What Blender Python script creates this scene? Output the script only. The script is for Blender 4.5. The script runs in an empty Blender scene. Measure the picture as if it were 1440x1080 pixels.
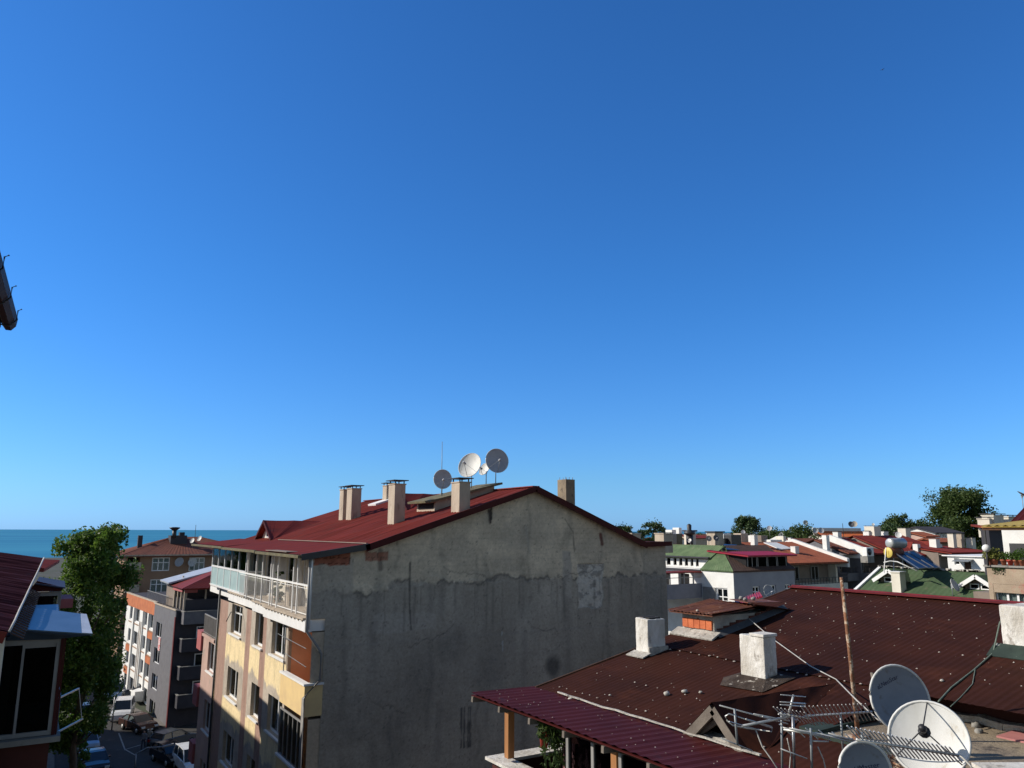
import bpy, bmesh, math, random
import numpy as np
from mathutils import Vector, Matrix
R = math.radians
rng = random.Random(7)
sc = bpy.context.scene
col = sc.collection

# ------------------------------------------------------------------ camera
CAM_H = 19.0
YAW, PITCH, ROLL = R(31.57), R(10.8), R(0.2)
FPX = 1082.0
_f = Vector((math.sin(YAW)*math.cos(PITCH), math.cos(YAW)*math.cos(PITCH), math.sin(PITCH)))
_r0 = Vector((math.cos(YAW), -math.sin(YAW), 0))
_u0 = _r0.cross(_f)
_r = _r0*math.cos(ROLL) + _u0*math.sin(ROLL)
_u = _u0*math.cos(ROLL) - _r0*math.sin(ROLL)
cd = bpy.data.cameras.new("camera")
cam = bpy.data.objects.new("camera", cd); col.objects.link(cam)
cam.matrix_world = Matrix(((_r.x, _u.x, -_f.x, 0), (_r.y, _u.y, -_f.y, 0), (_r.z, _u.z, -_f.z, CAM_H), (0, 0, 0, 1)))
cd.sensor_fit = 'HORIZONTAL'; cd.sensor_width = 36.0; cd.lens = 36.0*FPX/1440.0
cd.clip_start = 0.1; cd.clip_end = 90000
sc.camera = cam

# ------------------------------------------------------------------ light
SUN = Vector((-0.72, 0.47, 0.515)).normalized()
SUN_EL = math.asin(SUN.z); SUN_AZ = math.atan2(SUN.x, SUN.y)      # azimuth from +Y towards +X
world = bpy.data.worlds.new("World"); sc.world = world; world.use_nodes = True
wn = world.node_tree; bg = wn.nodes["Background"]
sky = wn.nodes.new("ShaderNodeTexSky"); sky.sky_type = 'NISHITA'; sky.sun_disc = False
sky.sun_elevation = SUN_EL; sky.sun_rotation = SUN_AZ
sky.altitude = 0; sky.air_density = 1.0; sky.dust_density = 0.25; sky.ozone_density = 3.0
# clear deep blue towards the sea, unseen sky behind the camera paled to light shaded walls
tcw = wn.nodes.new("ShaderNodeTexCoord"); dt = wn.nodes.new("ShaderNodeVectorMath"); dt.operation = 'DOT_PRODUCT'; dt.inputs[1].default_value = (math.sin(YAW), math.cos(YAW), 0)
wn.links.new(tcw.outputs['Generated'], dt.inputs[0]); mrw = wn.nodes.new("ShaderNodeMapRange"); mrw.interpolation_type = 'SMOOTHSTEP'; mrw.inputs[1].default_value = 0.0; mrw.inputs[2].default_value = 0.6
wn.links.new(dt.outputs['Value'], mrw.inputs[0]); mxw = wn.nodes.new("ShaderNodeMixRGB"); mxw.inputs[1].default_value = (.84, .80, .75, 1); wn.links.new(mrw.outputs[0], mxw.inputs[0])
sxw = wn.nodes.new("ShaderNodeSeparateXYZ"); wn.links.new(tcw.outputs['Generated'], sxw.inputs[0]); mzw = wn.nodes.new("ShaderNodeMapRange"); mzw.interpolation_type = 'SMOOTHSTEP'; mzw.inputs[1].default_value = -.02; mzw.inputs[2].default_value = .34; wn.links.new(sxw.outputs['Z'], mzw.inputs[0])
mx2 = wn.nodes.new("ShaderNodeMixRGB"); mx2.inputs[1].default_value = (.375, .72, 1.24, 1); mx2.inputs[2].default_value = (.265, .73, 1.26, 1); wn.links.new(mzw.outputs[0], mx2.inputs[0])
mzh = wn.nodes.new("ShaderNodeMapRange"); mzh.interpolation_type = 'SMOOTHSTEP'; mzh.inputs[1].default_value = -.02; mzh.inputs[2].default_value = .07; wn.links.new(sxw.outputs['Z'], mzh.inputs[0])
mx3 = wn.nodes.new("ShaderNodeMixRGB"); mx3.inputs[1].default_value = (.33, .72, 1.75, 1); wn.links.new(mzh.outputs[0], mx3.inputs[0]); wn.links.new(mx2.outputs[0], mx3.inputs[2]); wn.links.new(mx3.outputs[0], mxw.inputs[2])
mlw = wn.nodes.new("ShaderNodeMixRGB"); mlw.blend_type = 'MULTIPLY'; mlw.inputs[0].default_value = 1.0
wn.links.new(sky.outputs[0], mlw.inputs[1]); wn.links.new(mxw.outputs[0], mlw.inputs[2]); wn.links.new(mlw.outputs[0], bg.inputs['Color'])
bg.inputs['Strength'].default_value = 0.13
sd = bpy.data.lights.new("sun", 'SUN'); sd.energy = 5.0; sd.angle = R(0.53); sd.color = (1.0, 0.93, 0.82)
so = bpy.data.objects.new("sun", sd); col.objects.link(so)
so.rotation_euler = SUN.to_track_quat('Z', 'Y').to_euler(); so.location = (0, 0, 60)
sc.view_settings.view_transform = 'Standard'; sc.view_settings.look = 'None'
sc.view_settings.exposure = 0.0; sc.view_settings.gamma = 1.0
sc.cycles.max_bounces = 6; sc.cycles.transparent_max_bounces = 8

# ------------------------------------------------------------------ pixel of the photograph -> point in the place
def P(x, y, **k):
    d = _f + _r*((x-720)/FPX) - _u*((y-540)/FPX)
    if 'u' in k: t = k['u']/d.x
    elif 'v' in k: t = k['v']/d.y
    elif 'z' in k: t = (k['z']-CAM_H)/d.z
    elif 'plane' in k:
        p0, n = k['plane']; p0 = Vector(p0)-Vector((0, 0, CAM_H)); n = Vector(n); t = p0.dot(n)/d.dot(n)
    else: t = k['dist']/math.hypot(d.x, d.y)
    return Vector((d.x*t, d.y*t, d.z*t+CAM_H))

# ------------------------------------------------------------------ materials
MATS = {}
def mk(name, c, c2=None, scale=2.0, rough=0.8, bump=0.0, bscale=30.0, metal=0.0, spec=0.3, detail=5, stretch=(1,1,1), c3=None, s3=8.0, t3=0.62, w3=0.06, vcol=False, lo=0.38, hi=0.66, fine=0.0):
    m = bpy.data.materials.new(name); m.use_nodes = True; nt = m.node_tree; N = nt.nodes; L = nt.links
    b = N["Principled BSDF"]; b.inputs['Roughness'].default_value = rough; b.inputs['Metallic'].default_value = metal
    b.inputs['Specular IOR Level'].default_value = spec
    tc = N.new("ShaderNodeTexCoord"); mp = N.new("ShaderNodeMapping"); mp.inputs['Scale'].default_value = stretch
    L.new(tc.outputs['Object'], mp.inputs[0])
    def noise(s, d=detail, rg=0.6):
        n = N.new("ShaderNodeTexNoise"); n.inputs['Scale'].default_value = s; n.inputs['Detail'].default_value = d
        n.inputs['Roughness'].default_value = rg; L.new(mp.outputs[0], n.inputs['Vector']); return n
    if c2 is None: c2 = tuple(x*0.82 for x in c)
    n1 = noise(scale); rp = N.new("ShaderNodeValToRGB")
    rp.color_ramp.elements[0].position = lo; rp.color_ramp.elements[1].position = hi
    rp.color_ramp.elements[0].color = (*c, 1); rp.color_ramp.elements[1].color = (*c2, 1)
    L.new(n1.outputs['Fac'], rp.inputs[0]); out = rp.outputs[0]
    if c3 is not None:
        n3 = noise(s3, 6, 0.65); r3 = N.new("ShaderNodeValToRGB")
        r3.color_ramp.elements[0].position = t3; r3.color_ramp.elements[1].position = t3+w3
        r3.color_ramp.elements[0].color = (0, 0, 0, 1); r3.color_ramp.elements[1].color = (1, 1, 1, 1)
        L.new(n3.outputs['Fac'], r3.inputs[0])
        mx = N.new("ShaderNodeMixRGB"); L.new(r3.outputs[0], mx.inputs[0]); L.new(out, mx.inputs[1]); mx.inputs[2].default_value = (*c3, 1)
        out = mx.outputs[0]
    if vcol:
        at = N.new("ShaderNodeAttribute"); at.attribute_name = "paint"
        nn = noise(9.0, 8, 0.7); mr = N.new("ShaderNodeMapRange"); mr.inputs[1].default_value = 0.3; mr.inputs[2].default_value = 0.7
        mr.inputs[3].default_value = 0.82; mr.inputs[4].default_value = 1.15; L.new(nn.outputs['Fac'], mr.inputs[0])
        vm = N.new("ShaderNodeVectorMath"); vm.operation = 'SCALE'; L.new(at.outputs['Color'], vm.inputs[0]); L.new(mr.outputs[0], vm.inputs['Scale'])
        out = vm.outputs[0]
    L.new(out, b.inputs['Base Color'])
    if bump:
        nb = noise(bscale, 6, 0.7); bp = N.new("ShaderNodeBump"); bp.inputs['Strength'].default_value = bump; bp.inputs['Distance'].default_value = 0.03
        L.new(nb.outputs['Fac'], bp.inputs['Height']); L.new(bp.outputs[0], b.inputs['Normal'])
    MATS[name] = m; return m
def M(n): return MATS[n]
mk('plaster_painted', (.3,.3,.3), vcol=True, rough=.95, bump=.6, bscale=14, spec=.1)
mk('yellow_render', (.76,.56,.27), (.66,.48,.25), scale=1.6, rough=.9, bump=.2)
mk('wood_dark', (.10,.045,.02), (.05,.025,.012), scale=4, stretch=(1,1,.2), rough=.7)
mk('wood_orange', (.42,.20,.08), (.30,.13,.05), scale=6, stretch=(1,1,.1), rough=.6)
mk('wood_grey', (.20,.17,.14), (.11,.09,.075), scale=5, stretch=(.4,.4,.4), rough=.85, bump=.5)
mk('roof_maroon', (.215,.036,.026), (.15,.028,.022), scale=1.2, detail=9, rough=.6, spec=.12, c3=(.13,.045,.036), s3=1.1, t3=.56, w3=.14, bump=.25, bscale=3, stretch=(.5,2.2,.5))
mk('roof_maroon_dark', (.075,.016,.014), (.055,.012,.012), rough=.6, spec=.12)
mk('roof_plum', (.072,.0125,.0115), (.054,.0095,.009), scale=1.1, rough=.6, spec=.12, c3=(.055,.02,.025), s3=2.5, t3=.6, w3=.12)
mk('roof_brown', (.046,.0148,.0085), (.030,.0105,.007), scale=1.1, detail=9, rough=.8, spec=.08, c3=(.072,.023,.012), s3=1.0, t3=.57, w3=.16, stretch=(1,.6,1), bump=.15, bscale=8)
mk('roof_brown_low', (.052,.018,.011), (.034,.013,.009), scale=1.2, rough=.7, spec=.2, c3=(.12,.04,.018), s3=2.2, t3=.58, w3=.14)
mk('screw_white', (.50,.44,.38), (.20,.15,.12), scale=25, rough=.8, lo=.45, hi=.6)
mk('roof_tile', (.32,.095,.048), (.22,.068,.038), scale=1.5, rough=.9, c3=(.12,.07,.055), s3=5, t3=.58, w3=.1, bump=.6, bscale=9)
mk('roof_tile_dark', (.19,.063,.040), (.135,.048,.034), scale=1.5, rough=.9, c3=(.08,.05,.04), s3=4, t3=.56, w3=.12, bump=.6, bscale=9)
mk('roof_taupe', (.105,.063,.048), (.075,.045,.036), scale=2.5, rough=.9, bump=.4, bscale=14)
mk('roof_green', (.125,.18,.085), (.085,.13,.06), scale=1.2, rough=.9, c3=(.19,.20,.12), s3=3, t3=.6, w3=.1, bump=.3, bscale=12)
mk('roof_green_dark', (.072,.112,.052), (.05,.083,.04), scale=.9, rough=.9, c3=(.12,.12,.075), s3=2.2, t3=.58, w3=.1, bump=.4, bscale=12)
mk('orange_roof', (.62,.16,.05), (.48,.12,.045), scale=3, rough=.85)
mk('white_wall', (.78,.77,.74), (.68,.67,.64), scale=1.3, rough=.9, bump=.15)
mk('white_paint', (.80,.79,.77), (.72,.71,.69), scale=3, rough=.6)
mk('white_weathered', (.74,.71,.66), (.50,.46,.40), scale=3.2, detail=9, rough=.95, c3=(.24,.20,.16), s3=4.2, t3=.57, w3=.10, bump=.8, bscale=16, stretch=(1,1,.55))
mk('pvc', (.82,.82,.82), (.76,.76,.76), rough=.35, spec=.5)
mk('cream_wall', (.72,.67,.57), (.62,.57,.48), scale=1.1, rough=.9, bump=.2)
mk('beige_wall', (.50,.42,.33), (.38,.31,.24), scale=1.6, detail=8, rough=.9, c3=(.24,.19,.15), s3=3.5, t3=.57, w3=.12, stretch=(1,1,.4), bump=.3)
mk('taupe_wall', (.25,.20,.165), (.20,.16,.135), scale=1.1, rough=.9)
mk('brown_wall', (.33,.205,.135), (.28,.175,.115), scale=.8, rough=.9)
mk('red_wall', (.085,.026,.020), (.065,.021,.017), scale=1.2, rough=.9, bump=.2)
mk('pink_wall', (.52,.36,.30), (.44,.30,.25), scale=1, rough=.9, c3=(.36,.30,.26), s3=2, t3=.6)
mk('pink_deep', (.42,.13,.13), (.36,.11,.11), rough=.8)
mk('charcoal_wall', (.055,.052,.062), (.045,.043,.052), scale=1, rough=.8)
mk('grey_panel', (.16,.155,.165), (.13,.125,.135), rough=.7)
mk('grey_blue_wall', (.20,.205,.24), (.17,.175,.21), rough=.85)
mk('terracotta', (.50,.17,.075), (.40,.13,.06), scale=1.5, rough=.9)
mk('orange_paint', (.86,.45,.27), (.78,.40,.23), scale=2, rough=.85)
mk('white_shade_wall', (.30,.30,.325), (.25,.25,.275), scale=.8, rough=.9)  # darker copy of the white wall, shade put into the colour
mk('concrete', (.30,.285,.26), (.22,.21,.19), scale=1.6, rough=.95, c3=(.12,.11,.10), s3=3, t3=.58, w3=.1, bump=.5, bscale=12)
mk('concrete_warm', (.33,.26,.175), (.20,.16,.12), scale=1.4, rough=.95, c3=(.08,.065,.055), s3=3.4, t3=.56, w3=.12, bump=1.0, bscale=12)
mk('mortar', (.55,.52,.46), (.36,.33,.29), scale=4, rough=.95, c3=(.18,.16,.14), s3=7, t3=.58, w3=.08, bump=1, bscale=18)
mk('mossy', (.17,.15,.085), (.10,.09,.06), scale=3, rough=1, c3=(.26,.23,.17), s3=6, t3=.6)
mk('rusty_sheet', (.20,.075,.04), (.10,.035,.025), scale=2.5, rough=.75, c3=(.36,.24,.17), s3=4, t3=.62, w3=.08, bump=.3)
mk('rust', (.26,.12,.065), (.15,.07,.04), scale=8, rough=.9, c3=(.48,.37,.27), s3=9, t3=.50)
mk('dark_metal', (.035,.035,.038), (.025,.025,.028), rough=.5, spec=.5)
mk('steel', (.36,.36,.37), (.27,.27,.28), rough=.4, metal=.8, spec=.5)
mk('aluminium', (.62,.61,.58), (.50,.49,.46), scale=12, rough=.42, metal=.55, spec=.5)
mk('galvanised', (.30,.32,.33), (.22,.24,.25), scale=3, rough=.5, metal=.35, c3=(.14,.12,.10), s3=5)
mk('blue_sheet', (.085,.125,.19), (.07,.105,.16), scale=2, rough=.38, metal=.25, spec=.5)
mk('zinc_light', (.50,.53,.58), (.42,.45,.50), scale=2, rough=.5, metal=.2)
mk('green_flashing', (.034,.052,.040), (.022,.034,.027), scale=4, rough=.8, c3=(.30,.30,.27), s3=6, t3=.66, w3=.05)
mk('tar', (.022,.022,.022), (.05,.045,.04), scale=6, rough=.7, bump=.8, bscale=20)
mk('dish_white', (.70,.69,.66), (.58,.57,.53), scale=3.5, rough=.55, c3=(.46,.40,.31), s3=7, t3=.60, w3=.14, stretch=(1,1,.35))
mk('dish_grey', (.42,.43,.47), (.36,.37,.41), scale=2.5, rough=.5, c3=(.26,.25,.27), s3=5, t3=.62, w3=.08)
mk('dish_slate', (.25,.27,.31), (.21,.23,.27), scale=3.5, rough=.55, c3=(.17,.16,.16), s3=6, t3=.6, w3=.12); mk('dish_dark', (.11,.11,.125), (.09,.09,.10), rough=.5)  # dish grey darkened for dishes in shade, shade put into the colour
mk('dark_blue_print', (.03,.035,.09), rough=.6)
mk('cable_pale', (.50,.48,.44), (.38,.36,.33), scale=9, rough=.7)
mk('cable_green', (.16,.20,.16), (.10,.13,.10), scale=9, rough=.7)
mk('interior', (.018,.017,.018), (.010,.010,.012), rough=.9)
mk('frame_grey', (.30,.29,.28), (.24,.23,.22), rough=.5)
mk('curtain', (.80,.79,.75), (.66,.65,.61), scale=6, stretch=(6,6,.2), rough=.95)
mk('panel_cyan', (.38,.50,.50), (.32,.43,.44), rough=.5)
mk('blackened', (.05,.045,.04), (.03,.028,.026), rough=.9)
mk('brick_orange', (.60,.17,.07), (.46,.12,.05), scale=5, rough=.9, bump=.4, c3=(.30,.10,.06), s3=9, t3=.62)
mk('brick_shaded', (.16,.055,.04), (.10,.04,.03), scale=4, rough=.95)  # brick copy for the stack's shaded face, shade put into the colour
mk('tar_patch', (.034,.022,.016), (.075,.055,.042), scale=5, rough=.95, c3=(.40,.36,.31), s3=9, t3=.60, w3=.04, bump=1, bscale=14)
mk('gutter_brown', (.075,.032,.028), (.05,.022,.02), scale=5, rough=.6)
mk('awning_navy', (.035,.04,.075), rough=.6)
mk('maroon_paint', (.13,.02,.022), rough=.8); mk('charcoal_light', (.07,.068,.078), rough=.8); mk('towel_red', (.6,.12,.12), (.7,.6,.58), scale=5, lo=.48, hi=.52)
mk('roof_red', (.30,.018,.035), (.24,.016,.03), rough=.45); mk('galvanised_light', (.48,.49,.48), (.38,.39,.38), scale=6, rough=.4, metal=.4); mk('peeling_beige', (.42,.33,.24), (.33,.25,.18), scale=1.5, rough=.95, c3=(.40,.20,.15), s3=1.3, t3=.56, w3=.08, bump=.4)
mk('dish_beige', (.42,.37,.30), rough=.5); mk('car_glass', (.012,.016,.022), rough=.06, spec=.7)
mk('asphalt', (.062,.058,.054), (.048,.046,.044), scale=.5, rough=.95, c3=(.09,.083,.075), s3=.9, t3=.58, w3=.1, bump=.3, bscale=40)
mk('pavement', (.19,.17,.15), (.14,.13,.115), scale=1.2, rough=.95)
mk('city_ground', (.085,.08,.07), (.05,.06,.035), scale=.06, rough=1)
mk('line_paint', (.42,.41,.38), (.25,.24,.22), scale=3, rough=.9)
mk('bark', (.14,.105,.075), (.08,.06,.045), scale=4, stretch=(1,1,.3), rough=.95, bump=1, bscale=8)
mk('leaf_fresh', (.10,.185,.028), (.055,.115,.02), scale=.9, rough=.55, spec=.35, lo=.35, hi=.65)
mk('leaf_dark', (.040,.075,.022), (.024,.05,.016), scale=.8, rough=.6, spec=.3)
mk('leaf_mid', (.085,.125,.032), (.05,.09,.024), scale=.8, rough=.6, spec=.3)
mk('leaf_yellow', (.20,.20,.04), (.11,.14,.03), scale=3, rough=.6)
mk('flower_pink', (.65,.30,.32), (.50,.22,.25), scale=10, rough=.8)
mk('pot_clay', (.40,.13,.07), (.30,.10,.055), scale=8, rough=.8)
mk('pot_red', (.50,.07,.045), (.42,.06,.04), rough=.5)
mk('car_white', (.78,.78,.77), rough=.25, spec=.5); mk('car_silver', (.38,.44,.50), rough=.28, metal=.4, spec=.5)
mk('car_blue', (.09,.15,.24), rough=.25, metal=.3, spec=.5); mk('car_brown', (.07,.03,.022), rough=.25, metal=.3, spec=.5)
mk('car_black', (.014,.014,.018), rough=.2, spec=.6); mk('car_grey', (.10,.11,.12), rough=.28, metal=.3, spec=.5)
mk('tyre', (.02,.02,.02), rough=.9); mk('lamp_red', (.35,.02,.015), rough=.3); mk('lamp_clear', (.65,.66,.66), rough=.15, spec=.6)
mk('skin', (.50,.30,.21), rough=.6); mk('cloth_grey', (.20,.20,.22), rough=.95); mk('cloth_dark', (.04,.045,.07), rough=.95); mk('cloth_beige', (.42,.36,.30), rough=.95); mk('hair', (.025,.018,.013), rough=.7)
mk('yellow_sheet', (.60,.44,.10), (.48,.34,.08), scale=2, rough=.6)
mk('solar_blue', (.010,.018,.045), (.007,.012,.03), rough=.3, spec=.25)
mk('tank_yellow', (.72,.55,.13), rough=.5)
mk('tile_pink', (.48,.20,.19), (.40,.16,.15), scale=3, rough=.7)
mk('cloth_floral', (.60,.30,.30), (.10,.04,.05), scale=4.0, rough=.9, lo=.48, hi=.53)
mk('stone_cobble', (.20,.18,.15), (.07,.065,.055), scale=2.2, rough=.95, bump=1, bscale=3)
# glass: partly mirrors the sky, partly shows what is behind it
def glass(name, tint, refl):
    m = bpy.data.materials.new(name); m.use_nodes = True; nt = m.node_tree; N = nt.nodes; L = nt.links
    N.remove(N["Principled BSDF"]); o = N["Material Output"]
    t = N.new("ShaderNodeBsdfTransparent"); t.inputs[0].default_value = (*tint, 1)
    g = N.new("ShaderNodeBsdfGlossy"); g.inputs['Roughness'].default_value = 0.03
    tx = N.new("ShaderNodeTexCoord"); nz = N.new("ShaderNodeTexNoise"); nz.inputs['Scale'].default_value = .8; bp = N.new("ShaderNodeBump"); bp.inputs['Strength'].default_value = .15; bp.inputs['Distance'].default_value = .05
    L.new(tx.outputs['Object'], nz.inputs['Vector']); L.new(nz.outputs['Fac'], bp.inputs['Height']); L.new(bp.outputs[0], g.inputs['Normal'])
    f = N.new("ShaderNodeLayerWeight"); f.inputs[0].default_value = refl
    mx = N.new("ShaderNodeMixShader"); L.new(f.outputs['Fresnel'], mx.inputs[0]); L.new(t.outputs[0], mx.inputs[1]); L.new(g.outputs[0], mx.inputs[2]); L.new(mx.outputs[0], o.inputs['Surface'])
    MATS[name] = m
glass('glass', (.75,.8,.8), .3); glass('glass_dark', (.3,.32,.34), .14)
mk('mortar_brick', (.50,.46,.40), (.34,.30,.26), scale=3, rough=.95, c3=(.20,.085,.05), s3=3.6, t3=.56, w3=.05, bump=1, bscale=16)
mk('ridge_maroon', (.15,.02,.024), (.10,.016,.018), scale=3, rough=.6, spec=.1)
mk('flash_dark', (.10,.105,.115), (.07,.072,.08), scale=4, rough=.6, c3=(.2,.18,.16), s3=6, t3=.62)
mk('shade_mottled', (.26,.23,.20), (.10,.085,.075), scale=3.5, rough=.95, c3=(.20,.07,.045), s3=4, t3=.58, w3=.06, bump=1, bscale=14)

# ------------------------------------------------------------------ mesh builder
class MB:
    def __init__(s): s.v = []; s.f = []; s.m = []; s.sm = []
    def add(s, vs, fs, m=0, smooth=False):
        k = len(s.v); s.v += [tuple(x) for x in vs]; s.f += [tuple(i+k for i in f) for f in fs]; s.m += [m]*len(fs); s.sm += [smooth]*len(fs); return s
    def box(s, x0, x1, y0, y1, z0, z1, m=0):
        if x0 > x1: x0, x1 = x1, x0
        if y0 > y1: y0, y1 = y1, y0
        if z0 > z1: z0, z1 = z1, z0
        return s.add([(x0,y0,z0),(x1,y0,z0),(x1,y1,z0),(x0,y1,z0),(x0,y0,z1),(x1,y0,z1),(x1,y1,z1),(x0,y1,z1)],
                     [(0,3,2,1),(4,5,6,7),(0,1,5,4),(1,2,6,5),(2,3,7,6),(3,0,4,7)], m)
    def fbox(s, fr, s0, s1, t0, t1, z0, z1, m=0):
        if s0 > s1: s0, s1 = s1, s0
        if t0 > t1: t0, t1 = t1, t0
        if z0 > z1: z0, z1 = z1, z0
        p = [fr.p(a, b, c) for c in (z0, z1) for a, b in ((s0,t0),(s1,t0),(s1,t1),(s0,t1))]
        return s.add(p, [(0,3,2,1),(4,5,6,7),(0,1,5,4),(1,2,6,5),(2,3,7,6),(3,0,4,7)], m)
    def slab(s, pts, th, m=0, n=None):
        pts = [Vector(p) for p in pts]
        nn = (pts[1]-pts[0]).cross(pts[2]-pts[0]).normalized() if n is None else Vector(n)
        if n is None and nn.z < 0: nn = -nn
        b = [p-nn*th for p in pts]; k = len(pts)
        return s.add(pts+b, [tuple(range(k)), tuple(range(2*k-1, k-1, -1))]+[(i, i+k, (i+1) % k+k, (i+1) % k) for i in range(k)], m)
    def prism(s, pts, vec, m=0):
        pts = [Vector(p) for p in pts]; b = [p+Vector(vec) for p in pts]; k = len(pts)
        return s.add(pts+b, [tuple(range(k)), tuple(range(2*k-1, k-1, -1))]+[(i, i+k, (i+1) % k+k, (i+1) % k) for i in range(k)], m)
    def tube(s, pts, r, seg=8, m=0, r2=None, cap=True):
        pts = [Vector(p) for p in pts]; n = len(pts); rings = []
        ref = Vector((0, 0, 1))
        for i, p in enumerate(pts):
            d = (pts[min(i+1, n-1)]-pts[max(i-1, 0)]).normalized()
            rf = ref if abs(d.dot(ref)) < .95 else Vector((1, 0, 0))
            a = d.cross(rf).normalized(); b = d.cross(a)
            rr = r if r2 is None else r+(r2-r)*i/(n-1)
            rings.append([p+a*(rr*math.cos(2*math.pi*j/seg))+b*(rr*math.sin(2*math.pi*j/seg)) for j in range(seg)])
        vs = [q for g in rings for q in g]
        fs = [(i*seg+j, i*seg+(j+1) % seg, (i+1)*seg+(j+1) % seg, (i+1)*seg+j) for i in range(n-1) for j in range(seg)]
        if cap: fs += [tuple(range(seg))[::-1], tuple((n-1)*seg+j for j in range(seg))]
        return s.add(vs, fs, m, seg > 5)
    def bar(s, a, b, w, h, m=0, up=(0,0,1)):
        a = Vector(a); b = Vector(b); d = (b-a).normalized(); up = Vector(up)
        if abs(d.dot(up)) > .98: up = Vector((1,0,0))
        x = d.cross(up).normalized()*w/2; y = x.cross(d).normalized()*h/2
        return s.add([a-x-y, a+x-y, a+x+y, a-x+y, b-x-y, b+x-y, b+x+y, b-x+y], [(0,3,2,1),(4,5,6,7),(0,1,5,4),(1,2,6,5),(2,3,7,6),(3,0,4,7)], m)
    def ball(s, c, rx, ry, rz, m=0, nu=12, nv=7, jit=0, rg=None):
        c = Vector(c); vs = []
        for i in range(nv+1):
            th = math.pi*i/nv
            for j in range(nu):
                ph = 2*math.pi*j/nu; k = 1+(rg.uniform(-jit, jit) if jit and 0 < i < nv else 0)
                vs.append(c+Vector((rx*k*math.sin(th)*math.cos(ph), ry*k*math.sin(th)*math.sin(ph), rz*k*math.cos(th))))
        return s.add(vs, [(i*nu+j, (i+1)*nu+j, (i+1)*nu+(j+1) % nu, i*nu+(j+1) % nu) for i in range(nv) for j in range(nu)], m, True)
    def lathe(s, c, prof, seg=16, m=0, axis=None):
        c = Vector(c); q = Vector((0,0,1)).rotation_difference(Vector(axis)) if axis is not None else None; vs = []
        for r_, z_ in prof:
            for j in range(seg):
                w = Vector((r_*math.cos(2*math.pi*j/seg), r_*math.sin(2*math.pi*j/seg), z_))
                if q: w = q @ w
                vs.append(c+w)
        n = len(prof)
        return s.add(vs, [(i*seg+j, i*seg+(j+1) % seg, (i+1)*seg+(j+1) % seg, (i+1)*seg+j) for i in range(n-1) for j in range(seg)]+[tuple(range(seg))[::-1], tuple((n-1)*seg+j for j in range(seg))], m, seg > 6)
    def corr(s, e0, e1, r1, r0, pitch=.2, amp=.02, m=0, seg=6, rows=1, trap=False, jit=0.0, rg=None):
        """corrugated sheet: e0-e1 eave, r0-r1 ridge, ribs run eave to ridge"""
        e0, e1, r0, r1 = map(Vector, (e0, e1, r0, r1)); n = (e1-e0).cross(r0-e0).normalized()
        if n.z < 0: n = -n
        L = (e1-e0).length; nc = max(2, int(round(L/pitch)))*seg; vs = []
        for j in range(rows+1):
            b = j/rows
            for i in range(nc+1):
                a = i/nc; ph = i/seg*2*math.pi
                h = math.cos(ph)
                if trap: h = max(-.5, min(.9, h*1.6-0.5))
                p = (e0*(1-a)+e1*a)*(1-b)+(r0*(1-a)+r1*a)*b
                vs.append(p+n*(amp*h+(jit*rg.uniform(-1, 1) if jit and rg else 0)))
        w = nc+1
        return s.add(vs, [(j*w+i, j*w+i+1, (j+1)*w+i+1, (j+1)*w+i) for j in range(rows) for i in range(nc)], m, not trap)
    def build(s, name, mats, parent=None, bevel=0):
        me = bpy.data.meshes.new(name); o = bpy.data.objects.new(name, me); col.objects.link(o)
        off = Vector((0, 0, 0))
        if parent is not None:
            o.parent = parent; q = parent
            while q is not None: off += q.location; q = q.parent
        me.from_pydata([(x-off.x, y-off.y, z-off.z) for x, y, z in s.v], [], s.f)
        if isinstance(mats, (str,)): mats = [mats]
        for mm in mats: me.materials.append(M(mm))
        me.polygons.foreach_set('material_index', s.m); me.polygons.foreach_set('use_smooth', s.sm)
        bm = bmesh.new(); bm.from_mesh(me); bmesh.ops.recalc_face_normals(bm, faces=bm.faces) if len(s.f) < 40000 else None
        bm.to_mesh(me); bm.free(); me.update()
        if bevel:
            md = o.modifiers.new('bevel', 'BEVEL'); md.width = bevel; md.segments = 2; md.limit_method = 'ANGLE'
        return o
class Fr:
    def __init__(s, o, d, n): s.o = Vector(o); s.d = Vector(d).normalized(); s.n = Vector(n).normalized()
    def p(s, a, t, z): return Vector((s.o.x, s.o.y, 0))+s.d*a+s.n*t+Vector((0, 0, z))
def FU(u): return Fr((u, 0, 0), (0, 1, 0), (-1, 0, 0))     # wall looking to the street (-x); s = y
def FV(v): return Fr((0, v, 0), (1, 0, 0), (0, -1, 0))     # gable wall looking to the camera (-y); s = x

def thing(name, loc, label, cat, group=None):
    o = bpy.data.objects.new(name, None); col.objects.link(o); o.location = loc; o['label'] = label; o['category'] = cat
    if group: o['group'] = group
    o.empty_display_size = .2
    return o
def tag(o, label=None, cat=None, group=None, kind=None):
    if label: o['label'] = label
    if cat: o['category'] = cat
    if group: o['group'] = group
    if kind: o['kind'] = kind
    return o
def solo(mb, name, mats, label, cat, group=None, loc=None):
    """a thing that is one mesh"""
    c = loc if loc is not None else tuple(np.mean(np.array(mb.v), axis=0)[:2])+(min(v[2] for v in mb.v),)
    me_v = [(x-c[0], y-c[1], z-c[2]) for x, y, z in mb.v]; mb.v = me_v
    o = mb.build(name, mats); o.location = c; return tag(o, label, cat, group)
def copy_thing(o, parent=None):
    c = o.copy(); col.objects.link(c); c.parent = parent
    for ch in [x for x in bpy.data.objects if x.parent == o]: copy_thing(ch, c)
    return c

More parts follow.
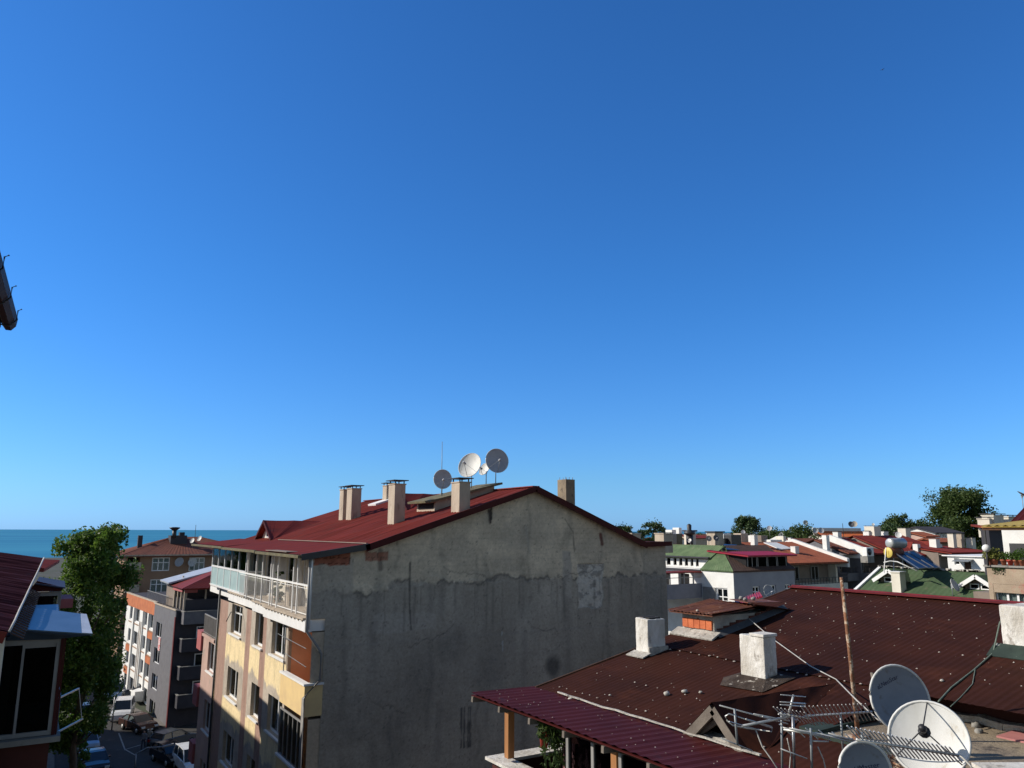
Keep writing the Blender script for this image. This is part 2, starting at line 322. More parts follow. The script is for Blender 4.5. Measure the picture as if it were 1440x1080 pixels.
# ------------------------------------------------------------------ numpy noise for painted walls
_ng = np.random.RandomState(3)
_lat = _ng.rand(256, 256)
def vnoise(x, y):
    xi = np.floor(x).astype(int); yi = np.floor(y).astype(int); fx = x-xi; fy = y-yi
    fx = fx*fx*(3-2*fx); fy = fy*fy*(3-2*fy); g = lambda a, b: _lat[a % 256, b % 256]
    return (g(xi, yi)*(1-fx)+g(xi+1, yi)*fx)*(1-fy)+(g(xi, yi+1)*(1-fx)+g(xi+1, yi+1)*fx)*fy
def fbm(x, y, o=5, rg=.55):
    a = 1.; s = 0.; t = 0.
    for k in range(o): s = s+a*vnoise(x*2**k+17*k, y*2**k+31*k); t += a; a *= rg
    return s/t
def sstep(a, b, x): return np.clip((x-a)/(b-a), 0, 1)**2*(3-2*np.clip((x-a)/(b-a), 0, 1))
def rectm(S, Z, s0, s1, z0, z1, soft=.08, amt=.25, freq=2.5):
    """soft rectangle with ragged edges"""
    n = (fbm(S*freq, Z*freq)-.5)*2*amt
    d = np.maximum.reduce([s0-S, S-s1, z0-Z, Z-z1])+n
    return 1-sstep(-soft, soft, d)
def grid_wall(name, parent, fr, sl, zl, holes, colfn, top=None, relief=None, recess=.3, mat='plaster_painted'):
    sl = np.unique(np.round(sl, 4)); zl = np.unique(np.round(zl, 4))
    S, Z = np.meshgrid(sl, zl); Zr = Z.copy()
    if top is not None:
        z0, z1 = zl[0], zl[-1]; tp = top(S); Zr = z0+(Z-z0)*(tp-z0)/(z1-z0)
    C = colfn(S, Zr); T = relief(S, Zr) if relief is not None else np.zeros_like(S)
    mb = MB(); w = len(sl); vs = [fr.p(a, t, z) for a, t, z in zip(S.ravel(), T.ravel(), Zr.ravel())]; fs = []
    for j in range(len(zl)-1):
        zc = (zl[j]+zl[j+1])/2
        hs_ = [h for h in holes if h[2] < zc < h[3]]
        for i in range(w-1):
            scn = (sl[i]+sl[i+1])/2
            if any(h[0] < scn < h[1] for h in hs_): continue
            fs.append((j*w+i, j*w+i+1, (j+1)*w+i+1, (j+1)*w+i))
    mb.add(vs, fs, 0, False)
    nv = len(mb.v)
    for h in holes:
        a0, a1, b0, b1 = h[:4]; dp = h[4] if len(h) > 4 else recess
        q = [fr.p(a0, 0, b0), fr.p(a1, 0, b0), fr.p(a1, 0, b1), fr.p(a0, 0, b1)]; q2 = [fr.p(a0, -dp, b0), fr.p(a1, -dp, b0), fr.p(a1, -dp, b1), fr.p(a0, -dp, b1)]
        mb.add(q+q2, [(0,1,5,4),(1,2,6,5),(2,3,7,6),(3,0,4,7)], 0); mb.add(q2, [(0,1,2,3)], 1)
    o = mb.build(name, [mat, 'interior'], parent)
    me = o.data; ca = me.color_attributes.new('paint', 'FLOAT_COLOR', 'POINT')
    arr = np.ones((len(me.vertices), 4), dtype=np.float32)
    arr[:nv, :3] = C.reshape(-1, 3); 
    if len(me.vertices) > nv: arr[nv:, :3] = C.reshape(-1, 3).mean(axis=0)
    ca.data.foreach_set('color', arr.ravel()); return o
def lines(a, b, step, extra=()):
    return np.concatenate([np.linspace(a, b, max(2, int(abs(b-a)/step)+1)), np.array(list(extra), dtype=float)]) if len(extra) else np.linspace(a, b, max(2, int(abs(b-a)/step)+1))

def holed_wall(name, mat, parent, fr, s0, s1, z0, z1, holes, recess=.28, back='interior'):
    sl = sorted({s0, s1, *[h[0] for h in holes], *[h[1] for h in holes]}); zl = sorted({z0, z1, *[h[2] for h in holes], *[h[3] for h in holes]})
    mb = MB()
    for i in range(len(sl)-1):
        for j in range(len(zl)-1):
            a, b = (sl[i]+sl[i+1])/2, (zl[j]+zl[j+1])/2
            if any(h[0] < a < h[1] and h[2] < b < h[3] for h in holes): continue
            mb.add([fr.p(sl[i], 0, zl[j]), fr.p(sl[i+1], 0, zl[j]), fr.p(sl[i+1], 0, zl[j+1]), fr.p(sl[i], 0, zl[j+1])], [(0,1,2,3)], 0)
    for h in holes:
        a0, a1, b0, b1 = h[:4]; dp = h[4] if len(h) > 4 else recess
        q = [fr.p(a0, 0, b0), fr.p(a1, 0, b0), fr.p(a1, 0, b1), fr.p(a0, 0, b1)]; q2 = [fr.p(a0, -dp, b0), fr.p(a1, -dp, b0), fr.p(a1, -dp, b1), fr.p(a0, -dp, b1)]
        mb.add(q+q2, [(0,1,5,4),(1,2,6,5),(2,3,7,6),(3,0,4,7)], 0); mb.add(q2, [(0,1,2,3)], 1)
    return mb.build(name, [mat, back], parent)

def window(parent, fr, s0, s1, z0, z1, panes=2, t=-.12, fw=.06, frame='pvc', pane='glass', sill=None, curtain=None, transom=None, name='window'):
    mb = MB(); d = .06
    mb.fbox(fr, s0, s0+fw, t-d, t, z0, z1); mb.fbox(fr, s1-fw, s1, t-d, t, z0, z1)
    mb.fbox(fr, s0+fw, s1-fw, t-d, t, z0, z0+fw); mb.fbox(fr, s0+fw, s1-fw, t-d, t, z1-fw, z1)
    w = (s1-s0-2*fw)/panes
    for i in range(1, panes): mb.fbox(fr, s0+fw+w*i-fw*.5, s0+fw+w*i+fw*.5, t-d, t-.003, z0+fw, z1-fw)
    if transom:
        zt = z0+(z1-z0)*transom
        for i in range(panes):
            mb.fbox(fr, s0+fw+w*i+(fw*.5 if i else 0), s0+fw+w*(i+1)-(fw*.5 if i < panes-1 else 0), t-d, t-.006, zt-fw*.4, zt+fw*.4)
    o = mb.build(name, frame, parent)
    g = MB(); g.fbox(fr, s0+fw*.6, s1-fw*.6, t-d*.6, t-d*.45, z0+fw*.6, z1-fw*.6); g.build('pane', pane, o)
    if sill:
        b = MB(); b.fbox(fr, s0-.08, s1+.08, t, .09, z0-.07, z0-.004); b.build('sill', sill, o)
    if curtain:
        c = MB(); n = int((s1-s0)/.05)+2
        for k0, k1 in curtain:
            vs = []; 
            for i in range(n+1):
                a = s0+(s1-s0)*(k0+(k1-k0)*i/n); tt = t-d-.05+.018*math.cos(i*2.1)
                vs += [fr.p(a, tt, z0+.03), fr.p(a, tt, z1-.03)]
            c.add(vs, [(2*i, 2*i+2, 2*i+3, 2*i+1) for i in range(n)], 0, True)
        c.build('curtain', 'curtain', o)
    return o

def railing(parent, fr, s0, s1, t, z0, z1, step=.12, mat='steel', name='railing', r=.012, rail=.025):
    mb = MB(); mb.fbox(fr, s0, s1, t-rail, t+rail, z1-rail*1.6, z1); mb.fbox(fr, s0, s1, t-rail*.7, t+rail*.7, z0+.06, z0+.09)
    n = max(2, int(abs(s1-s0)/step))
    for i in range(n+1):
        a = s0+(s1-s0)*i/n; mb.fbox(fr, a-r, a+r, t-r, t+r, z0, z1-rail*1.6)
    return mb.build(name, mat, parent)

def chimney(parent, base, w, d, h, mat='cream_wall', cap='dark_metal', capz=.12, lip=.08, name='chimney', flash=None, angle=0, top=None):
    """masonry stack with a plate held on four stubs"""
    x, y, z = base; mb = MB(); mb.box(x-w/2, x+w/2, y-d/2, y+d/2, z-.5, z+h)
    mb.box(x-w/2-.03, x+w/2+.03, y-d/2-.03, y+d/2+.03, z+h+.001, z+h+.05)
    o = mb.build(name, mat, parent, bevel=.012)
    if cap:
        c = MB(); zz = z+h+.05
        for sx in (-1, 1):
            for sy in (-1, 1): c.box(x+sx*w*.4-.02, x+sx*w*.4+.02, y+sy*d*.4-.02, y+sy*d*.4+.02, zz, zz+capz)
        c.box(x-w/2-lip, x+w/2+lip, y-d/2-lip, y+d/2+lip, zz+capz, zz+capz+.035); c.build('chimney_cap', cap, o)
    if flash:
        f = MB(); f.slab([(x-w/2-.15, y-d/2-.12, z-.08), (x+w/2+.12, y-d/2-.12, z+.0), (x+w/2+.12, y+d/2+.12, z+.0), (x-w/2-.15, y+d/2+.12, z-.08)], .03); f.build('flashing', flash, o)
    return o

# text laid on a surface
def text_verts(s, size):
    cu = bpy.data.curves.new('lettering', 'FONT'); cu.body = s; cu.size = size; cu.align_x = 'CENTER'; cu.align_y = 'CENTER'; cu.resolution_u = 3
    ob = bpy.data.objects.new('lettering', cu); col.objects.link(ob)
    dg = bpy.context.evaluated_depsgraph_get(); me = ob.evaluated_get(dg).to_mesh()
    vs = [tuple(v.co) for v in me.vertices]; fs = [tuple(p.vertices) for p in me.polygons]
    ob.evaluated_get(dg).to_mesh_clear(); bpy.data.objects.remove(ob); bpy.data.curves.remove(cu); return vs, fs

def dish(base, h, r, az, tilt, label, mat='dish_white', back=None, group=None, feed='arm', text=None, ry=1.08, deep=.13, mast='galvanised', lean=0, seg=36):
    """satellite dish: az = heading its face looks to (degrees from +y clockwise), tilt = face elevation"""
    bx, by, bz = base; t = thing('satellite_dish', base, label, 'satellite dish', group)
    n = Vector((math.sin(R(az))*math.cos(R(tilt)), math.cos(R(az))*math.cos(R(tilt)), math.sin(R(tilt))))
    x = Vector((math.cos(R(az)), -math.sin(R(az)), 0)); y = n.cross(x)*-1
    if y.z < 0: y = -y
    x = x*math.cos(R(lean))+y*math.sin(R(lean)); y = n.cross(x); y = -y if y.z < 0 else y
    c = Vector((bx, by, bz+h)); D = deep*2*r
    def pt(a, b, off=0): return c+x*a+y*(b*ry)+n*(D*((a*a+b*b)/(r*r)-1)*1.0+off)
    c = c+n*D+n*.10
    mb = MB(); rings = 9; vs = []
    for side, off in ((0, 0), (1, -.012)):
        for i in range(rings+1):
            for j in range(seg):
                q = r*i/rings; vs.append(pt(q*math.cos(2*math.pi*j/seg), q*math.sin(2*math.pi*j/seg), off))
    k = (rings+1)*seg; fs = []
    for i in range(rings):
        for j in range(seg):
            a, b, cc, dd = i*seg+j, i*seg+(j+1) % seg, (i+1)*seg+(j+1) % seg, (i+1)*seg+j
            fs += [(a, b, cc, dd), (k+a, k+dd, k+cc, k+b)]
    mb.add(vs, fs, 0, True)
    rim = MB(); rim.tube([pt(r*math.cos(2*math.pi*j/seg), r*math.sin(2*math.pi*j/seg), -.006) for j in range(seg+1)], .012+.006*r, 6, 0, cap=False)
    me = mb
    o = mb.build('reflector', mat, t); rim.build('rim', 'dish_white' if mat != 'dish_dark' else mat, t)
    b = MB(); pc = pt(0, 0, -.02)
    b.box(bx-.035, bx+.035, by-.035, by+.035, bz+h-.12, bz+h+.12); b.bar(Vector((bx, by, bz+h)), pc, .12, .16); b.build('bracket', 'galvanised', t)
    p = MB(); p.tube([(bx, by, bz-.05), (bx, by, bz+h+.14)], .022, 8); p.build('mast', mast, t)
    fp = c+n*(r*.95)-y*(r*.25 if feed == 'arm' else 0)
    a = MB(); f = MB()
    if feed == 'arm': a.tube([pt(0, -r*.98, -.02), fp], .012, 6); a.tube([pt(r*.75, -r*.6, 0), fp], .005, 5); a.tube([pt(-r*.75, -r*.6, 0), fp], .005, 5)
    elif feed == 'tripod':
        for g in (90, 215, 325): a.tube([pt(r*.97*math.cos(R(g)), r*.97*math.sin(R(g)), 0), fp], .007, 6)
    if feed:
        a.build('feed_arm', 'dark_metal' if feed == 'tripod' else 'galvanised', t)
        f.tube([fp+n*.06, fp-n*.09], .045 if r > .4 else .035, 10); f.tube([fp-n*.09, fp-n*.12], .06, 10); f.build('receiver', 'dark_metal' if feed == 'tripod' else 'dish_grey', t)
    if text:
        s, size, px_, py_, rot = text; v2, f2 = text_verts(s, size); ca, sa = math.cos(R(rot)), math.sin(R(rot))
        xs = -1 if x.cross(y).dot(n) < 0 else 1
        tv = []
        for vx, vy, _ in v2:
            a_, b_ = (vx*ca-vy*sa)*xs+px_*xs, vx*sa+vy*ca+py_
            tv.append(pt(a_, b_, .004))
        tb = MB(); tb.add(tv, f2); tb.build('lettering', 'dark_blue_print', o)
    return t

def yagi(mb, a, b, n, ln, up, r=.006, br=.012, taper=.8, start=0.03):
    a = Vector(a); b = Vector(b); mb.tube([a, b], br, 6); d = (b-a); e = Vector(up).normalized()
    for i in range(n):
        q = a+d*(start+(1-2*start)*i/(n-1)); L_ = ln*(1+(taper-1)*i/(n-1))/2; mb.tube([q-e*L_, q+e*L_], r, 5)
# ================================================================== SETTING
g = MB(); g.add([(-900, -600, 0), (1500, -600, 0), (1500, 620, 0), (-900, 620, 0)], [(0,1,2,3)]); tag(g.build('ground', 'city_ground'), kind='structure')
m = bpy.data.materials.new('sea'); m.use_nodes = True; nt = m.node_tree; b = nt.nodes["Principled BSDF"]
b.inputs['Base Color'].default_value = (.010, .105, .19, 1); b.inputs['Roughness'].default_value = .5; b.inputs['Specular IOR Level'].default_value = .12
tcn = nt.nodes.new("ShaderNodeTexCoord"); mpn = nt.nodes.new("ShaderNodeMapping"); mpn.inputs['Scale'].default_value = (.0006, .0022, 1); mpn.inputs['Rotation'].default_value = (0, 0, YAW)
nzn = nt.nodes.new("ShaderNodeTexNoise"); nzn.inputs['Scale'].default_value = 1.0; nzn.inputs['Detail'].default_value = 8
rpn = nt.nodes.new("ShaderNodeValToRGB"); rpn.color_ramp.elements[0].color = (.026, .175, .29, 1); rpn.color_ramp.elements[1].color = (.044, .235, .345, 1); rpn.color_ramp.elements[0].position = .4; rpn.color_ramp.elements[1].position = .6
nt.links.new(tcn.outputs['Object'], mpn.inputs[0]); nt.links.new(mpn.outputs[0], nzn.inputs[0]); nt.links.new(nzn.outputs['Fac'], rpn.inputs[0]); nt.links.new(rpn.outputs[0], b.inputs['Base Color'])
MATS['sea'] = m
g = MB(); g.add([(-60000, 300, -9), (60000, 300, -9), (60000, 60000, -9), (-60000, 60000, -9)], [(0,1,2,3)]); tag(g.build('sea', 'sea'), kind='structure')

def hills():
    mb = MB(); n = 90
    for row in range(1):
        vs = []
        for i in range(n+1):
            a = R(46+26*i/n); d = 9000
            h = -9+55*(0.35+.65*vnoise(np.array([i*.11]), np.array([3.3]))[0])*min(1, i/16.)*(1 if i < 70 else (n-i)/20.)
            vs += [(math.sin(a)*d, math.cos(a)*d, -9), (math.sin(a)*(d+800), math.cos(a)*(d+800), h), (math.sin(a)*(d+2500), math.cos(a)*(d+2500), -9)]
        mb.add(vs, [(3*i+k, 3*i+k+1, 3*i+k+4, 3*i+k+3) for i in range(n) for k in (0, 1)], 0, True)
    mk('far_hill', (.09, .17, .26), (.08, .15, .24), scale=.001, rough=1)  # blue of the distance haze put into the hill colour
    tag(mb.build('hills', 'far_hill'), kind='structure')
hills()

# street, side yard and pavements
ST_L, ST_R = 2.6, 13.4
g = MB(); g.add([(0.6, -5, .004), (8.0, -5, .004), (8.0, 47, .004), (11.4, 49, .004), (11.4, 60, .004), (26, 62, .004), (26, 84, .004), (12.2, 87, .004), (10.8, 97, .004), (8.6, 112, .004), (6.2, 160, .004), (0.2, 160, .004), (2.2, 96, .004), (3.6, 80, .004), (3.0, 55, .004)],
      [tuple(range(15))]); tag(g.build('street', 'asphalt'), kind='structure')
g = MB(); g.slab([(12.2, 87.0, .13), (13.7, 85.6, .13), (8.4, 112.5, .13), (8.3, 112, .13), (11.0, 97, .13)], .13, n=(0,0,1)); tag(g.build('pavement', 'pavement'), kind='structure')
g = MB(); g.slab([(1.4, 20, .13), (3.1, 55, .13), (3.7, 80, .13), (2.3, 96, .13), (0.3, 158, .13), (-1, 158, .13), (0.4, 80, .13), (-.4, 20, .13)], .13, n=(0,0,1)); tag(g.build('pavement', 'pavement'), kind='structure')
def ln(a, b, w=.12, z=.009):
    a = Vector((a.x, a.y, 0)); b = Vector((b.x, b.y, 0)); n = Vector((-(b-a).y, (b-a).x, 0)).normalized()*w/2; u = Vector((0, 0, z))
    return [a-n+u, b-n+u, b+n+u, a+n+u]
g = MB()
for q in (((167, 1031), (176, 1055)), ((176, 1054), (200, 1047)), ((176, 1054), (190, 1062))): g.add(ln(P(*q[0], z=0), P(*q[1], z=0)), [(0,1,2,3)])
tag(g.build('road_marking', 'line_paint'), kind='structure')

# ================================================================== MAIN APARTMENT BUILDING
GV = 27.58                       # plane of the grey gable wall
UF, US = 8.78, 8.6               # street wall, outer edge of the top slab
GE = (25.42,)                    # far end of gable wall
L_ = (10.65, 18.45); PK = (18.03, 20.82); R_ = (24.1, 18.42)
K1 = (PK[1]-L_[1])/(PK[0]-L_[0]); K2 = (PK[1]-R_[1])/(R_[0]-PK[0])
VEND = 46.6
A = thing('apartment_building', (17, 37, 0), 'apartment block with bare grey gable wall, maroon metal roof and yellow street side', 'building')
def gtop(u):
    return np.where(u < L_[0], 18.14+(u-US)*(.31/2.05), np.where(u < PK[0], L_[1]+K1*(u-L_[0]), np.where(u < R_[0], PK[1]-K2*(u-PK[0]), 18.55)))
def gcol(S, Z):
    n1 = fbm(S*.8, Z*.8, 6); n2 = fbm(S*3.1+9, Z*.55+4, 5); n3 = fbm(S*6, Z*6, 4)
    base = np.stack([.385+.04*(n1-.5), .338+.04*(n1-.5), .278+.04*(n1-.5)], -1)*(.88+.24*n1[..., None])
    base *= (.92+.16*n2[..., None])                                           # vertical wash marks
    upc = np.stack([.62+.0*S, .525+.0*S, .395+.0*S], -1)*(.72+.56*fbm(S*1.7, Z*1.7, 6)[..., None])*(1-.13*((np.mod(Z+.03*fbm(S, Z, 3), .21) < .03)*(fbm(S*1.4, Z*5, 4) > .47))[..., None])
    edge = 17.05+.55*np.clip((S-10)/15, 0, 1)*0+.55*(fbm(S*.9+3, S*0+.4, 3)-.5)+.45*(fbm(S*4, Z*2.5, 5)-.5)
    edge = np.where(S < 11.6, edge-.25, edge)
    for (a0, a1, b0, b1, kk) in ((11.2, 14.4, 14.9, 17.1, 1.07), (14.4, 17.2, 13.2, 15.1, .93), (17.2, 20.3, 14.2, 16.9, 1.09), (20.3, 25.5, 12.1, 14.3, .94), (9.2, 12.2, 11.6, 14.0, .92), (12.2, 16.3, 9.3, 12.0, 1.06), (16.0, 19.5, 10.8, 13.4, 1.05), (22.5, 23.9, 14.6, 17.5, .9), (13.0, 13.9, 15.6, 17.2, .92), (18.3, 18.9, 12.0, 16.8, 1.08), (10.2, 10.8, 12.0, 15.4, 1.08)):
        mm_ = rectm(S, Z, a0, a1, b0, b1, .03, .16, 1.8)[..., None]; base = base*(1+(kk-1)*mm_)
    base = base*(1-.10*(np.abs(fbm(S*1.3+40, Z*9, 4)-.5) < .02)[..., None])
    up = sstep(-.03, .05, Z-edge)*(.72+.28*sstep(.40, .50, fbm(S*.7+11, Z*1.3, 4)))
    c = base*(1-up[..., None])+upc*up[..., None]
    def mixc(c, mk_, col, k=1.): mk_ = (mk_*k)[..., None]; return c*(1-mk_)+np.array(col)*mk_
    rim = np.exp(-((Z-edge)/.07)**2)*(fbm(S*3, Z*3, 4) > .42); c = mixc(c, rim, (.05, .047, .045), .6)
    for z_, w_ in ((14.95, .04), (12.1, .035), (9.2, .035)):                  # floor joints
        c = mixc(c, np.exp(-((Z-z_-.05*(fbm(S*2, S*0, 3)-.5))/w_)**2)*(fbm(S*2+z_, Z*0+z_, 3)), (.30, .285, .265), .5)
    P1 = P(812, 772, v=GV); P2 = P(850, 853, v=GV)
    mm = rectm(S, Z, P1.x, P2.x-.05, P2.z, P1.z, .03, .22, 1.6)*(Z < 17.6+.0*S); rough = fbm(S*5, Z*5, 5)
    c = mixc(c, mm, (.60, .55, .48), .95); c = mixc(c, mm*sstep(.50, .60, fbm(S*4+5, Z*6, 5)), (.19, .18, .165), .6)
    q1 = P(795, 775, v=GV); q2 = P(801, 842, v=GV); c = mixc(c, rectm(S, Z, q1.x-.12, q2.x+.14, q2.z, q1.z, .04, .08, 2), (.46, .41, .35), .85)
    q1 = P(838, 768, v=GV)
    q1 = P(522, 865, v=GV); q2 = P(613, 884, v=GV); c = mixc(c, rectm(S, Z, q1.x, q2.x, q2.z, q1.z, .05, .2, 1.5), (.46, .41, .35), .75)
    q1 = P(500, 786, v=GV); q2 = P(494, 872, v=GV); c = mixc(c, rectm(S, Z, 8, q1.x-.05, q2.z, 18.0, .03, .05), (.42, .37, .31), .65)
    q1 = P(778, 937, v=GV); c = mixc(c, np.clip(1.25-(((S-q1.x)/.42)**2+((Z-q1.z)/.5)**2)-.7*(fbm(S*3, Z*3)-.5), 0, 1), (.085, .08, .075), .8)
    for (px_, py_), rr in (((690, 950), .9), ((560, 1040), .8), ((500, 1010), .7), ((640, 905), .6), ((885, 800), .7), ((735, 1010), .8), ((590, 960), .9)):
        q1 = P(px_, py_, v=GV); c = mixc(c, np.clip(1-(((S-q1.x)/rr)**2+((Z-q1.z)/(rr*1.5))**2), 0, 1)*fbm(S*5+px_, Z*4, 5)*1.1, (.15, .145, .135), .55)
    q1 = P(648, 995, v=GV); q2 = P(664, 1050, v=GV)
    for dd in (0, .12, .3, .38): c = mixc(c, rectm(S, Z, q1.x+dd, q1.x+dd+.07, q2.z, q1.z, .02, .05, 3), (.10, .095, .09), .8)
    def crack(pts, w, col, k):
        nonlocal c
        for (a, b_) in zip(pts[:-1], pts[1:]):
            d = b_-a; t_ = np.clip(((S-a[0])*d[0]+(Z-a[1])*d[1])/(d@d), 0, 1); dist = np.hypot(S-a[0]-t_*d[0], Z-a[1]-t_*d[1])+(fbm(S*5, Z*5, 4)-.5)*.08
            c = mixc(c, 1-sstep(w*.5, w*1.6, dist), col, k)
    PP = lambda *l: [np.array((P(x, y, v=GV).x, P(x, y, v=GV).z)) for x, y in l]
    crack(PP((577, 792), (576, 850), (578, 885)), .035, (.06, .055, .05), .7)
    crack(PP((688, 718), (690, 735)), .06, (.05, .03, .03), .9); crack(PP((691, 708), (691, 730)), .05, (.02, .02, .02), .9)
    crack(PP((845, 752), (847, 765)), .08, (.14, .035, .03), .9); crack(PP((795, 730), (806, 748), (808, 775)), .03, (.13, .12, .1), .6)
    crack(PP((740, 740), (745, 778)), .05, (.5, .46, .39), .5); crack(PP((535, 775), (535, 800)), .09, (.045, .04, .04), .6)
    crack(PP((706, 888), (707, 920)), .012, (.5, .5, .48), .8); crack(PP((845, 845), (838, 700)), .02, (.12, .11, .1), .3)
    for i in range(16):                                                         # drips below the coping
        s_ = 9+i*1.02+.4*math.sin(i*3.3); c = mixc(c, np.exp(-((S-s_-.12*(fbm(S*0+i, Z*1.1, 3)-.5)*3)/(.07+.05*(i % 3)))**2)*sstep(0, 1, (fbm(Z*.9+i*5, S*0+i, 3)-.35)*4), (.13, .125, .115), .3)
    for i in range(26):                                                         # drip streaks running down from the ragged edge
        s_ = 9.5+i*.61+.3*math.sin(i*5.1); ln_ = .5+1.8*abs(math.sin(i*2.7)); c = mixc(c, np.exp(-((S-s_-.05*(fbm(S*0+i*3, Z*1.5, 3)-.5)*2)/(.022+.02*(i % 3)))**2)*sstep(0, .15, 17.0-Z)*(1-sstep(ln_*.6, ln_, 17.0-Z)), (.16, .145, .125), .45)
    for i in range(9):                                                          # hairline cracks
        s_ = 10+i*1.7; z_ = 10.5+(i*2.3) % 7; w_ = .02; y_ = z_+.9*(fbm(S*1.1+i*7, S*0+i, 5)-.5)+.25*(S-s_)*(-1)**i; c = mixc(c, np.exp(-((Z-y_)/w_)**2)*(np.abs(S-s_) < .5+.25*(i % 4)), (.10, .09, .08), .6)
    sp = (fbm(S*9+3, Z*9, 3) > .78); c = mixc(c, sp.astype(float), (.12, .11, .10), .5)
    # open brick strips under the eave
    b1 = P(441, 778, v=GV); b2 = P(492, 794, v=GV); br = rectm(S, Z, b1.x, b2.x, b2.z, 18.45, .02, .10, 3)
    b3 = P(515, 776, v=GV); b4 = P(545, 788, v=GV); br = np.maximum(br, rectm(S, Z, b3.x, b4.x, b4.z, b3.z, .02, .12, 3)*.8)
    joint = ((np.mod(Z, .2) < .025) | (np.mod(S+.12*np.floor(Z/.2), .3) < .025)).astype(float)
    bc = np.array((.34, .13, .085))*(.6+.7*fbm(S*5, Z*9, 3)[..., None])*(1-.6*joint[..., None]); c = c*(1-br[..., None])+bc*br[..., None]
    q1 = P(905, 780, v=GV); c = mixc(c, rectm(S, Z, q1.x, 26, 10, 19, .03, .04)*1.0, (.22, .21, .19), .35)
    return np.clip(c, .01, 1)
def grel(S, Z):
    P1 = P(812, 772, v=GV); P2 = P(850, 853, v=GV)
    mm = rectm(S, Z, P1.x, P2.x-.05, P2.z, P1.z, .03, .22, 1.6)*(Z < 17.6)
    edge = 17.05+.75*(fbm(S*1.1+3, S*0+.4, 5)-.5)+.35*(fbm(S*4, S*0+7, 4)-.5)
    return .02*(fbm(S*.9, Z*.9, 4)-.5)-.02*sstep(-.03, .03, Z-edge)+.012*(fbm(S*6, Z*6, 3)-.5)-mm*(.03+.05*(fbm(S*4, Z*5, 4)-.5))
fg = FV(GV)
grid_wall('gable_wall', A, fg, lines(9.22, GE[0], .045, [L_[0], PK[0], R_[0]]), np.concatenate([[0, 3, 6, 8], lines(9.6, 22, .045)]), [], gcol, top=lambda s: gtop(s)-.02, relief=grel)
grid_wall('gable_wall', A, fg, lines(US, 9.22, .05), lines(15.92, 18.4, .05), [], gcol, top=lambda s: gtop(s)-.02)
# solid body behind the walls (2 cm behind every face)
mb = MB(); mb.prism([(10.26, GV+.30, 0), (GE[0]-.02, GV+.30, 0), (GE[0]-.02, VEND, 0), (10.26, VEND, 0)], (0, 0, 15.4)); mb.build('inner_wall', 'concrete', A)
mb = MB(); mb.prism([(10.3, GV+.08, 15.42), (L_[0], GV+.08, L_[1]-.12), (PK[0], GV+.08, PK[1]-.14), (R_[0], GV+.08, R_[1]-.14), (GE[0]-.03, GV+.08, 18.3), (GE[0]-.03, GV+.08, 15.42)], (0, VEND-GV-.1, 0)); mb.build('attic_wall', 'cream_wall', A)
mb = MB(); mb.box(9.24, GE[0]-.02, GV+.05, GV+.13, 0, 15.38); mb.build('inner_wall', 'concrete', A)

# street wall: yellow render with bare patches, brown pilasters
fs = FU(UF)
def wpx(x0, x1, y0, y1, u=UF):
    xm, ym = (x0+x1)/2, (y0+y1)/2
    a = P(x0, ym, u=u).y; b_ = P(x1, ym, u=u).y; return (min(a, b_), max(a, b_), P(xm, y1, u=u).z, P(xm, y0, u=u).z)
W4 = [wpx(325, 340, 857, 894), wpx(358.5, 370, 867, 909), wpx(382, 402, 877, 925)]
Z4 = (W4[0][2]+W4[1][2]+W4[2][2])/3; H4 = 1.35
wins = []
for fl in range(5):
    zb = Z4-2.88*fl
    for k, w in enumerate(W4):
        ww = (w[0], w[1], zb, zb+H4)
        wins.append((ww, fl, k))
BAY0 = GV; BAY1 = P(403, 900, u=UF).y            # corner balcony bay
holes = [w[0] for w in wins if w[0][2] > .8]
for fl in range(4):
    zb = 12.85-2.88*fl; holes.append((BAY0+.02, min(BAY1, W4[2][0]-.25), zb, zb+2.62, 1.45))
def fcol(S, Z):
    yel = np.array((.80, .65, .39))*(.88+.26*fbm(S*2, Z*2, 5)[..., None]); gr = np.array((.46, .40, .33))*(.75+.5*fbm(S*2.4+5, Z*2.4, 5)[..., None])
    br = np.array((.38, .25, .20))*(.9+.2*fbm(S*3, Z*2, 4)[..., None])
    zz = np.mod(Z-Z4, 2.88); n = fbm(S*1.6+2, Z*1.6, 5)-.5
    bare = sstep(-.04, .04, zz+.30+n*1.1-0*S)*(1-sstep(1.62, 1.75, zz+n*.9))+sstep(2.70, 2.78, zz+n*.3)
    bare = np.clip(bare, 0, 1); c = yel*(1-bare[..., None])+gr*bare[..., None]
    for (x0, x1, y) in ((308, 319.5, 880), (345.5, 352.5, 890), (366, 374, 905)):
        a, b_ = sorted((P(x0, y, u=UF).y, P(x1, y, u=UF).y)); mm = ((S > a) & (S < b_)).astype(float)[..., None]; c = c*(1-mm)+br*mm
    dk = (fbm(S*5, Z*.6, 4) > .62)[..., None]; c = np.where(dk, c*.86, c)
    return np.clip(c, .01, 1)
SEND = P(306, 900, u=UF).y
grid_wall('street_wall', A, fs, lines(GV+.02, SEND, .08, [h[i] for h in holes for i in (0, 1)]), lines(0, 15.48, .09, [h[i] for h in holes for i in (2, 3)]), holes, fcol)
mb = MB(); mb.box(UF, 10.3, SEND, SEND+.02, 0, 15.4); mb.build('side_return', 'concrete', A)
mb = MB(); mb.box(UF+.01, 9.24, GV+.02, GV+.10, 0, 9.7); mb.build('side_return', 'concrete', A)
for i, (w, fl, k) in enumerate(wins):
    if w[2] < .8: continue
    cur = [(.02, .98)] if (fl+k) % 2 else ([(0.0, .35), (.75, 1.)])
    window(A, fs, w[0], w[1], w[2], w[3], panes=1 if k == 1 else 2, t=-.14, fw=.085, sill='white_paint', curtain=cur if fl < 3 else None, transom=.7 if k == 0 and fl == 0 else None)
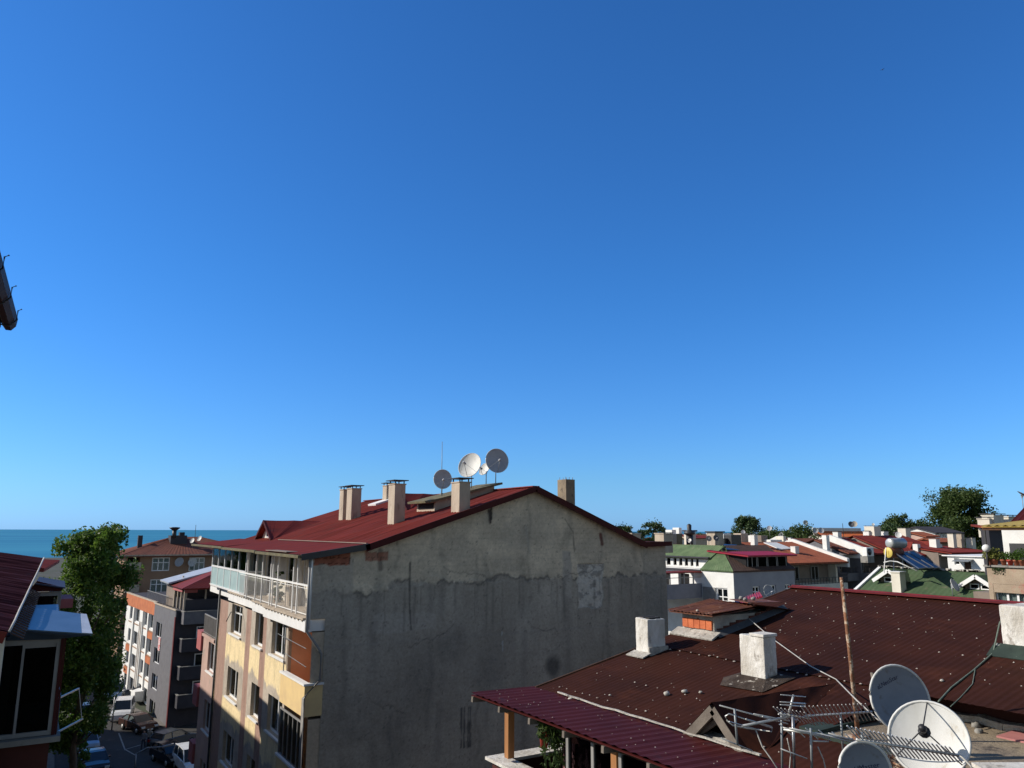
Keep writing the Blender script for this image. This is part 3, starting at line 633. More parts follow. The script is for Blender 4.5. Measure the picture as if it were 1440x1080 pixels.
# opened shutter leaf beside third window, rolled awning arms
for (x, y, l_) in ((341, 861, .8), ):
    q = P(x, y, u=UF); mb = MB(); mb.tube([(UF-.03, q.y, q.z), (UF-.55, q.y-.15, q.z+.05), (UF-.75, q.y-.25, q.z-.35)], .02, 6); mb.build('awning_arm', 'dark_metal', A)
# corner balconies
for fl in range(4):
    zt = 13.72-2.88*fl; b1 = min(BAY1, W4[2][0]-.25); q = MB()
    q.box(US, US+.13, GV-.02, b1+.05, zt-1.02, zt-.001); q.box(US+.13, 9.24, GV-.02, GV+.10, zt-1.02, zt-.001); pr = q.build('balcony_parapet', 'yellow_render', A)
    q = MB(); q.box(US-.05, US+.18, GV-.08, b1+.08, zt, zt+.07); q.box(US+.18, 9.26, GV-.08, GV+.15, zt, zt+.07); q.build('coping', 'white_paint', pr)
    q = MB(); q.box(US+.13, 10.2, GV+.1, b1+.02, zt-1.0, zt-.86); q.build('balcony_floor', 'concrete', A)
    q = MB(); q.box(10.0, 10.17, GV+.12, b1-.01, zt-.86, zt+1.7); q.build('balcony_back_wall', 'orange_paint', A)
    if fl < 2:
        window(A, FU(9.99), GV+.5, GV+1.35, zt-.8, zt+1.2, panes=1, t=0, fw=.07, name='balcony_door', curtain=[(0, 1)])
# glazed second balcony
zt = 13.72-2.88; b1 = min(BAY1, W4[2][0]-.25); q = MB()
for k in range(6): q.box(US+.02, US+.07, GV+.1+(b1-GV-.15)*k/5, GV+.14+(b1-GV-.15)*k/5, zt+.08, zt+1.62)
q.box(US+.02, US+.07, GV+.1, b1, zt+1.62, zt+1.68); q.build('balcony_glazing', 'frame_grey', A)
q = MB(); q.box(US+.035, US+.045, GV+.1, b1, zt+.08, zt+1.6); q.build('pane', 'glass', A)
q = MB(); q.box(8.94, 10.2, min(BAY1, W4[2][0]-.25)-.03, min(BAY1, W4[2][0]-.25)-.005, 12.9, 15.45); q.build('balcony_side_wall', 'orange_paint', A)
q = MB(); q.box(8.80, 8.93, min(BAY1, W4[2][0]-.25)-.06, min(BAY1, W4[2][0]-.25)-.01, 12.9, 15.2); q.build('shutter', 'beige_wall', A)
# washing line arms, clothes, standing rails
zt = 13.72; q = MB(); q.tube([(US+.05, b1-.1, zt+.07), (US+.05, b1-.1, zt+1.65)], .02, 6); q.tube([(US+.05, GV+.2, zt+1.2), (US-.05, b1+.6, zt+1.35)], .012, 5); q.tube([(US+.05, GV+.1, zt+.6), (US+.05, b1-.1, zt+.72)], .012, 5); q.build('drying_rail', 'galvanised', A)
# rain pipe
q = MB(); pp = [(US-.06, GV-.10, 18.05), (US-.06, GV-.1, 15.55), (US+.35, GV-.1, 15.0), (9.10, GV-.1, 14.75), (9.10, GV-.1, 13.9), (US-.07, GV-.14, 13.35), (US-.07, GV-.14, 0)]; q.tube(pp, .05, 8); q.build('rain_pipe', 'frame_grey', A)
q = MB(); q.tube([(US+.05, GV-.02, 18.1), (US+.0, GV-.12, 17.9), (US+.0, GV-.12, 15.6)], .045, 8); q.build('rain_pipe', 'white_paint', A)
q = MB(); q.tube([(UF-.06, SEND-.05, 16), (UF-.06, SEND-.05, 0)], .05, 8); q.build('rain_pipe', 'dark_metal', A)
# top slab in steps, with white fascia
def sy(x, y): return P(x, y, u=US).y
q = MB(); q.box(US-.10, US+.14, GV-.02, GV+.079, 15.50, 15.90); q.build('top_slab', 'white_paint', A)
steps = [(GV+.08, sy(374, 850), US-.10), (sy(374, 850), sy(352, 843), US+.10), (sy(352, 843), sy(313, 830), US+.30), (sy(313, 830), 48.3, US+.62)]
for a, b_, u0 in steps:
    q = MB(); q.box(u0, 10.35, a, b_-.004, 15.50, 15.90); q.build('top_slab', 'white_paint', A, bevel=.02)
    q = MB(); q.box(u0-.06, 10.35, a-.001, b_-.003, 15.902, 15.97); n = int((b_-a)/.45)
    for k in range(n): q.box(u0-.04, u0+.02, a+.2+k*.45, a+.3+k*.45, 15.84, 15.90)
    q.build('slab_edge', 'beige_wall', A)
# top balcony: back wall with openings
fb = FU(9.78)
def sb(x): return P(x, 820, u=9.78).y
ops = []
for x0, x1, z0, z1 in ((352, 358, 16.9, 18.1), (372, 380, 16.0, 18.05), (402, 411, 16.5, 18.0), (424, 428, 16.4, 17.9), (335, 343, 16.9, 18.0), (310, 322, 16.9, 18.0)):
    a, b_ = sorted((sb(x0), sb(x1))); ops.append((a, b_, z0, z1))
ops = sorted(ops); ok = []
for o_ in ops:
    if o_[0] > GV+.2 and (not ok or o_[0] > ok[-1][1]+.1): ok.append(o_)
holed_wall('balcony_back_wall', 'cream_wall', A, fb, GV+.05, 48.2, 15.95, 18.24, ok, recess=.2)
for o_ in ok: window(A, fb, *o_, panes=1, t=-.06, fw=.07, curtain=[(0, .5)])
# white glazed part at the far end
ug = US+.32
g0, g1 = sy(336, 810), sy(290, 800)
q = MB()
n = 5
for k in range(n+1):
    a = g0+(g1-g0)*k/n; q.box(ug-.03, ug+.04, a-.045, a+.045, 15.97, 18.06)
for z_ in (15.97, 16.98, 17.98): q.box(ug-.045, ug+.05, g0-.03, g1+.03, z_, z_+.09)
for k in range(3): q.box(ug+.05+k*.4, ug+.12+k*.4, g0-.05, g0+.02, 15.97, 18.05)
q.box(ug+.05, 9.77, g0-.04, g0+.02, 16.98, 17.07)
gl = q.build('balcony_glazing', 'pvc', A)
q = MB(); q.box(ug, ug+.02, g0, g1, 17.06, 18.0); q.build('pane', 'glass', gl)
q = MB(); q.box(ug-.01, ug+.01, g0, g1, 16.04, 16.97); q.build('lower_panel', 'panel_cyan', gl)
# posts and thin railing of the open part
q = MB()
for x in (345, 357, 366, 378, 381, 388, 410, 416, 437):
    a = P(x, 835, u=US).y
    if a < GV: a = GV+.06
    q.box(US+.02, US+.075, a-.03, a+.03, 15.97, 18.12)
q.box(US+.0, US+.09, GV+.02, g0, 17.02, 17.08); q.build('balcony_post', 'white_paint', A)
railing(A, FU(US+.06), GV+.1, g0-.05, 0, 15.98, 16.95, step=.14, mat='white_paint', r=.006, rail=.012)
q = MB(); q.box(US+.6, US+1.1, GV+4.6, GV+5.2, 15.97, 16.8); 
solo(q, 'cabinet', 'beige_wall', 'pale cabinet standing on the white-posted top balcony', 'cabinet')
q = MB()
qq = P(400, 820, u=9.6)
for k in range(26): 
    a = rng.uniform(-.22, .22); z_ = rng.uniform(16.0, 17.3); q.ball((9.35+rng.uniform(-.2, .2), qq.y+a, z_), .11, .11, .07, 0, 6, 4, .3, rng)
q.lathe((9.35, qq.y, 15.97), [(.14, 0), (.17, .3), (.15, .3)], 10, 1)
solo(q, 'potted_plant', ['leaf_mid', 'pot_clay'], 'tall green potted plant behind the railing of the top balcony', 'plant')

# roof: two slopes, lean-to over the balcony, lean-to on the far side
rf = MB(); V0, V1 = GV-.22, VEND+.5; e = .035
rf.corr((L_[0], V0, L_[1]), (L_[0], V1, L_[1]), (PK[0], V1, PK[1]), (PK[0], V0, PK[1]), .25, .026, 0, 5, 7, True, jit=.006, rg=rng)
rf.slab([(L_[0], V0, L_[1]-e), (L_[0], V1, L_[1]-e), (PK[0], V1, PK[1]-e), (PK[0], V0, PK[1]-e)], .06)
rf.corr((R_[0], V0, R_[1]), (R_[0], V1, R_[1]), (PK[0], V1, PK[1]), (PK[0], V0, PK[1]), .25, .022, 0, 5, 1, True)
rf.slab([(R_[0], V0, R_[1]-e), (R_[0], V1, R_[1]-e), (PK[0], V1, PK[1]-e), (PK[0], V0, PK[1]-e)], .06)
RO = rf.build('roof', 'roof_maroon', A)
rf = MB(); uo = US-.42
rf.corr((uo, V0, 18.15), (uo, 40.2, 18.15), (L_[0]+.1, 40.2, 18.50), (L_[0]+.1, V0, 18.50), .25, .016, 0, 5, 1, True); rf.slab([(uo, V0, 18.12), (uo, 40.2, 18.12), (L_[0], 40.2, 18.46), (L_[0], V0, 18.46)], .05)
rf.corr((uo+.2, 40.3, 18.20), (uo+.2, 48.6, 18.20), (L_[0]+.1, 48.6, 18.47), (L_[0]+.1, 40.3, 18.47), .25, .016, 0, 5, 1, True); rf.slab([(uo+.2, 40.3, 18.17), (uo+.2, 48.6, 18.17), (L_[0], 48.6, 18.43), (L_[0], 40.3, 18.43)], .05)
rf.build('balcony_roof', 'roof_maroon', A)
rf = MB(); q1 = P(937, 761, v=GV)
rf.corr((q1.x+.1, V0, 18.52), (q1.x+.1, V1-4, 18.52), (R_[0]-.2, V1-4, 18.66), (R_[0]-.2, V0, 18.50), .25, .016, 0, 5, 1, True); rf.slab([(q1.x+.1, V0, 18.49), (q1.x+.1, V1-4, 18.49), (R_[0]-.2, V1-4, 18.60), (R_[0]-.2, V0, 18.46)], .12); rf.build('side_roof', 'roof_maroon', A)
# trims
def trim(a, b_, w=.05, h=.24, mat='roof_maroon_dark', nm='barge_board'):
    q = MB(); q.bar(a, b_, w, h); q.build(nm, mat, A)
yv = V0-.03
trim((L_[0]-.1, yv, L_[1]-.10), (PK[0], yv, PK[1]-.07)); trim((PK[0], yv, PK[1]-.07), (R_[0], yv, R_[1]-.07)); trim((R_[0]+.0, yv+.02, 18.40), (q1.x+.12, yv+.02, 18.44), h=.2)
trim((uo, yv, 18.06), (L_[0]+.05, yv, 18.42), h=.22, mat='dark_metal')
q = MB(); q.bar((PK[0], V0, PK[1]+.03), (PK[0], V1, PK[1]+.03), .35, .04); q.build('ridge_cap', 'roof_maroon', RO)
# gutter and soffit boards
q = MB()
for a, b_, dz in ((V0, 33.5, 0), (33.6, 40.2, .03), (40.3, 48.6, .06)):
    q.bar((uo-.06, a, 18.08+dz), (uo-.06, b_, 18.08+dz), .13, .10)
q.build('gutter', 'mossy', A)
q = MB(); q.box(uo+.1, 10.3, GV+.02, 48.2, 18.03, 18.06); q.build('soffit', 'wood_dark', A)
q = MB(); q.box(US+.2, US+.34, g0, 48.3, 18.07, 18.14); q.build('lintel', 'terracotta', A)
q = MB(); q.box(US+.02, US+.14, GV+.02, g0, 17.98, 18.05); q.build('lintel', 'roof_maroon_dark', A)
q = MB(); q.box(uo-.05, US+.3, GV+1.5, GV+4.5, 18.19, 18.215); q.bar((L_[0]-.02, V0+.1, 18.53), (L_[0]-.02, 39.5, 18.53), .08, .03); q.build('flashing', 'taupe_wall', RO)

# chimneys on the street slope
def onroof(x, y): return P(x, y, plane=((L_[0], GV, L_[1]), (-K1, 0, 1)))
for (x, y, w, d, ztop_px, dbl) in ((492, 731, .52, .75, 684, 1), (552, 737, .50, .70, 677, 0), (643, 720, .50, .72, 674, 0)):
    b_ = onroof(x, y); tp = P(x, ztop_px, v=b_.y-d/2)
    chimney(RO, (b_.x+w/2-.05, b_.y+.1, b_.z), w, d, tp.z-b_.z-.12, 'beige_wall', flash='concrete', lip=.10)
    if dbl: chimney(RO, (b_.x+w/2-.1, b_.y+1.3, b_.z+.02), w*.8, d*.8, tp.z-b_.z-.14, 'beige_wall', lip=.06)
b_ = onroof(546, 704); chimney(RO, (b_.x, b_.y, b_.z), .5, .6, P(546, 684, v=b_.y).z-b_.z, 'beige_wall')
# chimney beyond the ridge
b_ = P(799, 712, v=GV+2.6); q = MB(); q.box(b_.x-.26, b_.x+.26, GV+2.4, GV+3.1, b_.z-1, P(799, 674, v=GV+2.4).z); 
for sx in (-.2, 0, .2):
    for sv in (2.5, 3.0): q.tube([(b_.x+sx, GV+sv, P(799, 674, v=GV+2.4).z-.02), (b_.x+sx+.01, GV+sv, P(799, 670.5, v=GV+2.4).z)], .012, 5)
q.build('chimney', 'concrete_warm', RO)
for x, w in ((889, .62), (933, .62)):
    vv = 33 if x < 900 else 31; tp = P(x, 749, v=vv); chimney(RO, (tp.x, vv, 18.4), w, .7, tp.z-18.4-.08, 'beige_wall', capz=.01, lip=.03)
# small gabled dormers
def dormer(x0, y0, x1, y1, w, h, roofmat='roof_maroon'):
    f = onroof(x0, y0); uu, vv, zz = f; q = MB(); wv = w/2; ridge = zz+h; ul = (ridge-L_[1])/K1+L_[0]
    q.prism([(uu, vv-wv, zz-.1), (uu, vv+wv, zz-.1), (uu, vv, ridge-.06)], (ul-uu, 0, 0)); o = q.build('dormer', 'cream_wall', RO)
    q = MB(); ov = .3; zb = zz-.02; ub = (zb-L_[1])/K1+L_[0]
    for s_ in (-1, 1):
        q.corr((uu-ov, vv+s_*(wv+.15), zb-.02), (ub+.05, vv+s_*(wv+.15), zb-.02), (ul+.05, vv, ridge), (uu-ov, vv, ridge), .25, .016, 0, 5, 1, True)
        q.slab([(uu-ov, vv+s_*(wv+.15), zb-.05), (ub+.05, vv+s_*(wv+.15), zb-.05), (ul+.05, vv, ridge-.03), (uu-ov, vv, ridge-.03)], .04)
    q.build('dormer_roof', roofmat, o)
    q = MB(); q.box(uu-.03, uu-.001, vv-.35, vv+.35, zz+.05, zz+h*.55); fr_ = q.build('window', 'pvc', o); q = MB(); q.box(uu-.04, uu-.031, vv-.27, vv+.27, zz+.1, zz+h*.5); q.build('pane', 'glass_dark', fr_)
    for s_ in (-1, 1):
        q = MB(); q.bar((uu-ov, vv+s_*(wv+.18), zb-.06), (uu-ov, vv, ridge-.04), .04, .14); q.build('barge_board', 'roof_maroon_dark', o)
dormer(377, 757, 0, 0, 3.0, .95)
dormer(567, 716, 0, 0, 1.9, .78)
# stair head block with mossy lid
SV0, SU0, SU1 = 30.7, 14.95, PK[0]-.1; sroof = lambda u: L_[1]+K1*(u-L_[0])
q = MB(); q.prism([(SU0, SV0, sroof(SU0)-.4), (SU0, SV0, sroof(SU0)+.42), (SU1, SV0, PK[1]+.26), (SU1, SV0, PK[1]-.5)], (0, 1.9, 0)); st_ = q.build('stair_head', 'beige_wall', RO)
q = MB(); q.slab([(SU0-.35, SV0-.22, sroof(SU0)+.44), (SU1+.3, SV0-.22, PK[1]+.36), (SU1+.3, SV0+2.2, PK[1]+.36), (SU0-.35, SV0+2.2, sroof(SU0)+.44)], .09); q.build('lid', 'mossy', st_)
q = MB(); q.box(SU0-.02, SU0-.001, SV0+.15, SV0+1.7, sroof(SU0)+.10, sroof(SU0)+.34); q.build('opening', 'interior', st_)
# white skylight
b_ = onroof(535, 708); q = MB(); q.slab([(b_.x-.5, b_.y-.5, b_.z+.12-.16), (b_.x+.5, b_.y-.5, b_.z+.12+.16), (b_.x+.5, b_.y+.7, b_.z+.12+.16), (b_.x-.5, b_.y+.7, b_.z+.12-.16)], .1); q.build('skylight', 'white_paint', RO)
STV = SV0+.9
# dishes and mast on the stair head and roof
def lidz(u): return sroof(SU0)+.44+(PK[1]-.08-sroof(SU0))*(u-SU0+.35)/(SU1-SU0+.65)
def on_lid(x, dv=0):
    q = P(x, 690, v=STV+dv); return (q.x, STV+dv, lidz(q.x))
for (x, yc, rr, az, tl, lab, mt, fe) in (
    (659, 657, 17, 236, 22, 'large cream dish turned to the sun on the mossy stair head lid', 'dish_white', 'arm'),
    (697, 650, 16.2, 196, 14, 'grey dish with pale rim, highest of the four on the long maroon roof', 'dish_grey', 'arm'),
    (683.5, 662, 8.5, 250, 25, 'small cream dish half hidden behind the highest grey dish', 'dish_white', 'arm'),
    (621.5, 675, 12.5, 200, 8, 'round grey dish beside the thin mast at the low end of the stair head', 'dish_grey', 'arm')):
    dv = .7 if x < 690 and x > 670 else .0
    bs = on_lid(x+(4 if x == 659 else 0), dv); cz = P(x, yc, v=STV+dv).z; dd = math.hypot(bs[0], bs[1])*math.cos(math.atan2(bs[0], bs[1])-YAW)
    dish(bs, cz-bs[2], rr/FPX*dd, az, tl, lab, mt, feed=fe, group='dishes on the stair head of the maroon roof')
bs = on_lid(621, .9); q = MB(); q.tube([bs, (bs[0]-.02, bs[1], P(621, 621, v=bs[1]).z)], .02, 6, r2=.012); q.box(bs[0]-.06, bs[0]+.06, bs[1]-.06, bs[1]+.06, bs[2]-.01, bs[2]+.05)
solo(q, 'antenna_mast', 'galvanised', 'thin upright antenna mast behind the round grey dish on the maroon roof', 'mast')
# ================================================================== BROWN ROOFED HOUSE (near, right)
BE = Vector((8.42, 12.44, 16.16)); BR = Vector((15.67, 12.44, 17.67)); KB = (BR.z-BE.z)/(BR.x-BE.x)
def onbrown(x, y): return P(x, y, plane=(tuple(BE), (-KB, 0, 1)))
def bz(u): return BE.z+KB*(u-BE.x)
B = thing('low_house', (12, 6, 0), 'near house under a wide rusty brown corrugated roof dotted with pale screws', 'house')
TZ = 16.34                                            # terrace level
TV = P(1236, 1004, z=TZ+.1).y                         # terrace edge (towards -y)
TU = P(1330, 1002, z=TZ+.1).x
VN = -3.0
q = MB()
VD0, VD1 = 0, 0
lo = 9.2
UM = BE.x+(BR.x-BE.x)*.36
q.corr((BE.x-.12, TV, bz(BE.x-.12)), (BE.x-.12, BE.y+.18, bz(BE.x-.12)), (UM+.1, BE.y+.18, bz(UM+.1)), (UM+.1, TV, bz(UM+.1)), .115, .0032, 0, 6, 6, jit=.0035, rg=rng)
q.corr((UM, VN, bz(UM)+.02), (UM, BE.y+.18, bz(UM)+.02), (BR.x, BE.y+.18, BR.z+.02), (BR.x, VN, BR.z+.02), .115, .0032, 0, 6, 9, jit=.0035, rg=rng)
q.corr((TU, VN, bz(TU)+.01), (TU, TV, bz(TU)+.01), (UM+.1, TV, bz(UM)+.03), (UM+.1, VN, bz(UM)+.03), .115, .0032, 0, 6, 3, jit=.0035, rg=rng)
q.corr((BR.x*2-BE.x, VN, BE.z), (BR.x*2-BE.x, BE.y+.18, BE.z), (BR.x, BE.y+.18, BR.z+.02), (BR.x, VN, BR.z+.02), .115, .0032, 0, 4)
q.slab([(BE.x-.08, TV, bz(BE.x-.08)-.03), (BE.x-.08, BE.y+.15, bz(BE.x-.08)-.03), (BR.x, BE.y+.15, BR.z-.03), (BR.x, TV, BR.z-.03)], .05)
q.slab([(TU, VN, bz(TU)-.03), (TU, TV-.002, bz(TU)-.03), (BR.x, TV-.002, BR.z-.03), (BR.x, VN, BR.z-.03)], .05)
q.corr((BE.x-.12, VN, bz(BE.x-.12)), (BE.x-.12, TV, bz(BE.x-.12)), (9.3, TV, bz(9.3)), (9.3, VN, bz(9.3)), .115, .0032, 0, 6, 2)
# fixing screws with pale washers, rows along the ridge direction
for row_u, st in ((BE.x+.12, .23), (BE.x+.95, .34), (UM-.02, .23), (UM+.9, .46), (UM+1.75, .40), (UM+2.6, .46), (UM+3.4, .36), (BR.x-.25, .46)):
    v = VN+rng.random()*.2
    while v < BE.y:
        if row_u > TU or v > TV:
            if rng.random() < .9:
                s_ = rng.uniform(.010, .021)*(1.35 if row_u == UM-.02 else 1); uu = row_u+rng.uniform(-.03, .03); zz = bz(uu)+.022
                k = 6; ang = rng.random()*6; vs = [(uu+s_*math.cos(ang+i*2*math.pi/k), v+s_*math.sin(ang+i*2*math.pi/k), zz+KB*s_*math.cos(ang+i*2*math.pi/k)) for i in range(k)]+[(uu, v, zz+.012)]
                q.add(vs, [(i, (i+1) % k, k) for i in range(k)], 1)
        v += st*rng.uniform(.8, 1.2)
for i in range(620):                                     # scattered lichen and droppings
    uu = rng.uniform(BE.x, BR.x); v = rng.uniform(VN, BE.y)
    if uu < TU and v < TV: continue
    s_ = rng.uniform(.005, .017)*rng.random()**.5; zz = bz(uu)+.022; k = 6; ang = rng.random()*6
    vs = [(uu+s_*math.cos(ang+j*2*math.pi/k)*rng.uniform(.6, 1.4), v+s_*math.sin(ang+j*2*math.pi/k)*rng.uniform(.6, 1.4), zz) for j in range(k)]+[(uu, v, zz+.006)]
    q.add(vs, [(j, (j+1) % k, k) for j in range(k)], 1)
BRF = q.build('roof', ['roof_brown', 'screw_white'], B)
q = MB(); q.bar((BR.x, VN, BR.z+.045), (BR.x, BE.y+.22, BR.z+.045), .30, .03); q.tube([(BR.x, VN, BR.z+.05), (BR.x, BE.y+.22, BR.z+.05)], .035, 8); q.build('ridge_cap', 'ridge_maroon', BRF)
q = MB(); q.bar((BE.x-.1, BE.y+.2, BE.z-.08), (BR.x, BE.y+.2, BR.z-.05), .03, .16); q.build('barge_board', 'wood_dark', BRF)
q = MB(); q.prism([(8.75, BE.y-.05, 0), (8.75, BE.y-.05, 16.1), (9.6, BE.y-.05, 16.2), (BR.x, BE.y-.05, 17.45), (22.4, BE.y-.05, 16.0), (22.4, BE.y-.05, 0)], (0, TV-BE.y+.05, 0))
q.prism([(TU+.3, TV-.002, 0), (TU+.3, TV-.002, bz(TU)-.12), (BR.x, TV-.002, 17.45), (22.4, TV-.002, 16.0), (22.4, TV-.002, 0)], (0, VN-TV+.1, 0)); q.build('wall', 'red_wall', B)
# strip of pale mortar where the canopy meets the brown roof
q = MB(); a0 = P(793, 981, plane=(tuple(BE), (-KB, 0, 1))); pts = []
for k in range(15):
    v = BE.y-.6-(BE.y-.6-TV-.1)*k/14; pts.append((BE.x-.17+rng.uniform(-.012, .012), v, BE.z+.03+rng.uniform(-.01, .008)))
for p_, p2 in zip(pts[:-1], pts[1:]): q.bar(p_, (p2[0], p2[1]-.002, p2[2]), rng.uniform(.015, .05), .02)
q.build('mortar_strip', 'mortar', BRF)
# plum canopy over the street balcony
CO = P(663, 974, v=12.62); CU = CO.x; cz0 = CO.z
q = MB(); cv1 = BE.y+.55; cv0 = 3.4
q.corr((CU, cv0, cz0), (CU, CO.y, cz0), (BE.x-.16, CO.y+.0, BE.z-.0), (BE.x-.16, cv0, BE.z-.0), .21, .011, 0, 6, 1, True)
q.slab([(CU, cv0, cz0-.035), (CU, CO.y, cz0-.035), (BE.x-.16, CO.y, BE.z-.04), (BE.x-.16, cv0, BE.z-.04)], .012)
for i in range(90):
    a = rng.random(); uu = CU+(BE.x-.16-CU)*a; v = rng.uniform(cv0, CO.y); zz = cz0+(BE.z-cz0)*a+.02; s_ = rng.uniform(.005, .013)
    q.add([(uu-s_, v-s_, zz), (uu+s_, v-s_*.6, zz), (uu+s_, v+s_, zz), (uu-s_*.5, v+s_, zz), (uu, v, zz+.008)], [(0,1,4),(1,2,4),(2,3,4),(3,0,4)], 1)
CAN = q.build('canopy', ['roof_plum', 'screw_white'], B)
q = MB(); q.bar((CU+.30, CO.y-.1, cz0-.12), (CU+.30, cv0, cz0-.12), .08, .10); BM_ = q.build('canopy_beam', 'wood_dark', CAN)
v = CO.y-.06; 
while v > cv0:
    q = MB(); q.bar((CU-.02, v, cz0-.10), (BE.x-.2, v, BE.z-.14), .055, .09); q.build('rafter', 'wood_grey', CAN); v -= .92
PZ = 15.20
pv1 = P(700, 1050, u=CU+.25).y
PVE = CO.y-.55
for y_ in (PVE-.25, PVE-3.1, PVE-5.6):
    q = MB(); q.box(CU+.24, CU+.36, y_-.06, y_+.06, PZ+.06, cz0-.17); q.build('post', 'wood_orange', CAN)
# balcony under the canopy
q = MB(); q.box(CU+.2, CU+.34, cv0, PVE-.001, PZ-1.0, PZ-.05); q.box(CU+.2, 8.74, PVE, PVE+.14, PZ-1.0, PZ-.05); PW = q.build('parapet', 'red_wall', B)
q = MB(); q.box(CU+.1, CU+.44, cv0, PVE+.22, PZ-.049, PZ); q.box(CU+.441, 8.74, PVE-.12, PVE+.22, PZ-.049, PZ); q.build('coping', 'white_weathered', PW)
q = MB(); q.box(CU+.2, 8.74, cv0, PVE, PZ-1.12, PZ-1.005); q.build('balcony_floor', 'concrete', B)
GLV = P(795, 1060, u=CU+.3).y
q = MB(); q.box(CU+.28, CU+.31, cv0, GLV-.02, PZ+.02, cz0-.2); q.build('balcony_glazing', 'glass_dark', B)
for k in range(6):
    q = MB(); yy = GLV-.1-k*.62; q.box(CU+.26, CU+.33, yy-.03, yy+.03, PZ+.01, cz0-.18); q.build('glazing_bar', 'frame_grey', B)
q = MB(); n = 26
vs = []
for i in range(n+1):
    yy = GLV+.25-(i/n)*.95; vs += [(CU+.42+.03*math.sin(i*1.3), yy, PZ-.3), (CU+.42+.03*math.sin(i*1.3+.4), yy, cz0-.35)]
q.add(vs, [(2*i, 2*i+2, 2*i+3, 2*i+1) for i in range(n)], 0, True)
solo(q, 'hanging_cloth', 'cloth_floral', 'dark cloth with large pink flowers hung under the plum canopy', 'cloth')
hp = P(765, 1038, u=CU+.22); q = MB(); q.lathe((hp.x, hp.y, hp.z-.14), [(.055, 0), (.075, .22), (.085, .23), (.085, .27), (.07, .27)], 14, 0)
HP = thing('hanging_plant', (hp.x, hp.y, hp.z-.14), 'red flowerpot with a trailing plant hung from the edge of the plum canopy', 'plant'); q.build('pot', 'pot_red', HP)
q = MB(); q.tube([(hp.x, hp.y, hp.z+.12), (CU+.2, hp.y, cz0-.05)], .006, 5); q.build('hanger', 'dark_metal', HP)
q = MB(); rl = random.Random(4)
def leafquad(q, c, s, rg, m=0, flat=.6):
    n = Vector((rg.gauss(0, 1), rg.gauss(0, 1), abs(rg.gauss(0, 1))*flat+.15)).normalized(); a = n.cross(Vector((rg.gauss(0, 1), rg.gauss(0, 1), rg.gauss(0, 1)))).normalized(); b_ = n.cross(a)
    l_ = s*rg.uniform(.7, 1.3); w = l_*.5
    q.add([c-a*l_, c+b_*w-n*.15*l_, c+a*l_, c-b_*w-n*.15*l_], [(0,1,2,3)], m, False)
for k in range(30):
    p0 = Vector((hp.x+rl.uniform(-.08, .08), hp.y+rl.uniform(-.1, .05), hp.z+.12)); d = Vector((rl.uniform(-.08, .40), rl.uniform(-.50, .04), 0)); L2 = rl.uniform(.15, .9); pts = [p0+d*(t/5)*min(1, L2*2.0)+Vector((0, 0, .18*math.sin(t/5*3.1)-L2*(t/5)**2)) for t in range(6)]
    q.tube(pts, .006, 4)
    for p_ in pts:
        for _ in range(6): leafquad(q, p_+Vector((rl.gauss(0, .04), rl.gauss(0, .04), rl.gauss(0, .04))), .04, rl)
q.build('foliage', 'leaf_mid', HP)
q = MB(); rp = P(716, 1012, u=CU+.35); pts = [(rp.x+.02*math.sin(k*1.7), rp.y+.01*math.cos(k), rp.z+.1-k*.035) for k in range(12)]; q.tube(pts, .012, 6); solo(q, 'rope', 'cable_pale', 'short pale knotted rope hanging beside the first canopy post', 'rope')

# stacks on the brown roof
def stack(px0, px1, pyb, pyt, pxr, label, mat, name='chimney', w=None, cap=False, split=False):
    pass
def block(u0, u1, v0, v1, zt, nm, mat, parent, zb=None, jag=0, bev=.02):
    q = MB(); zb0 = bz(u0)-.3 if zb is None else zb; nx = 5; 
    q.add([(u0, v0, zb0), (u1, v0, zb0), (u1, v1, zb0), (u0, v1, zb0)]+[(u0, v0, zt+rng.uniform(-jag, jag)), (u1, v0, zt+rng.uniform(-jag, jag)), (u1, v1, zt+rng.uniform(-jag, jag)), (u0, v1, zt+rng.uniform(-jag, jag))],
          [(0,3,2,1),(4,5,6,7),(0,1,5,4),(1,2,6,5),(2,3,7,6),(3,0,4,7)])
    o = q.build(nm, mat, parent, bevel=bev); md = o.modifiers.new('sub', 'SUBSURF'); md.subdivision_type = 'SIMPLE'; md.levels = md.render_levels = 4
    tx = bpy.data.textures.get('rough') or bpy.data.textures.new('rough', 'CLOUDS'); tx.noise_scale = .18
    dm = o.modifiers.new('rough', 'DISPLACE'); dm.texture = tx; dm.strength = .022; dm.mid_level = .5; dm.texture_coords = 'LOCAL'; return o
# white stack, far left
c = onbrown(913, 922); z_ = P(913, 868, v=c.y).z
C1 = block(c.x-.02, c.x+.44, c.y-.0, c.y+.37, P(898, 869, u=c.x).z, 'chimney', 'white_weathered', BRF, jag=.015)
q = MB(); zz = P(898, 869, u=c.x).z; q.box(c.x+.06, c.x+.36, c.y+.05, c.y+.15, zz-.05, zz+.022); q.box(c.x+.06, c.x+.36, c.y+.21, c.y+.31, zz-.05, zz+.024); q.build('flue_opening', 'blackened', C1)
q = MB(); q.slab([(c.x-.24, c.y-.08, bz(c.x-.24)+.04), (c.x-.02, c.y-.08, bz(c.x)+.06), (c.x-.02, c.y+.42, bz(c.x)+.06), (c.x-.24, c.y+.42, bz(c.x-.24)+.04)], .02); q.box(c.x-.04, c.x+.46, c.y-.05, c.y-.02, bz(c.x)+.0, bz(c.x)+.16); q.build('flashing', 'mortar', C1)
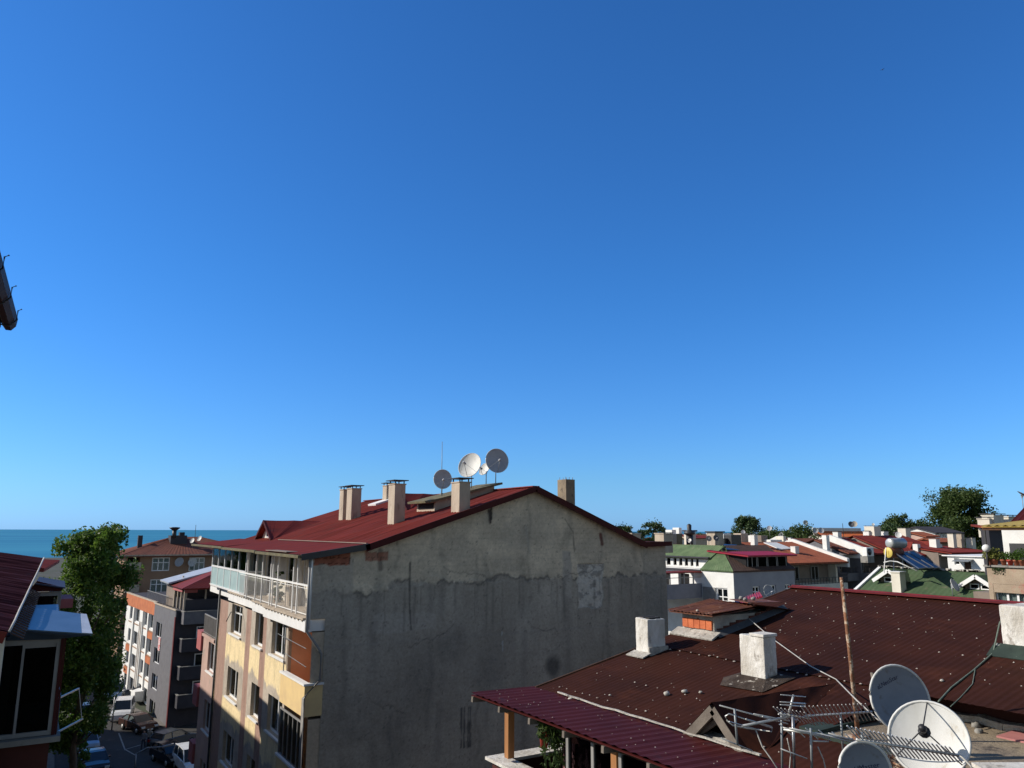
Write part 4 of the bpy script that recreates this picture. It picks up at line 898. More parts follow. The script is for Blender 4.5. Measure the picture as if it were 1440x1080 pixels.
# wide stack with a band of bare brick and a rusty lid
c = onbrown(1005, 897); zt = P(1005, 866, v=c.y).z; vL = onbrown(960, 890).y; W2 = 2.0
C2 = block(c.x, c.x+W2, c.y, vL, zt, 'chimney', 'mortar_brick', BRF, jag=.0, bev=.01)
q = MB(); h_ = zt-bz(c.x); zb = bz(c.x)+.30*h_
k = 5; wv = (vL-c.y-.06)/k
for i in range(k): q.box(c.x-.035, c.x+.02, c.y+.03+wv*i+.008, c.y+.03+wv*(i+1)-.006, zb+rng.uniform(0,.02), zb+h_*.46)
q.build('brick_band', 'brick_orange', C2)
q = MB()
for i in range(10):
    uu = c.x+.06+i*.19; q.box(uu, uu+.17, c.y-.03, c.y+.03, max(zb-.1, bz(uu)+.12)+rng.uniform(0, .08), zt-.22-rng.uniform(0, .08))
q.build('brick_band', 'brick_shaded', C2)
q = MB(); q.slab([(c.x-.25, c.y-.16, bz(c.x-.25)+.05), (c.x, c.y-.16, bz(c.x)+.12), (c.x, vL+.14, bz(c.x)+.12), (c.x-.25, vL+.14, bz(c.x-.25)+.05)], .03); q.build('flashing', 'mortar', C2)
q = MB(); q.slab([(c.x-.02, c.y-.16, bz(c.x)+.02), (c.x+W2+.1, c.y-.16, bz(c.x+W2)+.02), (c.x+W2+.1, c.y-.02, bz(c.x+W2)+.14), (c.x-.02, c.y-.02, bz(c.x)+.12)], .02, n=(0, -.5, .86)); q.build('flashing', 'flash_dark', C2)
q = MB()
q.corr((c.x-.22, c.y-.18, zt+.05), (c.x-.22, vL+.2, zt+.03), (c.x+W2*.55, vL+.25, zt+.20), (c.x+W2*.55, c.y-.22, zt+.16), .11, .012, 0, 6, 2, jit=.01, rg=rng); q.corr((c.x+W2+.12, c.y-.2, zt+.03), (c.x+W2+.12, vL+.2, zt+.03), (c.x+W2*.5, vL+.25, zt+.19), (c.x+W2*.5, c.y-.22, zt+.19), .11, .012, 0, 6, 2, jit=.01, rg=rng)
q.slab([(c.x-.2, c.y-.16, zt+.02), (c.x+W2*.5, c.y-.18, zt+.12), (c.x+W2*.5, vL+.2, zt+.14), (c.x-.2, vL+.18, zt+.01)], .015); q.build('lid', 'rusty_sheet', C2)
q = MB(); q.slab([(c.x+.9, c.y-.1, zt+.23), (c.x+1.9, c.y-.15, zt+.2), (c.x+1.95, c.y+.5, zt+.22), (c.x+.95, c.y+.45, zt+.26)], .012); solo(q, 'loose_sheet', 'rusty_sheet', 'loose bent rusty sheet lying on the lid of the brick banded stack', 'metal sheet')
for dx, dy in ((1.0, .05), (1.15, .3), (1.3, .1)):
    q = MB(); q.ball((c.x+dx, c.y+dy, zt+.28), .06, .045, .04, 0, 7, 5, .3, rng); solo(q, 'stone', 'concrete', {1.0: 'stone nearest the street on the bent rusty sheet', 1.15: 'stone at the back of the bent rusty sheet', 1.3: 'stone farthest from the street on the bent rusty sheet'}[dx], 'stone', 'stones weighing down the rusty sheet')
q = MB(); q.ball((c.x-.1, c.y+.35, zt+.08), .03, .03, .022, 0, 7, 5, .2, rng); solo(q, 'stone', 'screw_white', 'small white stone at the street edge of the rusty stack lid', 'stone')
# pale weathered stack in the middle
c = onbrown(1077, 962); zt = P(1077, 896, v=c.y).z; vL = P(1041, 930, u=c.x).y
C3 = block(c.x, c.x+.30, c.y, vL, zt, 'chimney', 'white_weathered', BRF, jag=.01)
q = MB(); q.box(c.x+.0-.02, c.x+.32, c.y-.02, c.y+(vL-c.y)*.55, zt-.004, zt+.045); q.build('chimney_top', 'white_weathered', C3, bevel=.01)
q = MB(); n = 9
q.add([(c.x-.34, c.y-.22, bz(c.x-.34)+.018), (c.x+.42, c.y-.26, bz(c.x+.42)+.018), (c.x+.48, vL+.1, bz(c.x+.48)+.018), (c.x-.12, vL+.28, bz(c.x-.12)+.018), (c.x-.42, vL+.08, bz(c.x-.42)+.018), (c.x-.02, c.y-.02, bz(c.x)+.08), (c.x+.32, c.y-.02, bz(c.x)+.13), (c.x+.32, vL+.02, bz(c.x)+.13), (c.x-.02, vL+.02, bz(c.x)+.08)], [(0,1,6,5),(1,2,7,6),(2,3,8,7),(3,4,8),(4,0,5,8)]); q.build('flashing', 'tar_patch', C3)
# big stack at the right edge
c = onbrown(1411, 918); zt = P(1411, 851, u=c.x).z+.0
C4 = block(c.x, c.x+.9, c.y-2.2, c.y, zt, 'chimney', 'white_weathered', BRF, jag=.01)
q = MB(); q.slab([(c.x-.28, c.y+.12, bz(c.x-.28)+.03), (c.x-.28, c.y-2.2, bz(c.x-.28)+.03), (c.x, c.y-2.2, bz(c.x)+.14), (c.x, c.y+.12, bz(c.x)+.14)], .03); q.build('flashing', 'green_flashing', C4)
# timber gabled dormer
UFD = 8.36; ap = P(1010, 990, u=UFD); fl_ = P(970, 1036, u=UFD); fr_ = P(1056, 1064, u=UFD); zb = min(fl_.z, fr_.z)
ulr = BE.x+(ap.z-BE.z)/KB
D0 = thing('roof_dormer', (UFD, ap.y, zb), 'open timber gabled dormer with grey barge boards at the street edge of the brown roof', 'dormer')
q = MB()
for ft_ in (fl_, fr_):
    e_ = Vector((UFD-.12, ft_.y+(.12 if ft_ is fl_ else -.12), ft_.z-.05)); ub = max(UFD+.3, BE.x+(ft_.z+.1-BE.z)/KB); b_ = Vector((ub, e_.y, bz(ub)+.02)); r0_ = Vector((UFD-.12, ap.y, ap.z+.03)); r1_ = Vector((ulr+.2, ap.y, ap.z+.03))
    q.corr(e_, b_, r1_, r0_, .115, .006, 0, 6, 3); q.slab([e_-Vector((0, 0, .03)), b_-Vector((0, 0, .03)), r1_-Vector((0, 0, .03)), r0_-Vector((0, 0, .03))], .02)
q.build('dormer_roof', 'roof_brown', D0)
for ft_ in (fl_, fr_):
    q = MB(); q.bar((UFD-.10, ft_.y, ft_.z-.03), (UFD-.10, ap.y, ap.z-.06), .04, .13, up=(1, 0, .01)) if False else q.bar((UFD-.10, ft_.y, ft_.z-.03), (UFD-.10, ap.y, ap.z-.06), .05, .13); q.build('barge_board', 'wood_grey', D0)
    q = MB(); m_ = .82; q.bar((UFD, ap.y+(ft_.y-ap.y)*m_, ap.z+(ft_.z-ap.z)*.97), (UFD, ap.y, ap.z-.2), .04, .07); q.build('rafter', 'wood_grey', D0)
q = MB(); q.box(UFD+.02, UFD+.4, fr_.y+.1, fl_.y-.1, 15.9, bz(UFD)+.05); q.build('dormer_sill', 'mortar', D0)
q = MB(); q.prism([(UFD+.75, fl_.y-.05, fl_.z-.05), (UFD+.75, fr_.y+.05, fr_.z-.05), (UFD+.75, ap.y, ap.z-.04)], (.05, 0, 0)); q.build('dormer_board', 'roof_maroon_dark', D0)
q = MB(); pa = P(1024, 1036, u=8.7); zz = bz(8.6)+.04; q.slab([(8.5, pa.y-.2, zz), (8.8, pa.y-.25, zz+.03), (8.8, pa.y+.15, zz+.22), (8.5, pa.y+.12, zz+.2)], .012); solo(q, 'metal_sheet', 'galvanised', 'bent grey sheet lying inside the open timber dormer', 'metal sheet')
a_ = P(1092, 1000, u=9.6); q = MB(); q.corr((9.45, a_.y-.18, bz(9.45)+.04), (9.85, a_.y-.2, bz(9.85)+.05), (9.8, a_.y+.1, bz(9.8)+.15), (9.42, a_.y+.12, bz(9.42)+.14), .08, .01, 0, 6, 1); solo(q, 'metal_sheet', 'flash_dark', 'grey corrugated offcut leaning on the dormer slope behind the aerials', 'metal sheet')

# terrace
q = MB(); q.box(9.3, TU+.28, VN, TV-.004, 13.0, TZ+.01); TER = q.build('terrace', 'concrete_warm', B)
q = MB(); q.bar((9.2, TV+.10, TZ+.03), (TU+.15, TV+.10, TZ+.12), .30, .05); q.bar((9.27, TV+.1, TZ+.0), (9.27, VN, TZ+.0), .16, .05); q.build('flashing', 'green_flashing', TER)
q = MB(); pts = []
for k in range(16): pts.append((TU+.12+rng.uniform(-.03, .03), TV-.3-k*.30, TZ+.05+rng.uniform(-.02, .03)))
for p_, p2 in zip(pts[:-1], pts[1:]): q.bar(p_, p2, rng.uniform(.10, .24), .09)
q.build('mortar_strip', 'mortar', TER)
c = P(1428, 1035, z=TZ+.03); q = MB(); q.slab([(c.x-.2, c.y-.42, TZ+.03), (c.x+.28, c.y-.42, TZ+.04), (c.x+.28, c.y+.14, TZ+.045), (c.x-.2, c.y+.14, TZ+.03)], .02); solo(q, 'floor_tile', 'tile_pink', 'pink slab lying flat on the concrete terrace at the right edge', 'slab')
c = P(1425, 1072, z=TZ+.05); q = MB(); q.bar((c.x-.5, c.y+.15, TZ+.02), (c.x+.3, c.y-.4, TZ+.04), .22, .07); solo(q, 'mortar_edge', 'white_weathered', 'broken white mortar edge at the lower right corner of the terrace', 'mortar')
for (x, y, s_) in ((1382, 1013, .10), (1372, 1018, .06), (1376, 1026, .05), (1390, 1017, .05)):
    c = P(x, y, z=TZ+.05); q = MB(); q.ball((c.x, c.y, TZ+s_*.5), s_*1.3, s_, s_*.8, 0, 8, 6, .28, rng); solo(q, 'stone', 'concrete', {.10: 'largest lump of rubble on the terrace beside the big white dish', .06: 'lump of rubble left of the largest one on the terrace', .05: 'small rubble lump nearest the camera on the terrace' if x == 1376 else 'small rubble lump right of the largest one on the terrace'}[s_], 'stone', 'rubble on the terrace')
for (x, y, s_) in ((802, 986, .05), (963, 975, .045), (938, 978, .05), (985, 976, .03), (858, 980, .022), (1325, 960, .03)):
    c = onbrown(x, y); q = MB(); q.ball((c.x, c.y, c.z+.03), s_*1.2, s_, s_*.7, 0, 7, 5, .3, rng); lab = {985: 'small pale pebble right of the stone pair below the middle stack', 858: 'small pale pebble beside the lone pale stone', 1325: 'small pale pebble below the greenish cables on the brown roof', 802: 'pale stone resting alone near the street edge of the brown roof', 963: 'upper pale stone of the pair below the middle stack', 938: 'lower pale stone of the pair below the middle stack'}.get(x, 'small pale pebble on the brown roof')
    solo(q, 'stone', 'mortar', lab, 'stone', 'pebbles on the brown roof' if lab.startswith('small') else None)

# ---------------- dishes and aerials on the terrace
def near_dish(px_, py_, rpx, depth, base_z, az, tilt, label, **k):
    fw = Vector((math.sin(YAW), math.cos(YAW), 0)); d = P(px_, py_, z=0)-Vector((0, 0, CAM_H)); d = d*(depth/(d.x*fw.x+d.y*fw.y)); c = d+Vector((0, 0, CAM_H)); r = rpx/FPX*depth
    n = Vector((math.sin(R(az))*math.cos(R(tilt)), math.cos(R(az))*math.cos(R(tilt)), math.sin(R(tilt))))
    b0 = c-n*(.1+.13*r); return dish((b0.x, b0.y, base_z), b0.z-base_z, r, az, tilt, label, group='satellite dishes on the near terrace', **k)
near_dish(1263, 983, 42, 9.9, TZ, 203, 14, 'tall blue grey dish with printed lettering, half behind the big white dish', mat='dish_slate', feed=None, text=('aLNeoStar', .075, -.04, .21, 8), ry=1.0, lean=-14)
near_dish(1306, 1040, 47.5, 8.6, TZ, 246, 26, 'big white round dish in the sun, its receiver on thin struts', mat='dish_white', feed='tripod', ry=1.0, deep=.11)
near_dish(1215, 1084, 35, 7.9, TZ, 208, 8, 'blue grey dish with printed lettering cut off by the bottom of the picture', mat='dish_slate', feed=None, text=('GoldMaster', .07, .0, .02, 0), ry=1.0, lean=-10)
c = P(1272, 1080, z=TZ+.15); q = MB(); q.lathe((c.x, c.y, TZ), [(.10, 0), (.17, .05), (.2, .18), (.2, .24), (.185, .24), (.17, .12), (.02, .08)], 18); solo(q, 'rusty_pan', 'rust', 'round rusty pan on the terrace beside the lettered dish', 'pan')
# tall rusty mast
b0 = P(1207, 1036, z=TZ+.05); tp = P(1183, 812, dist=math.hypot(b0.x, b0.y)-.05)
q = MB(); q.tube([tuple(b0-Vector((0, 0, .1))), tuple(b0.lerp(tp, .5)+Vector((.01, 0, 0))), tuple(tp)], .030, 8, r2=.022); q.box(b0.x-.12, b0.x+.12, b0.y-.1, b0.y+.1, TZ-.02, TZ+.07); solo(q, 'antenna_mast', 'rust', 'tall leaning rusty mast rising above the brown roof from the terrace', 'mast', loc=tuple(b0))
b0 = P(1240, 1020, z=TZ); tp = P(1226, 946, dist=math.hypot(b0.x, b0.y)); q = MB(); q.tube([tuple(b0), tuple(tp)], .022, 8); solo(q, 'pole', 'wood_grey', 'short weathered wooden pole beside the tall blue grey dish', 'pole')
DP = 9.0
def A9(x, y, d=DP):
    fw = Vector((math.sin(YAW), math.cos(YAW), 0)); v = P(x, y, z=0)-Vector((0, 0, CAM_H)); v = v*(d/(v.x*fw.x+v.y*fw.y)); return v+Vector((0, 0, CAM_H))
def aerial(label, boom, n, elems, mastpts, taper=.8, extra=None, br=.012, er=.006, mat='aluminium'):
    """aerial: boom with cross elements given by the vector from one end to the other"""
    t = thing('tv_aerial', tuple(mastpts[1]), label, 'tv aerial', 'tv aerials beside the near dishes')
    q = MB(); a, b_ = boom; yagi(q, a, b_, n, elems.length, elems, r=er, br=br, taper=taper); q.build('elements', mat, t)
    q = MB(); q.tube([tuple(x) for x in mastpts], .012, 8); q.build('mast', 'galvanised', t)
    if extra: e = MB(); extra(e); e.build('dipole', 'aluminium', t)
    return t
def vec(p0, p1, d=DP, d2=None): return A9(*p1, d2 or d)-A9(*p0, d)
aerial('long silver aerial with many short rods above the dormer', (A9(1133, 1007, 8.9), A9(1226, 1001, 9.3)), 17, vec((1166, 994), (1183, 1020), 8.8, 9.3), (A9(1182, 1004, 9.1), A9(1186, 1060, 9.1)), taper=.9)
def ex(e):
    for y in (0, 10, 14): e.tube([tuple(A9(1098, 977+y, 8.8)), tuple(A9(1133, 980+y, 9.0))], .006, 6)
    e.tube([tuple(A9(1116, 977, 8.9)), tuple(A9(1109, 1004, 8.9))], .011, 6)
    for y in (987, 991): e.tube([tuple(A9(1097, y, 8.8)), tuple(A9(1132, y+2, 9))], .006, 6)
aerial('silver aerial with a raised grid of cross rods, nearest the dormer', (A9(1095, 1003, 8.9), A9(1140, 1011, 8.9)), 9, vec((1118, 998), (1134, 1016), 8.8, 9.2), (A9(1099, 1000, 8.9), A9(1100, 1085, 8.9)), taper=1, extra=ex)
def ex2(e):
    for a, b_ in (((1012, 992), (1108, 1018)), ((1060, 1004), (1110, 1014)), ((1038, 1008), (1086, 1024))): e.tube([tuple(A9(*a, 8.7)), tuple(A9(*b_, 8.9))], .008, 6)
    pts = [(1086, 1023), (1085, 1029), (1050, 1024), (1030, 1020), (1022, 1013), (1020, 1007), (1025, 1004), (1036, 1007)]; e.tube([tuple(A9(x, y, 8.75)) for x, y in pts], .008, 6)
    e.tube([tuple(A9(1014, 1038, 8.7)), tuple(A9(1058, 1056, 8.8))], .008, 6)
aerial('wide silver aerial with a folded loop, at the left in front of the dormer opening', (A9(1044, 1021, 8.6), A9(1110, 1008, 8.9)), 4, vec((1060, 1006), (1100, 1018), 8.6, 8.8), (A9(1033, 997, 8.7), A9(1037, 1048, 8.7)), taper=.7, extra=ex2, br=.014)
def ex3(e):
    pts = [(1142, 1042), (1165, 1043), (1167, 1036), (1150, 1032), (1110, 1024)]; e.tube([tuple(A9(x, y, 8.3)) for x, y in pts], .008, 6)
    for a, b_ in (((1101, 1023), (1165, 1038)), ((1147, 1030), (1205, 1046)), ((1165, 1031), (1210, 1044)), ((1098, 1053), (1135, 1067))): e.tube([tuple(A9(*a, 8.3)), tuple(A9(*b_, 8.3))], .007, 6)
aerial('silver aerial with long rods and a bent loop, low over the green flashing', (A9(1102, 1026, 8.4), A9(1200, 1040, 8.3)), 6, vec((1110, 1020), (1128, 1036), 8.4), (A9(1140, 1024, 8.3), A9(1142, 1085, 8.3)), taper=.9, extra=ex3)
q = MB(); q.tube([tuple(A9(1115, 1008, 8.6)), tuple(A9(1117, 1085, 8.6))], .016, 8); solo(q, 'antenna_mast', 'steel', 'thin grey steel mast between the aerials by the dormer', 'mast')
aerial('dark aerial with dense rods lying across the big white dish', (A9(1204, 1040, 7.9), A9(1348, 1062, 8.0)), 24, vec((1258, 1034), (1292, 1074), 7.9, 8.0), (A9(1212, 1030, 7.95), A9(1214, 1075, 7.95)), taper=.55, br=.015, er=.008)
# cables
def cable(pts, r, mat, label, grp=None):
    out = []; P_ = [Vector(p) for p in pts]
    for i in range(len(P_)-1):
        for k in range(6): out.append(tuple(P_[i].lerp(P_[i+1], k/6)))
    out.append(tuple(P_[-1])); q = MB(); q.tube(out, r, 6); return solo(q, 'cable', mat, label, 'cable', grp)
def OB(x, y, h=.05):
    p = onbrown(x, y); return (p.x, p.y, p.z+h)
cable([OB(1053, 880, .15), OB(1086, 907, .12), OB(1140, 942, .06), OB(1176, 960, .05), A9(1205, 985, 9.6), A9(1239, 1016, 9.3)], .009, 'cable_pale', 'pale cable running from the brick banded stack past the tall mast')
cable([OB(1440, 893, .5), OB(1410, 912, .4), OB(1397, 922, .04), OB(1370, 945, .03), OB(1338, 970, .03), OB(1320, 990, .03)], .012, 'cable_green', 'thick greenish cable from the right hand stack down to the dishes')
cable([OB(1372, 942, .03), OB(1368, 965, .03), OB(1350, 985, .03), OB(1337, 997, .03)], .007, 'cable_green', 'thin greenish cable branching off the thick one on the brown roof')
cable([A9(1063, 1027, 8.7), A9(1072, 1050, 8.65), A9(1085, 1068, 8.6), A9(1096, 1085, 8.6)], .007, 'cable_pale', 'thin pale cable drooping from the wide looped aerial')
cable([A9(1107, 1038, 8.6), A9(1112, 1060, 8.6), A9(1110, 1085, 8.6)], .006, 'cable_pale', 'pale cable hanging beside the thin grey steel mast')
cable([A9(1150, 1050, 8.3), A9(1158, 1068, 8.3), A9(1162, 1085, 8.3)], .006, 'cable_pale', 'pale cable hanging below the bent loop aerial')
cable([A9(1350, 1062, 8.3), A9(1366, 1078, 8.2), A9(1368, 1088, 8.2)], .01, 'cable_pale', 'pale cable dropping from the rim of the big white dish')
# wires across the right hand stack
cable([(C4.parent and onbrown(1411, 905).x-.03, onbrown(1411, 905).y-.02, onbrown(1411, 905).z+.3), P(1425, 890, u=onbrown(1411, 905).x-.03), P(1440, 878, u=onbrown(1411, 905).x-.03)], .006, 'cable_green', 'dark wire slung across the white stack at the right edge')

# ================================================================== OWN HOUSE EAVE (top left)
ga, gb = P(22, 436, z=21.69), P(0, 352, z=21.69); gd = Vector((ga.x-gb.x, ga.y-gb.y, 0)).normalized(); gn = Vector((gd.y, -gd.x, 0))
fo = Fr((ga.x, ga.y, 0), gd, gn)                   # s along the gutter away from the camera, t outwards (towards the street)
O = thing('roof_eave', (ga.x, ga.y, 21.4), 'dark maroon roof edge with metal gutter high at the left edge of the picture', 'eave')
sE = (P(21, 458, z=21.6)-Vector((ga.x, ga.y, 0))).dot(gd)
q = MB(); prof = [(-.17, .0), (-.165, -.10), (-.12, -.16), (-.06, -.16), (-.012, -.10), (0, 0)]; vs = []
for s_ in (-9, sE): vs += [fo.p(s_, a, 21.69+b_) for a, b_ in prof]+[fo.p(s_, a*.92-.006, 21.692+b_*.9) for a, b_ in prof][::-1]
k = len(prof)*2; q.add(vs, [(i, (i+1) % k, (i+1) % k+k, i+k) for i in range(k)]); q.add([fo.p(sE+.002, a, 21.69+b_) for a, b_ in prof], [tuple(range(6))]); q.build('gutter', 'gutter_brown', O)
for s_ in (sE-.35, sE-1.45, sE-2.6):
    q = MB(); q.tube([fo.p(s_, -.26, 21.60), fo.p(s_, -.17, 21.52), fo.p(s_, -.06, 21.515), fo.p(s_, .012, 21.60), fo.p(s_, .015, 21.72), fo.p(s_, .055, 21.745)], .009, 6); q.build('gutter_bracket', 'dark_metal', O)
q = MB(); q.fbox(fo, -9, sE-.05, -1.8, -.20, 21.56, 21.59); q.fbox(fo, -9, sE-.02, -.20, -.175, 21.55, 21.72); q.build('soffit', 'roof_maroon_dark', O)
q = MB(); q.corr(fo.p(-9, -.12, 21.74), fo.p(sE, -.12, 21.74), fo.p(sE, -3.5, 22.9), fo.p(-9, -3.5, 22.9), .2, .015, 0, 4); q.build('roof', 'roof_maroon_dark', O)

# ================================================================== LEFT ROW
V1_ = 16.2
LH = thing('balcony_house', (-3, 19, 0), 'shaded near house with plum roof and a glazed balcony at the left edge', 'house')
wr = P(83, 896, v=V1_); wb = P(75, 1034, v=V1_); ux = (wr.x+wb.x)/2
wz0, wz1 = wb.z+.02, wr.z
fl_ = FV(V1_)
q = MB()
q.fbox(fl_, -2.4, ux, -.1, 0, wz1-.10, wz1); q.fbox(fl_, -2.4, ux, -.1, 0, wz0, wz0+.07); q.fbox(fl_, ux-.06, ux, -.1, 0, wz0+.07, wz1-.10)
m1 = P(28, 960, v=V1_).x
q.fbox(fl_, m1-.02, m1+.02, -.08, -.01, wz0+.07, wz1-.1); q.fbox(fl_, m1+.02, ux-.06, -.07, -.03, wz1-.16, wz1-.10)
wf = q.build('balcony_glazing', 'frame_grey', LH)
q = MB(); q.fbox(fl_, m1+.03, ux-.06, -.055, -.05, wz0+.07, wz1-.16); q.fbox(fl_, -2.4, m1-.03, -.075, -.07, wz0+.07, wz1-.1); q.build('pane', 'glass_dark', wf)
q = MB(); xc = P(8, 960, v=V1_+.3); q.fbox(fl_, xc.x-.07, xc.x+.06, -.35, -.2, wz0, wz1); q.build('inner_post', 'frame_grey', wf)
q = MB(); q.box(ux-.002, ux+.05, V1_-.02, V1_+.03, wz0-.02, wz1+.02); q.box(ux+.055, ux+.08, V1_-.01, V1_+.02, wz0-.02, wz1+.05); q.build('corner_post', 'roof_maroon_dark', LH)
q = MB(); q.box(-3.4, ux+.14, V1_-.14, V1_+3.2, wz0-.10, wz0-.01); q.build('sill', 'concrete', LH)
q = MB(); q.box(-3.4, ux-.01, V1_+.0, V1_+3.1, wz0-3, wz0-.102); q.build('balcony_wall', 'red_wall', LH)
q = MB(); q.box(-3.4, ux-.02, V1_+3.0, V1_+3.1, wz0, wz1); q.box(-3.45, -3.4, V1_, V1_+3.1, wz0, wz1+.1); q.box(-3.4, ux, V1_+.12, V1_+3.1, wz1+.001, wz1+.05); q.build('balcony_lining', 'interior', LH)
q = MB(); q.box(ux-.05, ux-.01, V1_+.05, V1_+3.0, wz0, wz1-.01); q.build('side_glazing', 'glass_dark', LH)
# metal sheet awning
zc = wz1+.02
A1, A2, A3, A4 = P(22, 884, v=V1_-.35), P(129, 891, v=V1_-.35), P(121, 864, v=V1_+1.7), P(38, 853, v=V1_+1.9)
q = MB(); q.slab([A1, A2, A3, A4], .02); AW = q.build('awning', 'blue_sheet', LH)
B2_ = A2.lerp(A1, .13); B3_ = A3.lerp(A4, .09); up = Vector((0, 0, .006)); q = MB(); q.slab([B2_+up, A2+up+Vector((.01, -.01, 0)), A3+up+Vector((.01, .01, 0)), B3_+up], .008); q.build('awning_sunlit_strip', 'zinc_light', AW)  # sunlit end of the awning painted as a paler strip
q = MB(); q.add([A1-up*4, A2-up*4, P(78, 899, v=V1_-.1), P(8, 901, v=V1_-.1)], [(0,1,2,3)]); q.prism([A1-up*5, A2-up*5, P(100, 893.5, v=V1_-.33), P(80, 897, v=V1_-.1), P(8, 901, v=V1_-.1)], (0, .03, 0)); q.build('awning_side', 'blue_sheet', AW)
q = MB(); q.slab([(-3.2, V1_+.1, zc+.02), (ux, V1_+.1, zc+.02), (ux, V1_+3, zc+.3), (-3.2, V1_+3, zc+.3)], .03); q.build('awning_back', 'blue_sheet', AW)
# plum roof
R1, R2 = P(10, 889, v=14.6), P(60, 785, v=24.5); RB = Vector((R2.x, R2.y, R2.z))
R0 = R1+Vector((-3.5, 0, .95)); R3 = R2+Vector((-4.0, 0, .62))
q = MB(); q.corr(R1, R2, R3, R0, .22, .02, 0, 5, 5, True, jit=.008, rg=rng); q.slab([R1-Vector((0, 0, .04)), R2-Vector((0, 0, .04)), R3-Vector((0, 0, .04)), R0-Vector((0, 0, .04))], .04); RL = q.build('roof', 'roof_plum', LH)
q = MB(); q.bar(R1+Vector((-.02, -.03, -.08)), R0+Vector((0, -.03, -.08)), .03, .17); q.build('barge_board', 'roof_maroon', RL)
q = MB(); pts = [R1.lerp(R2, k/10)+Vector((.03, 0, .005+rng.uniform(-.01, .01))) for k in range(11)]; q.tube(pts, .02, 6); q.build('roof_edge_cable', 'cable_pale', RL)
q = MB(); 
for k in range(24):
    p_ = R1.lerp(R2, .03+k*.02); q.slab([p_+Vector((.04, -.04, -.06)), p_+Vector((.22, -.04, -.16)), p_+Vector((.22, .05, -.16)), p_+Vector((.04, .05, -.06))], .02)
q.build('eave_tiles', 'roof_taupe', RL)
q = MB(); q.box(-3.6, R1.x-.02, 15.0, 15.3, 13, R1.z-.1); q.build('wall', 'cream_wall', LH)
q = MB(); q.box(-8, -.35, 19.4, 26.5, 0, R2.z-.35); q.box(-8, -.9, 15.3, 19.35, 0, 17.2); q.build('house_wall', 'red_wall', LH)
# drying rack arms and bluish panel
zr = P(80, 982, v=V1_+.2); 
q = MB()
for (a, b_) in (((80, 983), (111, 968)), ((82, 1029), (116, 1011))):
    q.bar(P(*a, v=V1_+.2), P(*b_, v=V1_+1.6), .03, .025)
q.tube([P(111, 969, v=V1_+1.6), P(115, 1012, v=V1_+1.6)], .008, 5)
q.build('drying_rack', 'aluminium', LH)
q = MB(); q.box(ux+.08, ux+.095, V1_+.1, V1_+.9, wz0-.05, wz0+.62); q.build('side_panel', 'blue_sheet', LH)

# second house of the left row
H2 = thing('balcony_house', (-3, 30, 0), 'second house of the shaded left row, blue metal sheet over a dark glazed balcony', 'house')
v2 = 26.5
a = P(36, 833, v=v2); b_ = P(87, 833, v=v2); zt2 = a.z; zb2 = P(60, 862, v=v2).z-1.2; f2 = FV(v2)
q = MB(); q.fbox(f2, a.x-1.5, b_.x, -.12, 0, zt2-.12, zt2); q.fbox(f2, b_.x-.09, b_.x, -.12, 0, zb2, zt2-.12); mx = P(51, 850, v=v2).x; q.fbox(f2, mx-.03, mx+.02, -.1, -.02, zb2, zt2-.12); fr2 = q.build('balcony_glazing', 'frame_grey', H2)
q = MB(); q.fbox(f2, a.x-1.5, b_.x-.1, -.08, -.07, zb2, zt2-.12); q.build('pane', 'glass_dark', fr2)
q = MB(); q.box(a.x-1.5, b_.x-.02, v2+.13, v2+4, 0, zb2); q.box(a.x-1.5, b_.x-.1, v2+3, v2+3.1, zb2, zt2); q.box(-8, -.6, v2+.1, 37, 0, zt2-.3); q.build('wall', 'red_wall', H2)
q = MB(); q.prism([P(40, 832, v=v2-.1), P(86, 831, v=v2-.1), P(90, 826, v=v2-.1), P(52, 817, v=v2-.1)], (0, .06, 0)); q.build('boarding', 'roof_maroon_dark', H2)
q = MB(); q.slab([P(50, 820, v=v2-.2), P(92, 826, v=v2-.2), P(91, 817, v=v2+1.5), P(55, 811, v=v2+1.5)], .04); q.build('awning', 'awning_navy', H2)
q = MB(); q.box(b_.x+.08, P(93, 850, v=v2+3).x+.2, v2+3.2, v2+5.2, P(90, 856, v=v2+3).z, P(90, 843, v=v2+3).z); q.build('balcony_parapet', 'pink_deep', H2)
q = MB(); r1 = P(62, 800, v=30); r2 = P(84, 788, v=40); q.corr(r1, r2, r2+Vector((-5, 0, .4)), r1+Vector((-5, 0, .55)), .25, .02, 0, 5, 1, True); q.slab([r1-up, r2-up, r2+Vector((-5, 0, .39)), r1+Vector((-5, 0, .54))], .1); q.build('roof', 'roof_maroon', H2)
